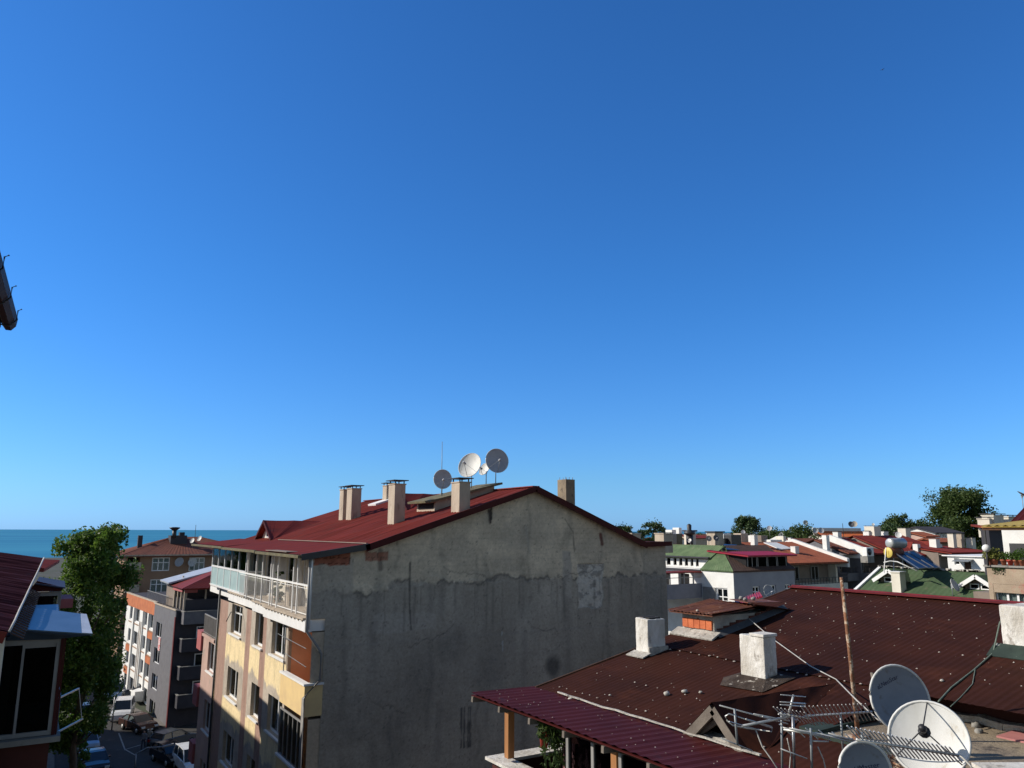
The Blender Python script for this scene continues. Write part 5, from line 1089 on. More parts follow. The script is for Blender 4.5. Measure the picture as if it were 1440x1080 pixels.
# further houses of the row (they shade the street)
def plain_house(name, u0, u1, v0, v1, z, wall, roof, label, rise=1.2, group=None, wins=True, ridge='v'):
    t = thing(name, ((u0+u1)/2, (v0+v1)/2, 0), label, 'house', group)
    q = MB(); q.box(u0, u1, v0, v1, 0, z); q.build('wall', wall, t)
    q = MB(); um, vm = (u0+u1)/2, (v0+v1)/2; o = .4
    if ridge == 'v': e1, e2, e3, e4, m1_, m2_ = (u0-o, v0-o, z), (u0-o, v1+o, z), (u1+o, v1+o, z), (u1+o, v0-o, z), (um, v0-o, z+rise), (um, v1+o, z+rise)
    else: e1, e2, e3, e4, m1_, m2_ = (u1+o, v0-o, z), (u0-o, v0-o, z), (u0-o, v1+o, z), (u1+o, v1+o, z), (u1+o, vm, z+rise), (u0-o, vm, z+rise)
    q.corr(e1, e2, m2_, m1_, .35, .02, 0, 4); q.corr(e4, e3, m2_, m1_, .35, .02, 0, 4)
    d_ = Vector((0, 0, -.03)); q.slab([Vector(x)+d_ for x in (e1, e2, m2_, m1_)], .12); q.slab([Vector(x)+d_ for x in (e4, e3, m2_, m1_)], .12)
    q.build('roof', roof, t); q = MB()
    if ridge == 'v': q.prism([(u0, v0+.01, z), (u1, v0+.01, z), (um, v0+.01, z+rise-.1)], (0, v1-v0-.02, 0))
    else: q.prism([(u0+.01, v0, z), (u0+.01, v1, z), (u0+.01, vm, z+rise-.1)], (u1-u0-.02, 0, 0))
    q.build('gable', wall, t); return t
plain_house('row_house', -15, -5.6, 28, 62, 20.6, 'beige_wall', 'roof_maroon', 'tall block behind the left row of houses', 1.4)
plain_house('row_house', -8.5, -1.2, 41, 56, 14.2, 'beige_wall', 'roof_tile_dark', 'tiled house of the left row behind the tall green tree', 1.2)
plain_house('row_house', -9, -.4, 62, 93, 10.2, 'beige_wall', 'roof_tile_dark', 'low tiled house of the left row opposite the parked cars', 1.2)
plain_house('row_house', -12, -1.2, 112, 135, 9.2, 'pink_wall', 'roof_tile', 'last house of the left row before the sea', 1.2)
# ================================================================== PINK NEIGHBOUR (beyond the main block)
pv0 = SEND+.25; pu = 8.75
PKB = thing('pink_house', (14, 52, 0), 'narrow pink fronted house with terrace railing beyond the yellow block', 'building')
pvL = P(283, 940, u=pu).y; ptop = P(298, 900, u=pu).z
fp_ = FU(pu); hol = []
for fl in range(4):
    a, b_ = sorted((P(291, 940, u=pu).y, P(301, 940, u=pu).y)); zb = P(296, 946, u=pu).z-2.9*fl; hol.append((a, b_, zb, zb+1.45))
hol = [h for h in hol if h[2] > .5]
holed_wall('street_wall', 'pink_wall', PKB, fp_, pv0, pvL, 0, ptop, hol, recess=.25)
for h in hol: window(PKB, fp_, h[0], h[1], h[2], h[3], panes=2, t=-.12, fw=.09, sill='white_paint')
q = MB(); q.box(pu+.3, 20, pv0, pvL, 0, ptop-.02); q.box(pu+.01, pu+.3, pvL-.02, pvL, 0, ptop-.02); q.box(pu-.1, pu+.6, pv0, pvL+.1, ptop-.015, ptop+.12); q.build('house_wall', 'pink_wall', PKB)
railing(PKB, FU(pu), pv0+.1, pvL, 0, ptop+.12, ptop+1.15, step=.16, mat='frame_grey', r=.02, rail=.03)
for fl in range(3):
    z_ = P(284, 915, u=pu-.1).z-2.9*fl; q = MB(); q.box(pu-.12, pu+1.0, pvL+.02, P(277, 905, u=pu-.1).y, z_-.05, z_+.95); q.build('balcony_parapet', 'pink_deep', PKB)
q = MB(); q.box(pu+1.6, 20, pvL+.01, pvL+5, 0, ptop-1.5); q.build('rear_wall', 'taupe_wall', PKB)

# ================================================================== DARK BUILDING with white and terracotta front
DC = Vector((13.66, 85.7, 0)); dzt = P(237, 850, u=DC.x).z
far = P(180, 834, z=dzt); DL = (Vector((far.x, far.y, 0))-DC); dlen = DL.length; dd = DL.normalized(); dn = Vector((-dd.y, dd.x, 0)); 
if dn.x > 0: dn = -dn
fd = Fr(DC, dd, dn); fe_ = Fr(DC, -dn, -dd)       # street front ; side wall facing the camera
DB = thing('corner_block', tuple(DC), 'charcoal corner block with white and terracotta street front and stacked dark balconies', 'building')
def sD(px_, y=870):
    dr = P(px_, y, dist=90)-Vector((0, 0, CAM_H)); a = np.array([[dr.x, -dd.x], [dr.y, -dd.y]]); s_ = np.linalg.solve(a, np.array([DC.x, DC.y])); return float(s_[1])
nfl = 4; FH = 2.62; zrow = [P(205, 871, dist=95).z-0*FH]
zr0 = 6.85
GF = dzt-.4-FH*nfl+.2
q = MB(); q.fbox(fd, 0.02, dlen, -11, -.5, 0, dzt-.01); q.build('inner_wall', 'charcoal_wall', DB)
cols = [(182, 187), (190, 197), (203, 208.5), (211, 217)]
hs2 = []
for ci, (a, b_) in enumerate(cols):
    s1_, s0_ = sD(a), sD(b_)
    for fl in range(nfl): zb = dzt-2.95-FH*fl; hs2.append((s0_, s1_, zb, zb+1.55, ci, fl))
gx0, gx1 = sD(233.5), sD(225.5)
ghs = [(gx0, gx1, dzt-3.3-FH*fl, dzt-1.75-FH*fl) for fl in range(nfl)]
sg = sD(220)
holed_wall('street_wall', 'white_wall', DB, fd, sg, dlen, GF, dzt, [h[:4] for h in hs2], recess=.25)
holed_wall('street_wall', 'grey_panel', DB, Fr(DC+dn*.35, dd, dn), .0, sg-.35, GF-.3, dzt, ghs, recess=.25)
for h in hs2: window(DB, fd, *h[:4], panes=2, t=-.12, fw=.10, curtain=[(0, 1)] if (h[4]+h[5]) % 2 else [(0, .4)])
for h in ghs: window(DB, Fr(DC+dn*.35, dd, dn), *h, panes=2, t=-.12, fw=.09, curtain=[(.5, 1)])
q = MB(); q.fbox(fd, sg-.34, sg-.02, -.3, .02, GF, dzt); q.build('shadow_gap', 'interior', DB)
# white panels around the window columns (leave terracotta pieces)
for ci, (a, b_) in enumerate(cols):
    s0_, s1_ = sD(b_)-.25, sD(a)+.25
    for fl in range(nfl):
        zb = dzt-2.95-FH*fl
        if (ci == 0 and fl in (1, 2)) or (ci == 3 and fl in (0, 1, 3)): q = MB(); q.fbox(fd, s0_, s1_, .002, .12, zb-1.05, zb-.35); q.build('terracotta_panel', 'terracotta', DB)
        q = MB(); q.fbox(fd, s0_+.05, s1_-.05, .002, .07, zb-.30, zb-.20); q.build('brown_band', 'brown_wall', DB)
for (a, b_) in ((198, 202.5), (187.6, 189.5), (209, 210.6)):
    q = MB(); q.fbox(fd, sD(b_), sD(a), .002, .16, GF-.2, dzt-1.36); q.build('white_panel', 'white_wall', DB)
q = MB(); q.fbox(fd, sg, dlen, .002, .13, dzt-1.35, dzt-.002); q.build('terracotta_band', 'terracotta', DB)
q = MB()
for k in (0, 1):
    s_ = sD(199.2+2.0*k); q.fbox(fd, s_-.16, s_+.16, .162, .19, GF, dzt-2.6)
q.build('brown_strip', 'taupe_wall', DB)
q = MB(); q.fbox(fd, sg, dlen+.1, -.1, .14, dzt, dzt+.14); q.fbox(Fr(DC+dn*.35, dd, dn), 0, sg-.3, -.1, .1, dzt+.001, dzt+.12); q.build('coping', 'beige_wall', DB)
q = MB(); q.fbox(fd, -.04, .30, .352, .42, GF-.3, dzt-.6); q.build('red_strip', 'maroon_paint', DB)
# shop front on the ground floor
q = MB(); q.fbox(fd, 0, dlen, -.4, -.3, 0, GF); q.build('shop_wall', 'concrete', DB)
for k in range(4):
    s0_ = .4+k*2.6; window(DB, Fr(DC+dn*-.28, dd, dn), s0_, s0_+2.2, .3, GF-.55, panes=2, t=0, fw=.07, frame='frame_grey', name='shop_window', curtain=[(0, 1)] if k < 2 else None)
q = MB(); q.fbox(fd, 12.5, 14.6, .1, 1.0, GF+.1, GF+1.1); q.build('shop_sign_box', 'white_paint', DB)
q = MB(); q.fbox(fd, 8, 12, .0, 1.2, GF-.5, GF-.42); q.build('shop_canopy', 'concrete', DB)
# side wall
W3 = 9.5
q = MB(); q.fbox(fe_, 0, 11, -.02, 0, GF-.3, dzt); q.fbox(fe_, -.352, 0, -.3, -.0, GF-.3, dzt-.002); q.build('side_wall', 'charcoal_wall', DB)
q = MB(); q.fbox(fe_, 0, 11, -.3, -.03, 0, GF-.3); q.build('cobbled_wall', 'stone_cobble', DB)
for fl in range(nfl+0):
    zb = dzt-FH*fl-1.0
    s0_, s1_ = (.1, 8.5) if fl == 0 else (.1, 3.4)
    pr = 1.2
    q = MB(); q.fbox(fe_, s0_, s1_, pr-.12, pr, zb-.25, zb+.95); q.fbox(fe_, s0_, s0_+.12, .001, pr-.12, zb-.25, zb+.95); q.fbox(fe_, s1_-.12, s1_, .001, pr-.12, zb-.25, zb+.95); q.fbox(fe_, s0_+.12, s1_-.12, .002, pr-.12, zb-.25, zb-.08); bp_ = q.build('balcony_parapet', 'grey_panel' if fl < 1 else 'charcoal_wall', DB)
    q = MB(); q.fbox(fe_, s0_-.04, s1_+.04, pr-.16, pr+.04, zb+.952, zb+1.02); q.fbox(fe_, s0_-.04, s0_+.16, .0, pr-.16, zb+.952, zb+1.02); q.build('coping', 'concrete', bp_)
    if fl:
        window(DB, Fr(DC-dd*.03, -dn, -dd), s0_+1.6, s0_+3.2, zb, zb+2.0, panes=2, t=.05, fw=.1, name='balcony_door')
        q = MB(); q.fbox(fe_, s0_+2.9, s0_+3.6, .3, .65, zb+1.0+.4*(fl == 1), zb+1.75+.4*(fl == 1)); q.build('air_conditioner', 'white_paint', DB, bevel=.03)
# roof terrace room, awnings, maroon roof
q = MB(); q.fbox(fd, .3, 5.2, -8.5, -.5, dzt, dzt+1.0); q.fbox(fe_, .9, 8.5, -3.2, -3.0, dzt, dzt+2.3); PR_ = q.build('roof_room', 'charcoal_wall', DB)
for s_ in (.3, 1.6, 3.0, 4.4): 
    q = MB(); q.fbox(fd, s_, s_+.16, -.5, -.34, dzt+.02, dzt+2.0); q.build('roof_room_post', 'beige_wall', PR_)
for s_ in (.5, 2.4, 4.6):
    q = MB(); q.fbox(fe_, s_, s_+.14, -.5, -.36, dzt+.02, dzt+2.0); q.build('roof_room_post', 'beige_wall', PR_)
window(DB, Fr(DC+dd*2.97, -dn, -dd), 5.0, 6.2, dzt+.3, dzt+1.9, panes=2, t=.05, fw=.1)
q = MB()
for (s0_, s1_) in ((.9, 4.8),): q.fbox(fd, s0_, s1_, -.33, -.25, dzt+1.75, dzt+2.2)
q.fbox(fe_, .35, 1.6, -.33, -.25, dzt+1.7, dzt+2.15); q.build('awning_valance', 'pink_deep', PR_)
e0 = fd.p(-.1, -.0, dzt+2.2); e1 = fd.p(6.0, -.0, dzt+2.2); e2 = fe_.p(9.5, .9, dzt+2.2); pk = fd.p(5, -7.2, dzt+4.6); pk2 = fe_.p(9.5, -5, dzt+4.6)
q = MB(); c0 = fe_.p(-.2, .9, dzt+2.2)
q.corr(c0, e2, pk2, pk, .4, .03, 0, 5, 1, True); q.slab([c0-up, e2-up, pk2-up*2, pk-up*2], .14); q.add([tuple(c0), tuple(e1), tuple(pk)], [(0,1,2)]); q.build('roof', 'roof_maroon', PR_)
q = MB(); g0_ = fd.p(4.6, .3, dzt+2.5); g1_ = fd.p(8.5, .3, dzt+2.6); g2_ = fd.p(8.5, -9, dzt+4.9); g3_ = fd.p(5.2, -9, dzt+4.75); q.slab([g0_, g1_, g2_, g3_], .16); q.build('metal_roof', 'zinc_light', PR_)
q = MB(); q.fbox(fd, 4.8, 8.2, -8, -.4, dzt, dzt+2.3); q.build('roof_room_wall', 'taupe_wall', PR_)
pc = fd.p(3.6, -4.4, dzt+3.0); chimney(PR_, tuple(pc), .75, .75, 1.9, 'concrete', cap=None)
q = MB(); pc = fd.p(5.6, -1.4, dzt+2.1); q.tube([pc, pc+Vector((0, 0, 1.0))], .09, 8); q.build('flue', 'beige_wall', PR_)
rl2 = fd.p(0, 0, 0)
mbr = MB(); 
for k in range(30): s_ = 5.5+k*.35; mbr.fbox(fd, s_-.015, s_+.015, -.06, -.03, dzt+.14, dzt+1.0)
mbr.fbox(fd, 5.4, 15.8, -.07, -.02, dzt+1.0, dzt+1.05); mbr.build('railing', 'frame_grey', DB)
# cloth over a window
q = MB(); q.fbox(Fr(DC+dn*.36, dd, dn), gx0-.1, gx0+.75, .02, .05, ghs[0][2]-1.2, ghs[0][2]+.15); solo(q, 'hanging_towel', 'towel_red', 'red and white towel hung from the top window of the charcoal block', 'towel')

# ================================================================== BROWN HIPPED BLOCK behind
bv = 122.
Q = lambda x, y, v=bv: P(x, y, v=v)
a, b_ = Q(178, 781), Q(296, 781); bz_ = a.z
HB = thing('hip_roof_block', (a.x, bv, 0), 'brown apartment block with hipped tile roof, above the charcoal corner block', 'building')
fb2 = FV(bv)
hol = [(Q(213, 800).x, Q(238, 800).x, Q(225, 803).z, Q(225, 784).z), (Q(266, 790).x, Q(288, 790).x, Q(270, 803).z, Q(270, 784).z), (a.x+.2, Q(197, 790).x, Q(190, 800).z, Q(190, 784).z, 2.2)]
hol += [(h[0], h[1], h[2]-3-.0*i, h[3]-3) for i, h in enumerate(hol[:3])]+[(h[0], h[1], h[2]-6, h[3]-6) for h in hol[:3]]+[(h[0], h[1], h[2]-9, h[3]-9) for h in hol[:3]]
holed_wall('front_wall', 'brown_wall', HB, fb2, a.x, b_.x+8, 0, bz_, hol)
for i, h in enumerate(hol):
    if i % 3 < 2: window(HB, fb2, *h[:4], panes=3, t=-.1, fw=.14, transom=.62, curtain=[(0, 1)])
    else:
        q = MB(); q.fbox(fb2, h[0]-.1, h[1]+.1, -.1, .8, h[2]-.15, h[2]+.02); q.fbox(fb2, h[0]-.1, h[1]+.1, .7, .8, h[2]+.02, h[2]+.9); q.build('balcony', 'beige_wall', HB)
q = MB(); q.box(a.x+.01, b_.x+7.9, bv+2.3, bv+13, 0, bz_-.01); q.box(a.x, a.x+.02, bv+.02, bv+2.4, 0, bz_-.01); q.box(a.x+6, b_.x+7.9, bv+.4, bv+2.3, 0, bz_-.02); q.build('house_wall', 'brown_wall', HB)
q = MB(); zr = P(250, 755, v=bv+6).z; o = .9; x0, x1 = a.x-o, b_.x+8+o; xm0, xm1 = P(243, 760, v=bv+6).x, P(262, 760, v=bv+6).x
E_ = [(x0, bv-o, bz_), (x1, bv-o, bz_), (x1, bv+13+o, bz_), (x0, bv+13+o, bz_)]; RR = [(xm0, bv+6.5, zr), (xm1+2, bv+6.5, zr)]
q.corr(E_[0], E_[1], RR[1], RR[0], .5, .014, 0, 5, 4, jit=.012, rg=rng); q.corr(E_[3], E_[0], RR[0], RR[0], .5, .03, 0, 5, 2); q.corr(E_[1], E_[2], RR[1], RR[1], .5, .03, 0, 5, 2); q.corr(E_[2], E_[3], RR[0], RR[1], .5, .03, 0, 5, 2)
q.slab([Vector(e) for e in E_], .22); HR = q.build('roof', 'roof_tile_dark', HB)
q = MB(); q.box(x0, x1, bv-o-.03, bv-o-.005, bz_-.1, bz_+.08); q.build('fascia', 'beige_wall', HR)
p_ = P(258, 758, v=bv+3.5); q = MB(); c_ = P(240, 758, v=bv+3.5); q.box(c_.x, P(263, 758, v=bv+3.5).x, bv+3.5, bv+6, p_.z-1.5, P(250, 753, v=bv+3.5).z); q.box(P(253, 750, v=bv+4).x, P(260, 750, v=bv+4).x, bv+4, bv+5.2, p_.z, P(250, 748.5, v=bv+4).z); q.build('roof_block', 'charcoal_wall', HR)
p_ = P(242, 752, v=bv+3.6); q = MB(); q.tube([(p_.x+.3, bv+3.6, p_.z-.5), (p_.x+.3, bv+3.6, P(242, 746, v=bv+3.6).z)], .3, 10); q.lathe((p_.x+.3, bv+3.6, P(242, 746, v=bv+3.6).z), [(.3, 0), (.75, .35), (.75, .45), (.3, .5)], 12); q.build('chimney', 'dark_metal', HR)
p_ = P(197, 764, v=bv+4); q = MB(); q.box(p_.x-.3, p_.x+.3, bv+4, bv+4.8, p_.z-1.5, P(197, 753, v=bv+4).z); q.build('chimney', 'charcoal_wall', HR)
for x, y, r_, lab in ((271.5, 761, 3.0, 'left dish of the pair at the right end of the brown hipped roof'), (281.5, 758, 3.2, 'right dish of the pair at the right end of the brown hipped roof')):
    c_ = P(x, y, v=bv+1); dish((c_.x, c_.y, c_.z-1.0), 1.0, r_/FPX*130, 235, 25, lab, seg=16, feed='arm')
for x, y, mt, lab in ((253, 791, 'dish_grey', 'grey dish fixed on the brown wall right of the wide window'), (271.5, 791, 'dish_white', 'white rimmed dish in front of the far right window of the brown block')):
    c_ = P(x, y, v=bv-.5); dish((c_.x, c_.y, c_.z-.5), .5, .62, 215, 20, lab, mat=mt, seg=16)
c_ = P(274, 758, v=bv+4); q = MB(); q.tube([(c_.x, c_.y, c_.z-1), (c_.x, c_.y, P(274, 738, v=bv+4).z)], .035, 5); solo(q, 'antenna_mast', 'dark_metal', 'thin dark mast on the brown hipped roof', 'mast')

# ================================================================== TREES
def tree(name, base, h, crown_w, label, leaf='leaf_fresh', n=9000, ls=.17, trunk_r=.22, crown_z0=.35, nclump=60, seed=1, spire=0, group=None, shape='round', bark='bark', squash=1.0):
    rg = random.Random(seed); t = thing(name, base, label, 'tree', group); bx, by, bz0 = base; top = bz0+h
    cl = []
    zc0 = bz0+h*crown_z0; H2_ = top-zc0
    for i in range(nclump):
        f = rg.random()**.85; z = zc0+H2_*f
        if shape == 'round': rad = crown_w/2*math.sin(math.pi*min(.97, .12+f*.83))**.7
        elif shape == 'plane': rad = crown_w/2*np.interp(f, [0, .12, .35, .6, .75, .9, 1], [.45, .72, .78, .85, 1.0, .78, .35])*rg.uniform(.8, 1.08)
        elif shape == 'cedar': rad = crown_w/2*(1-f*.55)*(.55+.45*abs(math.sin(f*11)))
        else: rad = crown_w/2*(.55+.45*math.sin(math.pi*min(1, f*1.05)))*(1 if f < .8 else (1-(f-.8)*3.2))
        a = rg.random()*2*math.pi; rr = rad*math.sqrt(rg.uniform(.12, 1.0)); cl.append(Vector((bx+rr*math.cos(a), by+rr*math.sin(a)*squash, z)))
    for k in range(spire):
        a = rg.random()*2*math.pi; rr = crown_w*.5*rg.uniform(.05, .8); cl.append(Vector((bx+rr*math.cos(a), by+rr*math.sin(a), top-rg.uniform(-.25, .9))))
    q = MB(); zt_ = zc0+H2_*.75
    spine = [Vector((bx, by, bz0-.1)), Vector((bx+.1, by, bz0+h*.2)), Vector((bx-.08, by+.1, zc0)), Vector((bx+.1, by, (zc0+zt_)/2)), Vector((bx, by, zt_))]
    q.tube(spine, trunk_r, 9, r2=trunk_r*.25)
    for i, c in enumerate(cl[::max(1, len(cl)//26)]):
        f = max(.0, min(1, (c.z-zc0)/(zt_-zc0)-.25)); s_ = spine[2].lerp(spine[4], f); m_ = s_.lerp(c, .5)+Vector((0, 0, -.05*h*.3)); q.tube([s_, m_, c], trunk_r*.32, 5, r2=.02)
    q.build('trunk', bark, t)
    q = MB(); cr = crown_w*(.105 if shape != 'cedar' else .13); per = n//len(cl)
    for c in cl:
        sc_ = rg.uniform(.55, 1.2); lsc = ls*rg.uniform(.75, 1.3)
        for j in range(per):
            d = Vector((rg.gauss(0, 1), rg.gauss(0, 1), rg.gauss(0, .75 if shape != 'cedar' else .22)))
            d = d.normalized()*min(1.15, abs(rg.gauss(.75, .3))); leafquad(q, c+d*cr*1.35*sc_, lsc, rg, rg.randrange(2), .8)
    q.build('crown', [leaf, leaf+'_b'], t); return t
for nm, c in (('leaf_fresh', (.155, .215, .045)), ('leaf_dark', (.06, .10, .028)), ('leaf_mid', (.09, .135, .035)), ('leaf_yellow', (.10, .14, .03))): mk(nm+'_b', c if nm != 'leaf_fresh' else (.15, .25, .035), tuple(x*.7 for x in c), scale=.9, rough=.5, spec=.35)
for nm in ('leaf_fresh', 'leaf_fresh_b', 'leaf_mid', 'leaf_mid_b'):                # thin leaves let some light through
    m_ = M(nm); nt_ = m_.node_tree; b_n = nt_.nodes["Principled BSDF"]; out = nt_.nodes["Material Output"]; tr = nt_.nodes.new("ShaderNodeBsdfTranslucent"); mx = nt_.nodes.new("ShaderNodeMixShader"); mx.inputs[0].default_value = .42
    src = b_n.inputs['Base Color'].links[0].from_socket; nt_.links.new(src, tr.inputs[0]); nt_.links.new(b_n.outputs[0], mx.inputs[1]); nt_.links.new(tr.outputs[0], mx.inputs[2]); nt_.links.new(mx.outputs[0], out.inputs['Surface'])
tb = P(119, 1000, dist=58)
T1 = (tb.x-.35, tb.y, 0); ttop = P(128, 746, dist=58).z
tree('plane_tree', T1, ttop-.35, 5.0, 'tall leafy green tree by the street, sunlit crown top against the sea', n=44000, ls=.125, trunk_r=.3, crown_z0=.31, nclump=150, seed=5, spire=9, shape='plane')
c_ = P(108, 1072, z=2.5); tree('young_tree', (c_.x, c_.y, 0), 3.9, 1.7, 'small bright green tree at the foot of the tall tree', n=1800, ls=.11, trunk_r=.06, nclump=18, seed=9)
def btree(px_, py_top, dist, w, lab, leaf, shape='round', name='tree', n=5000, ls=.2, ncl=50, seed=3, z0=.3, **k):
    c_ = P(px_, py_top, dist=dist); tree(name, (c_.x, c_.y, 0), c_.z, w, lab, leaf, int(n*1.7), ls*.72, .25, z0, ncl, seed, shape=shape, **k)
btree(1345, 694, 150, 11.2, 'big dark green broadleaf tree standing above the maroon roofs', 'leaf_mid', n=18000, ls=.32, ncl=120, seed=4, z0=.3, spire=5)
btree(1378, 716, 151, 5.2, 'smaller dark tree joined to the right side of the big broadleaf tree', 'leaf_mid', n=4500, ls=.30, ncl=30, seed=14, z0=.4)
btree(1264, 726, 150, 6, 'light green tree behind the solar water heater', 'leaf_mid', n=4500, ls=.26, seed=6, z0=.7)
btree(1278, 735, 152, 9, 'broad green tree right of the light green one behind the maroon roofs', 'leaf_mid', n=4500, ls=.28, seed=7, z0=.7)
btree(1300, 739, 154, 9, 'low dark tree between the white gabled house and the broad green tree', 'leaf_dark', n=4000, ls=.28, seed=8, z0=.7)
btree(1252, 740, 142, 6, 'low dark tree left of the light green tree', 'leaf_dark', n=3000, ls=.28, seed=18, z0=.7)
btree(1050, 730, 120, 5.0, 'round dark pine above the tiled roofs, a thin mast in its crown', 'leaf_dark', name='pine_tree', n=5000, ls=.22, seed=10, z0=.72, spire=3)
btree(1126, 744, 125, 7.0, 'low bushy green tree behind the cluster of grey dishes', 'leaf_mid', n=3500, ls=.25, seed=11, z0=.75)
btree(921, 737, 110, 4.8, 'dark cedar with level branches right of the grey gable', 'leaf_dark', 'cedar', 'cedar_tree', 4200, .2, 34, 12, .7)
btree(876, 739, 108, 3.8, 'dark cedar just above the sloping edge of the maroon gable roof', 'leaf_dark', 'cedar', 'cedar_tree', 3000, .2, 26, 13, .72)
btree(905, 747, 130, 3.2, 'small distant conifer between the two cedars', 'leaf_dark', 'cedar', 'conifer', 1500, .2, 16, 15, .8)
btree(934, 744, 112, 2.6, 'small conifer behind the right hand beige chimney', 'leaf_dark', 'cedar', 'conifer', 1400, .2, 16, 16, .8)
btree(1085, 750, 150, 8.5, 'low clump of green trees between the pine and the dishes', 'leaf_mid', n=3000, ls=.28, seed=21, z0=.8)
btree(1100, 752, 155, 6.5, 'low yellowish tree behind the white parapet', 'leaf_yellow', n=1800, ls=.28, seed=22, z0=.8)

# ================================================================== WHITE HOUSE WITH GREEN HIPPED ROOF
c = P(1031, 803, dist=68); wu, wv_, wz = c.x, c.y, c.z; wu1 = P(1117, 800, v=wv_).x; wl = 19.0
WH = thing('white_house', (wu, wv_, 0), 'white walled house with green and brown hipped roof behind the grey gable', 'building')
fL = FU(wu); fF = FV(wv_)
def sL(x): return P(x, 830, u=wu).y
hL = [(sL(1023), sL(1007), P(1015, 846, u=wu).z, P(1015, 827, u=wu).z)]
y9 = sL(991)
ap_ = Vector((P(1013, 767, v=wv_+4.2).x, wv_+4.2, P(1013, 767, v=wv_+4.2).z))
z6 = P(975, 784, u=wu+1.0).z; u6 = wu+(z6-wz)/(ap_.z-wz)*(ap_.x-wu); f6 = FU(u6); s6 = lambda x: P(x, 793, u=u6).y
hp_ = [(s6(b), s6(a), wz+.12, z6-.12) for a, b in ((930, 934.5), (937.5, 943), (947, 951.5), (955, 959.5), (963, 967.5), (971, 975), (978.5, 982.5))]
holed_wall('street_wall', 'white_wall', WH, fL, wv_, y9+.3, 0, wz, hL)
holed_wall('street_wall', 'white_wall', WH, Fr((wu+.4, 0, 0), (0, 1, 0), (-1, 0, 0)), y9+.31, wv_+wl, 0, wz, [(y9+2.2+k*2.6, y9+3.6+k*2.6, wz-2.2, wz-.5) for k in range(4)])
holed_wall('upper_wall', 'white_wall', WH, f6, y9+.31, wv_+wl, wz-.02, z6, [h for h in hp_ if h[0] > y9+.35 and h[1] < wv_+wl], recess=.2)
for h in hp_:
    if h[0] > y9+.35 and h[1] < wv_+wl: window(WH, f6, *h, panes=1, t=-.08, fw=.05, frame='frame_grey', pane='glass_dark')
window(WH, fL, *hL[0], panes=2, t=-.1, fw=.1, transom=.35); 
q = MB(); a_ = hL[0]; q.fbox(fL, a_[1]+.05, a_[1]+1.5, .02, .06, a_[2]-.1, a_[3]); q.build('shutter', 'frame_grey', WH)
hF = [(P(x0, 835, v=wv_).x, P(x1, 835, v=wv_).x, P(x0, y1, v=wv_).z, P(x0, y0, v=wv_).z) for x0, x1, y0, y1 in ((1059, 1069, 825, 840), (1083, 1092, 823, 838), (1105, 1113, 822, 834))]
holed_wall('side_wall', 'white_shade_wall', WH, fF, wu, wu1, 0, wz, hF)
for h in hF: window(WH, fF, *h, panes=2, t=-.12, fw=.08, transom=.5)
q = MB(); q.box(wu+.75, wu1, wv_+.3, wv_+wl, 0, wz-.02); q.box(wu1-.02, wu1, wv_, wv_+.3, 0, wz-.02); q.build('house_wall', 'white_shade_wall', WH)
ap_ = P(1013, 767, v=wv_+5.0); um = (wu+wu1)/2; ap_ = Vector((P(1013, 767, v=wv_+4.2).x, wv_+4.2, P(1013, 767, v=wv_+4.2).z))
q = MB(); o = .15
ys = y9+.3
q.corr((wu-o, wv_-o, wz), (wu-o, ys, wz), (ap_.x, ys+.01, ap_.z), tuple(ap_), .3, .012, 0, 4, 3); q.slab([(wu-o, wv_-o, wz-.02), (wu-o, ys, wz-.02), (ap_.x, ys+.01, ap_.z-.02), (ap_.x, ap_.y, ap_.z-.02)], .12)
q.corr((u6-.3, ys, z6-.0), (u6-.3, wv_+wl, z6-.0), (ap_.x, wv_+wl, ap_.z), (ap_.x, ys, ap_.z), .3, .012, 0, 4, 3); q.slab([(u6-.3, ys, z6-.02), (u6-.3, wv_+wl, z6-.02), (ap_.x, wv_+wl, ap_.z-.02), (ap_.x, ys, ap_.z-.02)], .12); WR = q.build('roof', 'roof_green', WH); q = MB(); q.prism([(wu, ys+.02, wz-.15), (u6, ys+.02, z6-.15), (u6, ys+.02, wz-.15)], (0, .12, 0)); q.box(wu+.02, u6+.2, ys+.15, wv_+wl, wz-.16, wz-.06); q.box(u6+.25, wu1, ys+.3, wv_+wl, wz-.1, z6-.05); q.build('roof_deck', 'charcoal_wall', WH)
q = MB(); q.corr((wu-o, wv_-o, wz), (wu1, wv_-o, wz), (wu1+1.5, ap_.y, ap_.z), tuple(ap_), .3, .012, 0, 4, 3); q.slab([(wu-o, wv_-o, wz-.02), (wu1, wv_-o, wz-.02), (wu1+1.5, ap_.y, ap_.z-.02), (ap_.x, ap_.y, ap_.z-.02)], .12)
q.build('front_roof', 'roof_taupe', WH)
q = MB(); q.slab([(ap_.x, ap_.y, ap_.z), (wu1+1.5, ap_.y, ap_.z), (wu1+2, wv_+wl, ap_.z-.6), (ap_.x, wv_+wl, ap_.z)], .1); q.build('rear_roof', 'roof_tile', WH)
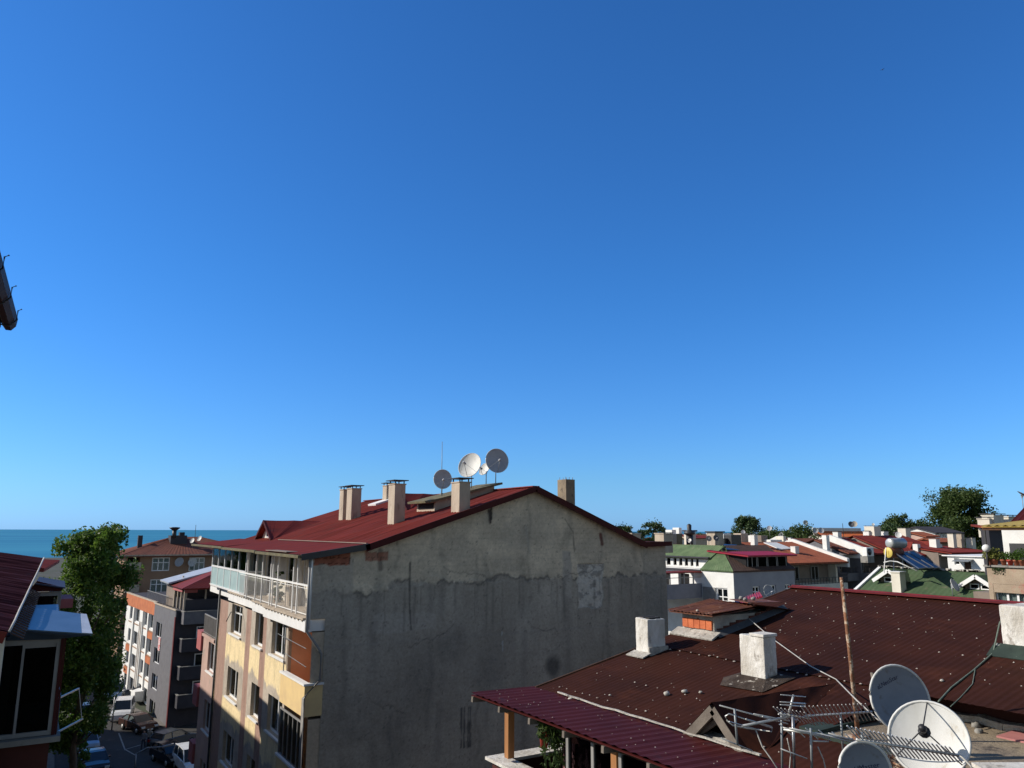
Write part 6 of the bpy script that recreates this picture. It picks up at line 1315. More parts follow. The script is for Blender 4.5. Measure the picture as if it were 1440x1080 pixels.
# red topped dormer
dv = wv_+.5; d0, d1 = P(1050, 803, v=dv), P(1108, 803, v=dv); dt0 = P(1052, 781, v=dv).z
q = MB(); q.box(d0.x, d1.x, dv, dv+4, d0.z-.3, dt0); DR = q.build('roof_dormer', 'interior', WH)
for k in range(4): window(DR, FV(dv-.04), d0.x+.1+k*(d1.x-d0.x-.2)/4, d0.x+(k+1)*(d1.x-d0.x-.2)/4, d0.z-.05, dt0-.1, panes=1 if k else 2, t=.02, fw=.06, frame='frame_grey', pane='glass_dark', curtain=[(0, 1)] if k == 3 else None)
q = MB(); q.corr((d0.x-.5, dv-.7, dt0+.02), (d1.x+.5, dv-.7, dt0+.02), (d1.x+.3, dv+4.2, dt0+.35), (d0.x-.3, dv+4.2, dt0+.35), .3, .02, 0, 4); q.slab([(d0.x-.5, dv-.7, dt0+.01), (d1.x+.5, dv-.7, dt0+.01), (d1.x+.3, dv+4.2, dt0+.33), (d0.x-.3, dv+4.2, dt0+.33)], .12); q.build('dormer_roof', 'roof_red', DR)
q = MB(); q.slab([P(1016, 774, v=wv_+3.3)+Vector((0, 0, .1)), P(1040, 775, v=wv_+3.3)+Vector((0, 0, .1)), P(1036, 767.5, v=wv_+4.8)+Vector((0, 0, .1)), P(1018, 766.5, v=wv_+4.8)+Vector((0, 0, .1))], .1); q.build('solar_collector', 'car_black', WR)
# balcony boxes on the street side
q = MB(); b0 = P(992, 820, v=y9+.3); b1 = P(932, 822, v=y9+.3); zt_, zb_ = b0.z, P(960, 842, v=y9+.3).z
q.box(wu-4.2, wu+.2, y9+.3, y9+.42, zb_, zt_); q.box(wu-4.2, wu-4.08, y9+.42, y9+9, zb_, zt_); q.box(wu-4.08, wu+.2, y9+.42, y9+9, zb_, zb_+.15); q.build('balcony_parapet', 'grey_blue_wall', WH)
q = MB(); 
for x in (942, 957, 962, 975, 991): p_ = P(x, 815, v=y9+.36); q.box(p_.x-.05, p_.x+.05, y9+.32, y9+.4, zt_, P(960, 805, v=y9+.36).z)
for k in range(6): q.box(wu-4.15, wu-4.07, y9+1+k*1.4, y9+1.1+k*1.4, zt_, P(960, 805, v=y9+.36).z)
q.box(wu-4.2, wu, y9+.33, y9+.39, zt_+.5, zt_+.55); q.build('balcony_post', 'frame_grey', WH)
q = MB(); z5 = P(960, 804.5, v=y9+.3).z; q.slab([(wu-4.3, y9+.2, z5), (wu+.35, y9+.2, z5), (wu+.35, y9+2.2, z5), (wu-4.3, y9+2.2, z5)], .10); q.build('balcony_roof', 'roof_maroon', WH)
q = MB(); z6 = P(960, 784, v=y9+.3).z; q.slab([(u6-.55, y9+.32, z6-.04), (u6-.28, y9+.32, z6-.02), (u6-.28, wv_+wl, z6-.02), (u6-.55, wv_+wl, z6-.04)], .10); q.build('eave_canopy', 'charcoal_wall', WH)
c_ = P(1079, 832, dist=66); dish((c_.x, c_.y, c_.z-1.0), 1.0, .45, 195, 15, 'white rimmed dish in front of the shaded side wall of the white house', mat='dish_slate', seg=18)
c_ = P(1000, 758, v=wv_+8)
# maroon fabric sheet seen above the brown roof
p0, p1 = P(1034, 853, v=24), P(1072, 838, v=22); q = MB(); q.corr(p0, p1, p1+Vector((1.2, 1.2, .05)), p0+Vector((1.2, 1.2, .05)), .18, .03, 0, 6); q.slab([p0-up, p1-up, p1+Vector((1.2, 1.2, .02)), p0+Vector((1.2, 1.2, .02))], .05)
cr_ = thing('lower_roof', tuple(p0), 'small crimson metal roof just beyond the ridge of the brown roof', 'roof'); q.build('roof_sheet', 'roof_red', cr_); q = MB(); q.box(p0.x+.2, p1.x+1, p0.y-.1, p0.y+1, 0, p0.z-.4); q.build('wall', 'beige_wall', cr_)

# ================================================================== TILED ROW HOUSES, seen over the white house
def rowhouse(x0, x1, ye, v, xr, yr, dep, roof, wall, label, par=(0, 0), name='row_house', balc=True, cham=None, parz=.35):
    e0, e1 = P(x0, ye, v=v), P(x1, ye, v=v); zr = P(xr, yr, v=v+dep).z; ze = e0.z
    t = thing(name, ((e0.x+e1.x)/2, v, 0), label, 'house', 'row houses with roofs sloping to the camera')
    fr = FV(v+1.2); hh = []
    if balc: hh = [(e0.x+.3, e1.x-.3, ze-2.3, ze-.35, 1.0)]+[(e0.x+.3, e1.x-.3, ze-2.3-2.9*k, ze-.5-2.9*k, 1.0) for k in (1, 2, 3)]
    holed_wall('front_wall', wall, t, fr, e0.x, e1.x, 0, ze-.02, hh, back='taupe_wall')
    q = MB(); q.box(e0.x, e1.x, v+2.3, v+2*dep-1, 0, ze-.05); q.box(e0.x, e0.x+.02, v+1.22, v+2.3, 0, ze-.05); q.box(e1.x-.02, e1.x, v+1.22, v+2.3, 0, ze-.05); q.build('house_wall', wall, t)
    if balc:
        for k in range(4):
            zb = ze-2.3-2.9*k; q = MB(); q.box(e0.x, e1.x, v, v+1.2, zb-.9, zb-.02); q.build('balcony_parapet', wall, t)
            if k < 2:
                railing(t, FV(v+.05), e0.x, e1.x, 0, zb-.02, zb+.65, step=.5, mat='dark_metal', r=.02, rail=.03)
                n_ = max(3, int((e1.x-e0.x)/1.6))
                for j in range(n_):
                    a = e0.x+.3+(e1.x-e0.x-.6)*j/n_
                    if (j+k) % 2 == 0: window(t, FV(v+2.1), a+.2, a+1.5, zb+.2, zb+1.8, panes=2, t=.05, fw=.1, frame='frame_grey', curtain=[(0, 1)])
    q = MB(); q.corr((e0.x, v-.35, ze), (e1.x, v-.35, ze), (e1.x, v+dep, zr), (e0.x, v+dep, zr), .33, .025, 0, 5, 6, jit=.015, rg=rng); q.corr((e0.x, v+2*dep, ze), (e1.x, v+2*dep, ze), (e1.x, v+dep, zr), (e0.x, v+dep, zr), .33, .025, 0, 5, 1)
    q.slab([(e0.x, v-.35, ze-.04), (e1.x, v-.35, ze-.04), (e1.x, v+dep, zr-.04), (e0.x, v+dep, zr-.04)], .15); rf_ = q.build('roof', roof, t)
    q = MB(); q.prism([(e0.x+.03, v+.2, ze-.3), (e0.x+.03, v+dep, zr-.28), (e0.x+.03, v+2*dep-.2, ze-.3)], (e1.x-e0.x-.06, 0, 0)); q.build('gable', wall, t)
    for s_, xx in ((par[0], e0.x), (par[1], e1.x)):
        if s_:
            q = MB(); q.prism([(xx-.2, v-.3, ze-.6), (xx-.2, v-.3, ze+parz), (xx-.2, v+dep, zr+parz), (xx-.2, v+dep*2, ze+parz), (xx-.2, v+dep*2, ze-.6)], (.4, 0, 0)); q.build('parapet', 'white_wall', t)
    if cham:
        for (cx, cy, w_, h_, mt) in cham:
            pp_ = P(cx, cy, plane=((e0.x, v, ze), (0, -(zr-ze)/dep, 1))); chimney(rf_, tuple(pp_), w_*.72, w_*.72, h_*.8, mt, cap=None if h_ < 1 else 'dark_metal', capz=.06, lip=.03)
    return t, (e0.x, e1.x, ze, zr)
R1_ = rowhouse(1100, 1190, 792, 56, 1110, 762, 7, 'roof_tile', 'cream_wall', 'tiled row house with a long shaded balcony, right of the white house', par=(0, 1), cham=[(1118, 778, .9, .9, 'white_wall'), (1061, 768, .8, 1.5, 'white_wall')])
q = MB(); pz = lambda x, y: P(x, y, plane=((0, 56, R1_[1][2]), (0, -(R1_[1][3]-R1_[1][2])/7, 1)))+Vector((0, 0, .15))
q.slab([pz(1074, 764.5), pz(1092, 764.5), pz(1114, 773), pz(1097, 774)], .08); q.build('roof_sheet', 'white_paint', R1_[0])
rowhouse(1046, 1100, 796, 58, 1060, 766, 8, 'roof_tile', 'cream_wall', 'tiled row house mostly hidden behind the red topped dormer', cham=[(1112, 766, .6, 1.0, 'white_wall')])
R2_ = rowhouse(1190, 1222, 777, 57, 1180, 758, 4.2, 'roof_tile_dark', 'grey_panel', 'darker tiled row house between two white parapets', par=(0, 1), cham=[(1162, 768, .8, 1.5, 'white_wall'), (1178, 761, 1.0, 1.3, 'white_wall')], parz=.2)
rowhouse(1140, 1190, 780, 65, 1140, 757, 5, 'roof_tile_dark', 'cream_wall', 'dark tiled roof rising left of the darker row house', par=(1, 0), parz=.3)
R3_ = rowhouse(1222, 1262, 778, 55.5, 1215, 756, 5, 'roof_maroon', 'grey_panel', 'maroon roofed row house with a white outdoor unit, left of the solar heater', par=(1, 0), cham=[(1221, 757, 1.1, 1.0, 'white_wall'), (1228, 758, 1.9, 1.9, 'cream_wall'), (1242, 757, 1.3, 1.0, 'white_wall')])
R4_ = rowhouse(1262, 1334, 781, 54, 1262, 753, 5.5, 'roof_maroon', 'taupe_wall', 'long maroon roof with small gables behind the solar collector panels', cham=[(1272, 752.5, 1.5, 1.0, 'cream_wall')])
rowhouse(1334, 1392, 777, 51, 1330, 768, 4.5, 'roof_maroon', 'taupe_wall', 'farther maroon roof below the big broadleaf tree', cham=[(1340, 770, 1.0, 2.0, 'cream_wall'), (1352, 770, .9, 2.0, 'beige_wall'), (1366, 771, 1.1, 1.5, 'cream_wall'), (1315, 770, 1.2, 1.2, 'white_wall')])
# small gables and white stubs on the long maroon roof
for x, y in ((1283, 772), (1316, 771)):
    p_ = P(x, y, plane=((0, 54, R4_[1][2]), (0, -(R4_[1][3]-R4_[1][2])/5.5, 1))); q = MB(); q.prism([(p_.x-.8, p_.y, p_.z-.1), (p_.x+.8, p_.y, p_.z-.1), (p_.x, p_.y, p_.z+.75)], (0, 2, .1)); g_ = q.build('gable', 'taupe_wall', R4_[0])
    q = MB()
    for s_ in (-1, 1): q.slab([(p_.x+s_*.95, p_.y-.2, p_.z-.1), (p_.x, p_.y-.2, p_.z+.85), (p_.x, p_.y+2, p_.z+.9), (p_.x+s_*.95, p_.y+2, p_.z+.1)], .1)
    q.build('gable_roof', 'roof_maroon', g_)
for x, y in ((1293, 776), (1324, 776), (1303, 783)):
    p_ = P(x, y, v=54.5); q = MB(); q.box(p_.x-.3, p_.x+.3, 54.5, 55.1, p_.z-.9, p_.z+.9); q.build('chimney', 'white_wall', R4_[0])
c_ = P(1224, 776, v=54.5); q = MB(); q.box(c_.x-.65, c_.x+.65, 54.5, 55.0, c_.z-.5, c_.z+.5); ac = thing('air_conditioner', tuple(c_-Vector((0, 0, .55))), 'white outdoor unit with round fan at the edge of the maroon row roof', 'air conditioner'); q.build('casing', 'white_paint', ac, bevel=.05); q = MB(); q.lathe((c_.x-.2, 54.49, c_.z), [(.36, 0), (.38, .03)], 18, 0, (0, -1, 0)); q.build('fan', 'dark_metal', ac); q = MB(); q.box(c_.x-.6, c_.x+.6, 54.5, 55.4, c_.z-1.2, c_.z-.51); q.build('base', 'concrete', ac)

# orange block far behind
q = MB(); a_, b_ = P(1157, 752, v=105), P(1222, 752, v=105); OB_ = thing('long_house', (a_.x, 105, 0), 'long low house with a bright orange roof edge and white top, behind the dishes', 'house')
q.box(a_.x, b_.x, 105, 113, 0, a_.z-.4); q.build('wall', 'cream_wall', OB_)
q = MB(); q.corr((a_.x-.3, 104.7, a_.z-.4), (b_.x+.3, 104.7, a_.z-.4), (b_.x+.3, 107, a_.z+.75), (a_.x-.3, 107, a_.z+.75), .5, .05, 0, 5); q.build('roof', 'orange_roof', OB_)
q = MB(); q.box(a_.x-.2, b_.x+.2, 107, 107.4, a_.z-.4, P(1180, 742.5, v=107).z); q.build('parapet', 'white_wall', OB_)

# ================================================================== GREEN ROOF IN FRONT (ridge along the street direction)
gr0 = P(1240, 798, dist=50); gv = gr0.y; gu = gr0.x; gz = gr0.z; gl_ = P(1203, 832, v=gv); KG = (gz-gl_.z)/(gu-gl_.x)
ue_ = gu-8.5; ze_ = gz-KG*8.5; gvn = P(1392, 806, u=gu).y-1.0
def ong(x, y): return P(x, y, plane=((gu, gv, gz), (-KG, 0, 1)))
GH = thing('green_roof_house', (gu, (gv+gvn)/2, 0), 'house with a wide mossy green roof and two white gabled dormers', 'house')
q = MB(); q.corr((ue_, gvn, ze_), (ue_, gv, ze_), (gu, gv, gz), (gu, gvn, gz), .3, .012, 0, 4, 8, jit=.008, rg=rng); q.corr((gu+8, gvn, ze_), (gu+8, gv, ze_), (gu, gv, gz), (gu, gvn, gz), .3, .012, 0, 4, 1)
q.slab([(ue_, gvn, ze_-.02), (ue_, gv, ze_-.02), (gu, gv, gz-.02), (gu, gvn, gz-.02)], .12); GR = q.build('roof', 'roof_green_dark', GH)
q = MB(); q.bar((ue_, gv+.05, ze_+.05), (gu, gv+.05, gz+.05), .18, .10); q.build('rake_trim', 'white_paint', GR)
q = MB(); 
for k in range(70):
    a = rng.random(); q.box(gu-.12, gu-.02+rng.random()*.2, gvn+(gv-gvn)*a, gvn+(gv-gvn)*a+rng.uniform(.1, .3), gz+.0, gz+rng.uniform(.03, .12))
q.build('ridge_mortar', 'mortar', GR)
q = MB(); q.prism([(ue_+.5, gv-.2, 0), (ue_+.5, gv-.2, ze_-.1), (gu, gv-.2, gz-.25), (gu+7.5, gv-.2, ze_-.1), (gu+7.5, gv-.2, 0)], (0, gvn-gv+.4, 0)); q.build('wall', 'cream_wall', GH)
for x, y in ((1256, 819), (1379, 829)):
    p_ = ong(x, y); w_ = .74; h_ = .56; q = MB(); q.prism([(p_.x, p_.y-w_, p_.z-.1), (p_.x, p_.y+w_, p_.z-.1), (p_.x, p_.y+w_, p_.z+.16), (p_.x, p_.y, p_.z+h_), (p_.x, p_.y-w_, p_.z+.16)], (1.9, 0, 0)); dm_ = q.build('dormer', 'taupe_wall', GR)
    for k in (0, 1): window(dm_, FU(p_.x-.03), p_.y-.5+k*.53, p_.y-.05+k*.53, p_.z+.0, p_.z+.27, panes=1, t=.03, fw=.05, pane='glass_dark')
    q = MB()
    for s_ in (-1, 1):
        q.slab([(p_.x-.35, p_.y+s_*(w_+.18), p_.z+.08), (p_.x-.35, p_.y, p_.z+h_+.12), (p_.x+1.9, p_.y, p_.z+h_+.12), (p_.x+1.9, p_.y+s_*(w_+.18), p_.z+.08)], .06)
    q.build('dormer_roof', 'roof_green_dark', dm_)
    q = MB()
    for s_ in (-1, 1): q.bar((p_.x-.40, p_.y+s_*(w_+.2), p_.z+.05), (p_.x-.40, p_.y, p_.z+h_+.08), .05, .19)
    q.build('barge_board', 'white_paint', dm_)
p_ = ong(1262, 834); chimney(GR, (p_.x+.2, p_.y, p_.z), .5, .5, P(1260, 806, v=p_.y).z-p_.z, 'cream_wall', cap='white_paint', capz=.01, lip=.05)
p_ = ong(1340, 838); dish((p_.x, p_.y, p_.z), .45, .30, 175, 25, 'small blue grey dish on the mossy green roof', mat='dish_grey', seg=20)
q = MB(); p_ = P(1378, 836, u=ue_+5.2); q.box(p_.x, p_.x+2.6, p_.y-1.3, p_.y+.3, p_.z-2.5, p_.z+.12); q.build('chimney', 'taupe_wall', GR)
# solar water heater
sv = P(1258, 790, dist=47).y; s0 = P(1247, 797, dist=47.5)
SH = thing('solar_water_heater', (s0.x, s0.y, gz), 'solar water heater with silver tank and dark blue panels on the green roof', 'solar water heater')
fw = Vector((math.sin(YAW), math.cos(YAW), 0))
def AD(x, y, d):
    v = P(x, y, z=0)-Vector((0, 0, CAM_H)); v = v*(d/(v.x*fw.x+v.y*fw.y)); return v+Vector((0, 0, CAM_H))
t0_ = AD(1250, 764, 42.3); q = MB(); ax_ = Vector((1, -.10, 0)).normalized(); q.lathe(t0_, [(.02, 0), (.20, .0), (.26, .04), (.28, .1), (.28, 1.1), (.24, 1.16), (.02, 1.18)], 20, 0, ax_); q.build('tank', 'galvanised_light', SH)
t1_ = AD(1249, 777, 42.3); q = MB(); q.lathe(t1_, [(.02, 0), (.24, .0), (.29, .03), (.29, .9), (.02, .92)], 20, 0, ax_); q.build('tank', 'rusty_sheet', SH); q = MB(); q.lathe(t1_-ax_*.012, [(.02, 0), (.265, 0), (.275, .011)], 20, 0, ax_); q.box(t1_.x-.03, t1_.x-.012, t1_.y-.03, t1_.y+.03, t1_.z-.2, t1_.z+.1); q.build('tank_end', 'tank_yellow', SH)
q = MB()
for (a, b_) in (((1246, 770), (1243, 806)), ((1257, 760), (1257, 806)), ((1268, 772), (1270, 800)), ((1244, 790), (1257, 772)), ((1285, 792), (1300, 806)), ((1258, 782), (1300, 800))): q.bar(AD(*a, 42.4), AD(*b_, 42.4), .04, .04)
q.build('stand', 'steel', SH)
for k in range(3):
    o_ = k*9.2
    pts = [AD(1259+o_, 777-k*1.2+1, 42.2+k*.5), AD(1267+o_, 776-k*1.2+1, 42.6+k*.5), AD(1305+o_*.95, 798.5, 40.6+k*.5), AD(1292+o_*.95, 799.5, 40.2+k*.5)]
    q = MB(); q.slab(pts, .07); pn = q.build('solar_panel', 'solar_blue', SH); q = MB()
    for a, b_ in ((0, 1), (1, 2), (2, 3), (3, 0)): q.bar(pts[a]+Vector((0, 0, .01)), pts[b_]+Vector((0, 0, .01)), .028, .04)
    q.build('panel_frame', 'steel', pn)
q = MB(); q.tube([AD(1243, 791, 42), AD(1252, 789, 42), AD(1262, 790, 41.8), AD(1290, 803, 41)], .035, 6); q.build('pipe', 'white_paint', SH)
c_ = AD(1256, 754, 43); dish((c_.x+.5, c_.y, c_.z-.4), .4, .16, 235, 30, 'tiny white dish on top of the silver solar tank', seg=14, feed=None)
# white hut behind the green ridge
h0 = P(1332, 782, dist=62); hu = h0.x; hv1 = h0.y; hv0 = P(1396, 784, u=hu).y; hz = h0.z; hzb = P(1345, 803, u=hu).z
WU = thing('rooftop_hut', (hu, (hv0+hv1)/2, 0), 'low white hut with small window and dark door behind the green ridge', 'hut'); fh = FU(hu)
yy = lambda x: P(x, 790, u=hu).y
hh = [(yy(1349), yy(1342), P(1345, 794, u=hu).z, P(1345, 785, u=hu).z), (yy(1365), yy(1355), hzb-.4, P(1360, 790, u=hu).z)]
holed_wall('street_wall', 'white_wall', WU, fh, hv0, hv1, 0, hz, hh); q = MB(); q.box(hu+.3, hu+5, hv0, hv1, 0, hz-.01); q.box(hu+.02, hu+.3, hv0, hv0+.02, 0, hz-.01); q.build('house_wall', 'white_wall', WU)
window(WU, fh, *hh[0], panes=1, t=-.1, fw=.04); q = MB(); q.fbox(fh, hh[1][0]+.02, hh[1][1]-.02, -.15, -.1, hh[1][2], hh[1][3]-.02); q.build('door', 'wood_dark', WU)
q = MB(); q.slab([(hu-.7, hh[1][0]-.2, hh[1][3]+.05), (hu-.7, hh[1][1]+.4, hh[1][3]+.05), (hu, hh[1][1]+.4, hh[1][3]+.18), (hu, hh[1][0]-.2, hh[1][3]+.18)], .04); q.build('door_canopy', 'galvanised', WU)
q = MB(); q.box(hu-.15, hu+5.2, hv0-.2, hv1+.3, hz, hz+.07); q.build('roof', 'white_paint', WU)

# ================================================================== TERRACE HOUSE AT THE RIGHT EDGE
tc = P(1387, 795, dist=36); tu, tv, tz = tc.x, tc.y, tc.z
TH = thing('terrace_house', (tu, tv, 0), 'peeling beige house with a planted roof terrace and yellow sheet canopy at the right edge', 'house')
ft = FU(tu); tv1 = tv-7
def sT(x, y=838): return P(x, y, u=tu).y
hT = sorted([(sT(1447), sT(1398), P(1420, 850, u=tu).z, P(1420, 822, u=tu).z)])
holed_wall('street_wall', 'peeling_beige', TH, ft, tv1, tv, 0, tz-.05, hT)
window(TH, ft, *hT[0], panes=3, t=-.12, fw=.08, curtain=[(0, 1)])
q = MB(); q.box(tu+.3, tu+9, tv1, tv, 0, tz-.75); q.box(tu+.01, tu+.25, tv1, tv-.02, tz-1.0, tz-.06); q.box(tu+.02, tu+9, tv-.2, tv-.0, 0, tz-.06); q.build('house_wall', 'peeling_beige', TH)
q = MB(); q.box(tu-.08, tu+.32, tv1, tv+.08, tz-.05, tz+.02); q.box(tu+.32, tu+9, tv-.25, tv+.08, tz-.05, tz+.02); q.build('coping', 'concrete', TH)
pw = tu+3.0; q = MB(); pa, pb = P(1409, 752, u=pw), P(1450, 790, u=pw); q.box(pw, pw+.2, tv1, pa.y, tz-.8, pa.z+.25); q.build('room_wall', 'white_wall', TH)
q = MB(); q.box(pw-.02, pw-.001, pa.y-1.0, pa.y-.25, tz-.7, pa.z-.35); q.build('door', 'dark_metal', TH)
y0_ = P(1378, 736, v=tv+.6); y1_ = P(1455, 736, v=tv+.6-4.5)
cz = P(1400, 738, u=tu).z
q = MB(); q.corr((tu-.9, tv1, cz-.05), (tu-.9, P(1379, 737, u=tu-.9).y, cz-.05), (tu+4, P(1379, 737, u=tu-.9).y, cz+.28), (tu+4, tv1, cz+.28), .3, .03, 0, 5); q.slab([(tu-.9, tv1, cz-.08), (tu-.9, P(1379, 737, u=tu-.9).y, cz-.08), (tu+4, P(1379, 737, u=tu-.9).y, cz+.24), (tu+4, tv1, cz+.24)], .02); YC = q.build('canopy', 'yellow_sheet', TH)
q = MB()
for k in range(6):
    u_ = tu-.8+k*.9; q.bar((u_, tv1, cz-.17+.067*(u_-tu+.9)), (u_, P(1379, 737, u=tu-.9).y, cz-.17+.067*(u_-tu+.9)), .06, .09)
q.build('rafter', 'wood_dark', YC)
q = MB(); p_ = P(1385, 765, v=tv-.1); q.box(p_.x+.02, p_.x+.08, tv-.14, tv-.08, tz, cz-.12); q.build('post', 'dark_metal', TH)
q = MB(); zz = P(1430, 728, u=tu+6).z; q.corr((tu+4.2, tv1-2, zz-.3), (tu+4.2, P(1418, 735, u=tu+4.2).y, zz-.3), (tu+9, P(1418, 735, u=tu+4.2).y-.0, zz+2.0), (tu+9, tv1-2, zz+2.0), .25, .02, 0, 5, 1, True); q.slab([(tu+4.2, tv1-2, zz-.33), (tu+4.2, P(1418, 735, u=tu+4.2).y, zz-.33), (tu+9, P(1418, 735, u=tu+4.2).y, zz+1.95), (tu+9, tv1-2, zz+1.95)], .08); q.build('roof', 'roof_plum', TH)
q = MB(); q.box(tu+4.3, tu+8.8, tv1-1, P(1418, 735, u=tu+4.2).y-.1, tz, zz-.35); q.build('room_wall', 'white_wall', TH)
p_ = P(1387, 771, v=tv-.15); q = MB(); q.ball((p_.x, tv-.15, p_.z), .15, .15, .15, 0, 16, 10); LG = thing('globe_lamp', (p_.x, tv-.15, tz), 'white globe on the parapet corner beneath the yellow canopy', 'globe lamp'); q.build('globe', 'white_paint', LG); q = MB(); q.tube([(p_.x, tv-.15, tz), (p_.x, tv-.15, p_.z-.13)], .02, 6); q.build('stem', 'dark_metal', LG)
pl = [(1394, .24, 'leaf_yellow', 'olive yellow shrub nearest the parapet corner of the roof terrace'), (1400, .24, 'leaf_yellow', 'second olive yellow shrub on the terrace parapet'), (1412, .16, 'leaf_mid', 'small leafy plant in a clay pot left of the red pot'), (1421, .17, 'leaf_fresh', 'leafy plant in the darker red clay pot on the parapet'), (1430, .16, 'leaf_mid', 'leafy plant in the pale orange clay pot on the parapet'), (1438, .24, 'leaf_fresh', 'big bushy potted plant at the right edge of the picture')]
for i, (x, s_, lf, lab) in enumerate(pl):
    p_ = P(x, 794, u=tu+.12); t = thing('potted_plant', (p_.x, p_.y, tz+.02), lab, 'plant', 'potted plants on the terrace parapet'); q = MB(); q.lathe((p_.x, p_.y, tz+.02), [(.07, 0), (.11, .17), (.125, .175), (.125, .22), (.1, .22)], 12); q.build('pot', 'pot_clay' if i != 3 else 'pot_red', t)
    q = MB(); rg_ = random.Random(40+i)
    for k in range(420 if s_ > .2 else 230):
        d = Vector((rg_.gauss(0, 1), rg_.gauss(0, 1), rg_.gauss(0, .8))).normalized()*s_*rg_.random()**.4*1.15; leafquad(q, Vector((p_.x, p_.y, tz+.24+s_*.75))+d, .04, rg_)
    q.build('foliage', lf, t)
q = MB(); rg_ = random.Random(77)
for k in range(120): p_ = P(1403+rg_.uniform(-8, 9), 798+abs(rg_.gauss(0, 4)), u=tu-.05); leafquad(q, p_, .04, rg_)
solo(q, 'wall_weed', 'leaf_dark', 'dark weed growing out of the peeling terrace wall below the pots', 'plant')
p_ = P(1437, 698, dist=60); dish((p_.x, p_.y, p_.z-1.2), 1.2, .32, 150, 60, 'tiny dark dish high at the right edge above the plum roof', mat='dish_dark', seg=14, feed=None)
# chimneys of a building behind the canopy
a_ = P(1389, 733, v=21); FB = thing('flat_house', (a_.x+3, 22, 0), 'house with broad capped chimneys seen just over the yellow canopy', 'house')
q = MB(); b_ = P(1460, 733, v=21); q.box(a_.x, b_.x, 21, 21.4, 0, a_.z-.3); q.build('wall', 'charcoal_wall', FB); q = MB(); q.slab([(a_.x-.1, 20.8, a_.z-.3), (b_.x, 20.8, a_.z-.3), (b_.x, 21.8, a_.z-.15), (a_.x-.1, 21.8, a_.z-.15)], .1); fr_ = q.build('roof', 'roof_maroon', FB)
for x0, x1, yt in ((1397, 1411, 724), (1418, 1427, 726), (1391, 1394, 729)):
    p0, p1 = P(x0, yt, v=21.1), P(x1, yt, v=21.1); chimney(fr_, ((p0.x+p1.x)/2, 21.4, p0.z-.45), p1.x-p0.x, .6, .4, 'cream_wall', capz=.04, lip=.08)

# ================================================================== ROOF CLUTTER ALONG THE SKYLINE
def rb(x0, x1, y0, y1, v, mat, nm, lab, cat, grp=None, dep=1.2, cap=None):
    a, b_ = P(x0, y1, v=v), P(x1, y1, v=v); zt = P(x0, y0, v=v).z; q = MB(); q.box(a.x, b_.x, v, v+dep, a.z-1.2, zt)
    t = thing(nm, ((a.x+b_.x)/2, v+dep/2, a.z-1.2), lab, cat, grp); q.build('body', mat, t, bevel=.04)
    if cap: q = MB(); q.box(a.x-.12, b_.x+.12, v-.12, v+dep+.12, zt+.002, zt+.15); q.build('cap', cap, t)
    return t
gy = wv_+13.5
rb(1006, 1018, 749, 767, gy, 'beige_wall', 'roof_chimney', 'beige chimney with dark cap right of the pair of round dishes', 'chimney', cap='dark_metal')
rb(1043, 1053, 750, 767, gy+4, 'beige_wall', 'roof_chimney', 'beige chimney in front of the pine', 'chimney')
rb(973.5, 979, 747.5, 763, gy, 'cream_wall', 'roof_chimney', 'narrow cream chimney beside the dark hooded flue', 'chimney', cap='dark_metal')
rb(952, 960, 750.5, 762, gy, 'car_black', 'water_tank', 'dark square water tank on the green roof ridge', 'water tank')
rb(1029, 1043, 752, 766, gy+2, 'dark_metal', 'water_tank', 'wide dark water tank left of the pine', 'water tank')
rb(1018, 1029, 751, 757, gy+3, 'white_wall', 'roof_room', 'small white roof room behind the wide dark tank', 'roof room')
rb(940, 951, 750, 757, gy+14, 'white_wall', 'roof_room', 'white roof room right of the grey gable end', 'roof room')
rb(955, 959, 742, 752, gy+16, 'white_wall', 'roof_chimney', 'tall white chimney rising against the sea', 'chimney')
rb(945, 951, 745, 752, gy+15, 'white_wall', 'roof_chimney', 'short white chimney on the white roof room', 'chimney')
rb(1019, 1028, 757, 766, gy+2.5, 'car_black', 'water_tank', 'small black tank between the beige chimney and the wide dark tank', 'water tank')
rb(1057, 1062, 753, 765, gy+5, 'white_wall', 'roof_chimney', 'slim white chimney right of the pine trunk', 'chimney')
rb(1071, 1080, 753, 763, gy+9, 'taupe_wall', 'roof_room', 'small brown roof room with white gable end', 'roof room')
rb(1084, 1100, 759, 763, gy+8, 'white_wall', 'roof_parapet', 'long low white parapet among the far tiled roofs', 'parapet')
rb(1102, 1106, 754, 762, gy+8, 'cream_wall', 'roof_chimney', 'cream chimney beside the long low parapet', 'chimney')
q = MB(); p_ = P(970, 762, v=gy); z1 = P(970, 749, v=gy).z; q.tube([(p_.x, gy, p_.z-1), (p_.x, gy, z1-.2)], .36, 10, 0); q.lathe((p_.x, gy, z1-.25), [(.36, 0), (.6, .1), (.55, .35), (.22, .55), (.25, 1.0), (.1, 1.15)], 12); solo(q, 'hooded_flue', 'dark_metal', 'black hooded flue beside the narrow cream chimney', 'flue')
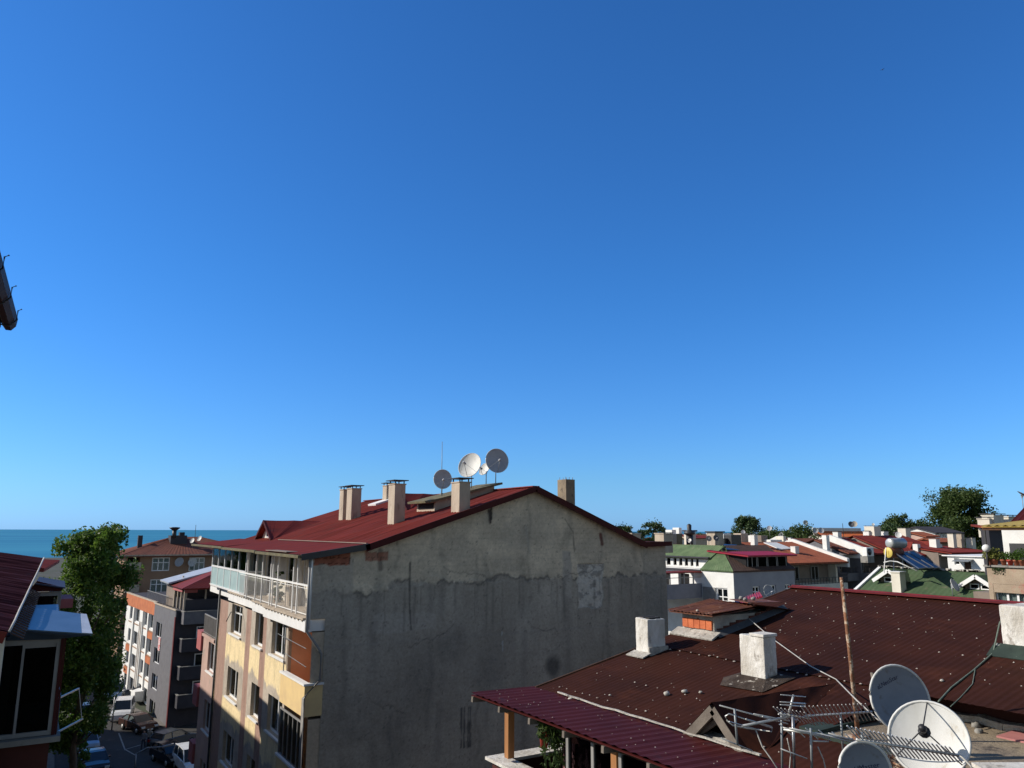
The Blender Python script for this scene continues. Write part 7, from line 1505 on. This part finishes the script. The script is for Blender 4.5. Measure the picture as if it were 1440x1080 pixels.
for (x, y, r_, v, az, mt, lab) in (
    (996.5, 758, 3.6, gy-1, 215, 'dish_beige', 'beige round dish left of its dark twin on the skyline'), (1006, 757.5, 3.8, gy-1.5, 200, 'dish_dark', 'dark round dish against the sea beside a beige one'),
    (971, 761, 2.6, gy-1, 262, 'dish_white', 'small white dish edge on at the green roof ridge'),
    (1082, 743.5, 3.2, 88, 235, 'dish_grey', 'lone grey dish on a tall pole right of the pine'),
    (1112, 745, 3.0, 92, 205, 'dish_grey', 'leftmost grey dish of the cluster above the white parapet'), (1132.5, 735.5, 3.0, 95, 215, 'dish_grey', 'highest grey dish of the cluster, on a long pole'),
    (1137.5, 748, 3.4, 90, 230, 'dish_grey', 'grey dish below the highest one'), (1146, 746.5, 3.6, 90, 212, 'dish_grey', 'left dish of the close grey pair beside the orange roof'), (1154, 746.5, 3.6, 90, 210, 'dish_grey', 'right dish of the close grey pair beside the orange roof'),
    (1100, 754, 4.2, 80, 240, 'dish_grey', 'larger pale dish low behind the tiled roofs'), (1196.5, 738, 3.6, 88, 215, 'dish_dark', 'dark dish left of its pale companion over the orange roof'), (1201.5, 737.5, 3.6, 88.6, 235, 'dish_beige', 'pale brown dish right of a dark one over the orange roof'),
    (1241, 744, 3.2, 84, 200, 'dish_dark', 'black dish above the cream block left of the solar tank'), (1236, 748, 2.2, 84, 195, 'dish_dark', 'small black dish below the larger black one'), (1228, 738, 1.6, 84, 240, 'dish_white', 'tiny white dish on the cream block'), (1045, 749, 2.6, gy+6, 225, 'dish_grey', 'small pale dish under the pine')):
    c_ = P(x, y, v=v); hh_ = 1.6 if y < 740 or x == 1082 else .9; dish((c_.x, c_.y, c_.z-hh_), hh_, r_/FPX*math.hypot(c_.x, c_.y), az, 22, lab, mat=mt, seg=16, feed='arm', mast='galvanised', group='dishes on the skyline')
for x, y0, y1, v, lab in ((1050, 728, 752, 112, 'thin mast standing in front of the pine'), (1186, 736, 752, 86, 'thin mast over the orange roof'), (1305, 742, 758, 110, 'thin mast left of the white gabled house')):
    a_, b_ = P(x, y1, v=v), P(x, y0, v=v); q = MB(); q.tube([(a_.x, v, a_.z-1), (a_.x, v, b_.z)], .05, 5); solo(q, 'antenna_mast', 'dark_metal', lab, 'mast')
# white gabled houses by the big tree
t = plain_house('far_house', P(1316, 760, v=66).x, P(1352, 760, v=66).x, 66, 72, P(1330, 749, v=66).z, 'white_wall', 'charcoal_wall', 'white house with large windows left of the big tree', .9, ridge='u')
for k in range(3):
    a = P(1318+k*7, 757, v=66); window(t, FV(65.95), a.x, P(1323+k*7, 757, v=66).x, P(1320, 757, v=66).z, P(1320, 750, v=66).z, panes=2, t=.06, fw=.14)
plain_house('far_house', P(1302, 768, v=62).x, P(1317, 768, v=62).x, 62, 66, P(1310, 754, v=62).z, 'pink_wall', 'roof_tile', 'small pink walled house left of the white one with large windows', .6, ridge='u')
plain_house('far_house', P(1318, 768, v=59).x, P(1345, 768, v=59).x, 59, 62, P(1330, 762, v=59).z, 'brown_wall', 'roof_tile', 'brown walled house just above the maroon roofs', .5, ridge='u')
# houses further off, low between the roofs and the sea
rg_ = random.Random(12); kinds = [('roof_tile', 'tiled'), ('roof_maroon', 'maroon'), ('roof_tile_dark', 'dark tiled'), ('roof_taupe', 'brown')]; walls = [('white_wall', 'white'), ('cream_wall', 'cream'), ('pink_wall', 'pinkish'), ('beige_wall', 'beige')]
marks = ['behind the white roof room', 'behind the hooded flue', 'behind the round dish pair', 'left of the pine', 'right of the pine', 'behind the lone pole dish', 'behind the white parapet', 'behind the grey dish cluster', 'left of the orange roof', 'behind the orange roof', 'right of the orange roof', 'behind the solar tank', 'left of the big tree', 'under the big tree']
i = 0
for nf, v, yt, x00 in (('nearer', 150, 757, 945), ('farther', 195, 754.5, 962)):
    for k, mk_ in enumerate(marks):
        x = x00+k*31+rg_.uniform(-5, 5); w_ = rg_.uniform(18, 27); a_, b_ = P(x, yt, v=v), P(x+w_, yt, v=v); rk = kinds[i % 4]; wk = walls[(i*3) % 4]; i += 1
        t = plain_house('far_house', a_.x, b_.x, v, v+rg_.uniform(8, 14), a_.z+rg_.uniform(-.7, .2), wk[0], rk[0], '%s %s walled far house with %s roof, %s' % (nf, wk[1], rk[1], mk_), rg_.uniform(.7, 1.5), group='far houses below the skyline', ridge=rg_.choice('uv'))
        q = MB(); q.box(a_.x+1.5, a_.x+2.2, v+2, v+2.8, a_.z-1, a_.z+1.1); q.build('chimney', 'white_wall', t)
# trees in front of the shore
for i in range(10):
    x = 950+i*52+rg_.uniform(-12, 12); btree(x, 752.5+rg_.uniform(-1, 2), 260, 12, 'tree top far off before the sea, '+marks[i+3], 'leaf_mid' if i % 2 else 'leaf_dark', n=700, ls=.6, ncl=20, seed=60+i, z0=.55, group='far trees before the sea')

# ================================================================== VEHICLES
def car_proto(kind, paint, label, loc, heading, group):
    """car pointing to +y; body lofted from a side profile, glass, wheels with rims, lamps"""
    t = thing('parked_car' if kind != 'van' else 'parked_van', (0, 0, 0), label, 'car' if kind != 'van' else 'van', group)
    if kind == 'hatch': L2, Wd, prof, roofp = 4.0, 1.72, [(-2.0, .35), (-2.02, .75), (-1.85, .98), (-1.1, 1.0), (.85, .98), (1.7, .86), (1.98, .66), (2.0, .35)], [(-1.8, .98), (-1.5, 1.42), (-.5, 1.50), (.25, 1.46), (1.05, .97)]
    elif kind == 'sedan': L2, Wd, prof, roofp = 4.5, 1.76, [(-2.25, .35), (-2.27, .80), (-2.1, 1.0), (-1.4, 1.02), (.9, .98), (1.9, .86), (2.22, .66), (2.25, .35)], [(-1.75, 1.0), (-1.05, 1.42), (-.2, 1.46), (.3, 1.42), (1.15, .97)]
    else: L2, Wd, prof, roofp = 4.4, 1.8, [(-2.2, .38), (-2.22, .9), (-2.18, 1.1), (-1.1, 1.12), (1.0, 1.08), (1.85, .95), (2.18, .72), (2.2, .38)], [(-2.12, 1.1), (-2.0, 1.78), (-1.0, 1.85), (.4, 1.8), (1.25, 1.07)]
    q = MB(); hw = Wd/2; xs_ = [(-hw*.90, .0), (-hw, .04), (-hw, 0), (hw, 0), (hw*.90, .0)]
    n = len(prof); secs = []
    for k_, (sx, zc) in enumerate(((-1, .05), (-.97, .0), (0, -.0), (.97, .0), (1, .05))):
        secs.append([(hw*sx, y*(.985 if abs(sx) == 1 else 1), z-(zc if z > .5 else -zc) if abs(sx) == 1 else z+(.02 if sx == 0 and z > .6 else 0)) for y, z in prof])
    vs = [p for s_ in secs for p in s_]; q.add(vs, [(i*n+j, (i+1)*n+j, (i+1)*n+j+1, i*n+j+1) for i in range(4) for j in range(n-1)]+[tuple(range(n)), tuple(range(4*n, 5*n))[::-1]]+[(i*n, (i+1)*n, (i+1)*n+n-1, i*n+n-1) for i in range(4)], 0, False)
    # roof shell and pillars
    m_ = len(roofp); tin = .80
    rv = []
    for sx in (-1, 1):
        for (y, z) in roofp: rv.append((sx*hw*(tin if z > 1.2 else .94), y, z))
    q.add(rv, [(j, j+1, m_+j+1, m_+j) for j in range(1, m_-2)], 0)
    for sx in (-1, 1):
        b_ = 0 if sx == -1 else m_
        for (j0, j1) in ((0, 1), (m_-2, m_-1)): q.bar(rv[b_+j0], rv[b_+j1], .07, .06)
        ymid = (roofp[1][0]+roofp[-2][0])/2-.1; q.bar((sx*hw*.945, ymid, .98), (sx*hw*tin, ymid-.02, roofp[2][1]-.03), .09, .05)
        for j in range(1, m_-2): q.bar(rv[b_+j], rv[b_+j+1], .06, .06)
    body = q.build('body', paint, t)
    q = MB(); g_ = .985
    for sx in (-1, 1):
        b_ = [(sx*hw*(tin if z > 1.2 else .94)*g_, y, z-.01) for y, z in roofp]; q.add(b_, [tuple(range(m_))])
    q.add([rv[0], rv[m_], rv[m_+1], rv[1]], [(0,1,2,3)]); q.add([rv[m_-1], rv[2*m_-1], rv[2*m_-2], rv[m_-2]], [(0,1,2,3)]); q.build('windows', 'car_glass', t)
    for sx in (-1, 1):
        for yy in (-L2*.305, L2*.315):
            q = MB(); q.lathe((sx*(hw-.19), yy, .31), [(.20, -.0), (.30, .0), (.315, .04), (.315, .16), (.30, .20), (.2, .20)], 18, 0, (sx, 0, 0)); w_ = q.build('wheel', 'tyre', t); q = MB(); q.lathe((sx*(hw-.19), yy, .31), [(.03, .19), (.19, .195), (.20, .205), (.05, .208)], 12, 0, (sx, 0, 0)); q.build('rim', 'aluminium', w_)
        q = MB(); q.box(sx*hw*.92, sx*hw*.52, L2/2-.10, L2/2-.005, .58, .74); q.build('headlight', 'lamp_clear', t); q = MB(); q.box(sx*hw*.95, sx*hw*.66, -L2/2-.03, -L2/2+.08, .72, .94); q.build('taillight', 'lamp_red', t)
        q = MB(); q.box(sx*(hw+.02), sx*(hw+.17), .72, .82, 1.0, 1.12); q.build('mirror', paint, t)
    for ya, yb, zc_ in ((L2/2-.02, L2/2+.05, .52), (-L2/2-.06, -L2/2+.02, .55)): q = MB(); q.box(-hw*.93, hw*.93, ya, yb, .3, zc_); q.build('bumper', 'tyre' if paint != 'car_white' else paint, t)
    for ya, yb in ((L2/2+.051, L2/2+.06), (-L2/2-.07, -L2/2-.061)): q = MB(); q.box(-.26, .26, ya, yb, .38, .49); q.build('number_plate', 'white_paint', t)
    t.location = loc; t.rotation_euler = (0, 0, R(heading)); return t
G_ = 'vehicles parked by the street'
def cp(x, y): p_ = P(x, y, z=0); return (p_.x, p_.y, .01)
car_proto('hatch', 'car_silver', 'pale blue grey car at the left kerb, nearest the camera in its line', cp(120, 1055), 183, G_)
car_proto('hatch', 'car_blue', 'darker blue car parked behind the pale blue grey one', cp(115, 1033), 183, G_)
car_proto('hatch', 'car_grey', 'third car of the line at the left kerb', cp(114, 1013), 182, G_)
car_proto('sedan', 'car_black', 'dark car at the very bottom of the line at the left kerb', cp(131, 1083), 184, G_)
car_proto('van', 'car_white', 'white van in the sun at the street side of the charcoal block', cp(172, 1010), 168, G_)
car_proto('sedan', 'car_brown', 'dark brown car facing out in front of the white van', cp(194, 1027), 200, G_)
car_proto('van', 'car_blue', 'dark blue van under the trees beyond the white van', cp(160, 984), 170, G_)
car_proto('hatch', 'car_grey', 'dark grey car across the yard by the cobbled wall', cp(243, 1050), 300, G_)
car_proto('hatch', 'car_black', 'black car facing the camera in the shaded yard', cp(238, 1072), 196, G_)
car_proto('van', 'car_white', 'white van half hidden at the lower left of the yellow block', cp(267, 1085), 185, G_)
# ---- people
def person(loc, heading, label, top, legs, h=1.72, lean=0):
    t = thing('person', (0, 0, 0), label, 'person'); s = h/1.72
    me = bpy.data.meshes.new('body'); bm = bmesh.new(); L_s = bm.verts.layers.skin.verify()
    J = {}
    def v(n, x, y, z, r, r2=None): q_ = bm.verts.new((x*s, y*s, z*s)); q_[L_s].radius = (r*s, (r2 or r)*s); J[n] = q_
    v('pel', 0, 0, .95, .135, .10); v('wa', 0, .0, 1.10, .125, .09); v('ch', 0, .0, 1.32, .155, .10); v('nk', 0, .01, 1.47, .055); v('hd', 0, .03, 1.56, .078, .09); v('ht', 0, .03, 1.66, .075, .085)
    for k, sg_ in (('l', -1), ('r', 1)):
        st = .16*sg_
        v('hp'+k, .09*sg_, 0, .90, .09); v('kn'+k, .10*sg_, .06+st*.5, .50, .06); v('an'+k, .11*sg_, -.02+st, .09, .042); v('to'+k, .12*sg_, .14+st, .04, .035)
        v('sh'+k, .19*sg_, 0, 1.39, .055); v('el'+k, .25*sg_, -.03-st*.6, 1.12, .042); v('wr'+k, .25*sg_, .08-st, .90, .030); v('hn'+k, .25*sg_, .11-st, .82, .035, .02)
    for a, b_ in (('pel', 'wa'), ('wa', 'ch'), ('ch', 'nk'), ('nk', 'hd'), ('hd', 'ht')): bm.edges.new((J[a], J[b_]))
    for k in 'lr':
        for a, b_ in (('pel', 'hp'+k), ('hp'+k, 'kn'+k), ('kn'+k, 'an'+k), ('an'+k, 'to'+k), ('ch', 'sh'+k), ('sh'+k, 'el'+k), ('el'+k, 'wr'+k), ('wr'+k, 'hn'+k)): bm.edges.new((J[a], J[b_]))
    J['pel'][L_s].use_root = True; bm.to_mesh(me); bm.free()
    o = bpy.data.objects.new('body', me); col.objects.link(o); o.parent = t; o.modifiers.new('skin', 'SKIN'); ss = o.modifiers.new('sub', 'SUBSURF'); ss.levels = ss.render_levels = 2
    dg = bpy.context.evaluated_depsgraph_get(); ev = o.evaluated_get(dg); nm_ = bpy.data.meshes.new_from_object(ev); o.modifiers.clear(); o.data = nm_
    for m_ in ('skin', top, legs, 'hair'): nm_.materials.append(M(m_))
    for p_ in nm_.polygons:
        c_ = p_.center/s; p_.use_smooth = True
        p_.material_index = 3 if (c_.z > 1.60 and (c_.y < .06 or c_.z > 1.68)) or c_.z < .07 else 0 if c_.z > 1.47 or (abs(c_.x) > .2 and c_.z < .93) else 1 if c_.z > .96 else 2
    f = MB(); f.ball((0, .125*s, 1.60*s), .012*s, .018*s, .02*s); f.ball((-.03*s, .108*s, 1.625*s), .01*s, .008*s, .007*s, 0, 8, 5); f.ball((.03*s, .108*s, 1.625*s), .01*s, .008*s, .007*s, 0, 8, 5); f.build('face', 'skin', t)
    t.location = loc; t.rotation_euler = (0, 0, R(heading)); return t
person(cp(201, 1056), 150, 'person in a pale grey top walking across the yard on the left of two', 'cloth_grey', 'cloth_dark')
person(cp(209, 1053), 150, 'person in a beige top walking on the right of two', 'cloth_beige', 'cloth_dark', h=1.76)
# ---- street lamps, bollard, poles
def lamp(base, h, arm, label, group='street lamps by the yard'):
    t = thing('street_lamp', base, label, 'street lamp', group); b_ = Vector(base); q = MB(); q.tube([b_, b_+Vector((0, 0, h))], .07, 8, r2=.045); q.build('pole', 'steel', t)
    a = Vector(arm); e = b_+Vector((0, 0, h))+a; q = MB(); q.tube([b_+Vector((0, 0, h)), b_+Vector((0, 0, h))+a*.4+Vector((0, 0, .25)), e], .04, 6); q.build('arm', 'steel', t)
    q = MB(); d = a.normalized(); q.bar(e-d*.1, e+d*.75, .22, .12); q.build('lamp_head', 'frame_grey', t)
b0 = P(157, 1027, z=0); lt = P(158, 979, dist=math.hypot(b0.x, b0.y)).z; le = P(188, 969, dist=math.hypot(b0.x, b0.y)-1); lamp((b0.x, b0.y, 0), lt, (le.x-b0.x, le.y-b0.y, le.z-lt), 'street lamp with a long arm beside the white van')
b0 = P(189, 1088, z=0); d_ = math.hypot(b0.x, b0.y); lt = P(191, 1060, dist=d_).z; le = P(230, 1050, dist=d_); lamp((b0.x, b0.y, 0), lt, (le.x-b0.x, le.y-b0.y, le.z-lt), 'street lamp with its arm over the dark yard')
b0 = P(130, 1028, z=0); q = MB(); q.tube([b0, b0+Vector((0, 0, 1.1))], .06, 8); q.ball(b0+Vector((0, 0, 1.12)), .08, .08, .06, 0, 8, 5); solo(q, 'bollard', 'dark_metal', 'dark bollard in front of the parked line of cars', 'bollard')
# a bird far up
p_ = P(1241, 98, dist=150); bd = thing('bird', tuple(p_), 'tiny bird gliding high in the blue sky', 'bird'); q = MB()
q.ball(p_, .2, .08, .07, 0, 8, 6)
q.add([p_+Vector(x) for x in ((.06, .03, .02), (-.08, .03, .02), (-.1, .42, .09), (-.05, .45, .09))], [(0,1,2,3)]); q.add([p_+Vector(x) for x in ((.06, -.03, .02), (-.08, -.03, .02), (-.1, -.42, .09), (-.05, -.45, .09))], [(0,1,2,3)]); q.build('body', 'cloth_grey', bd)
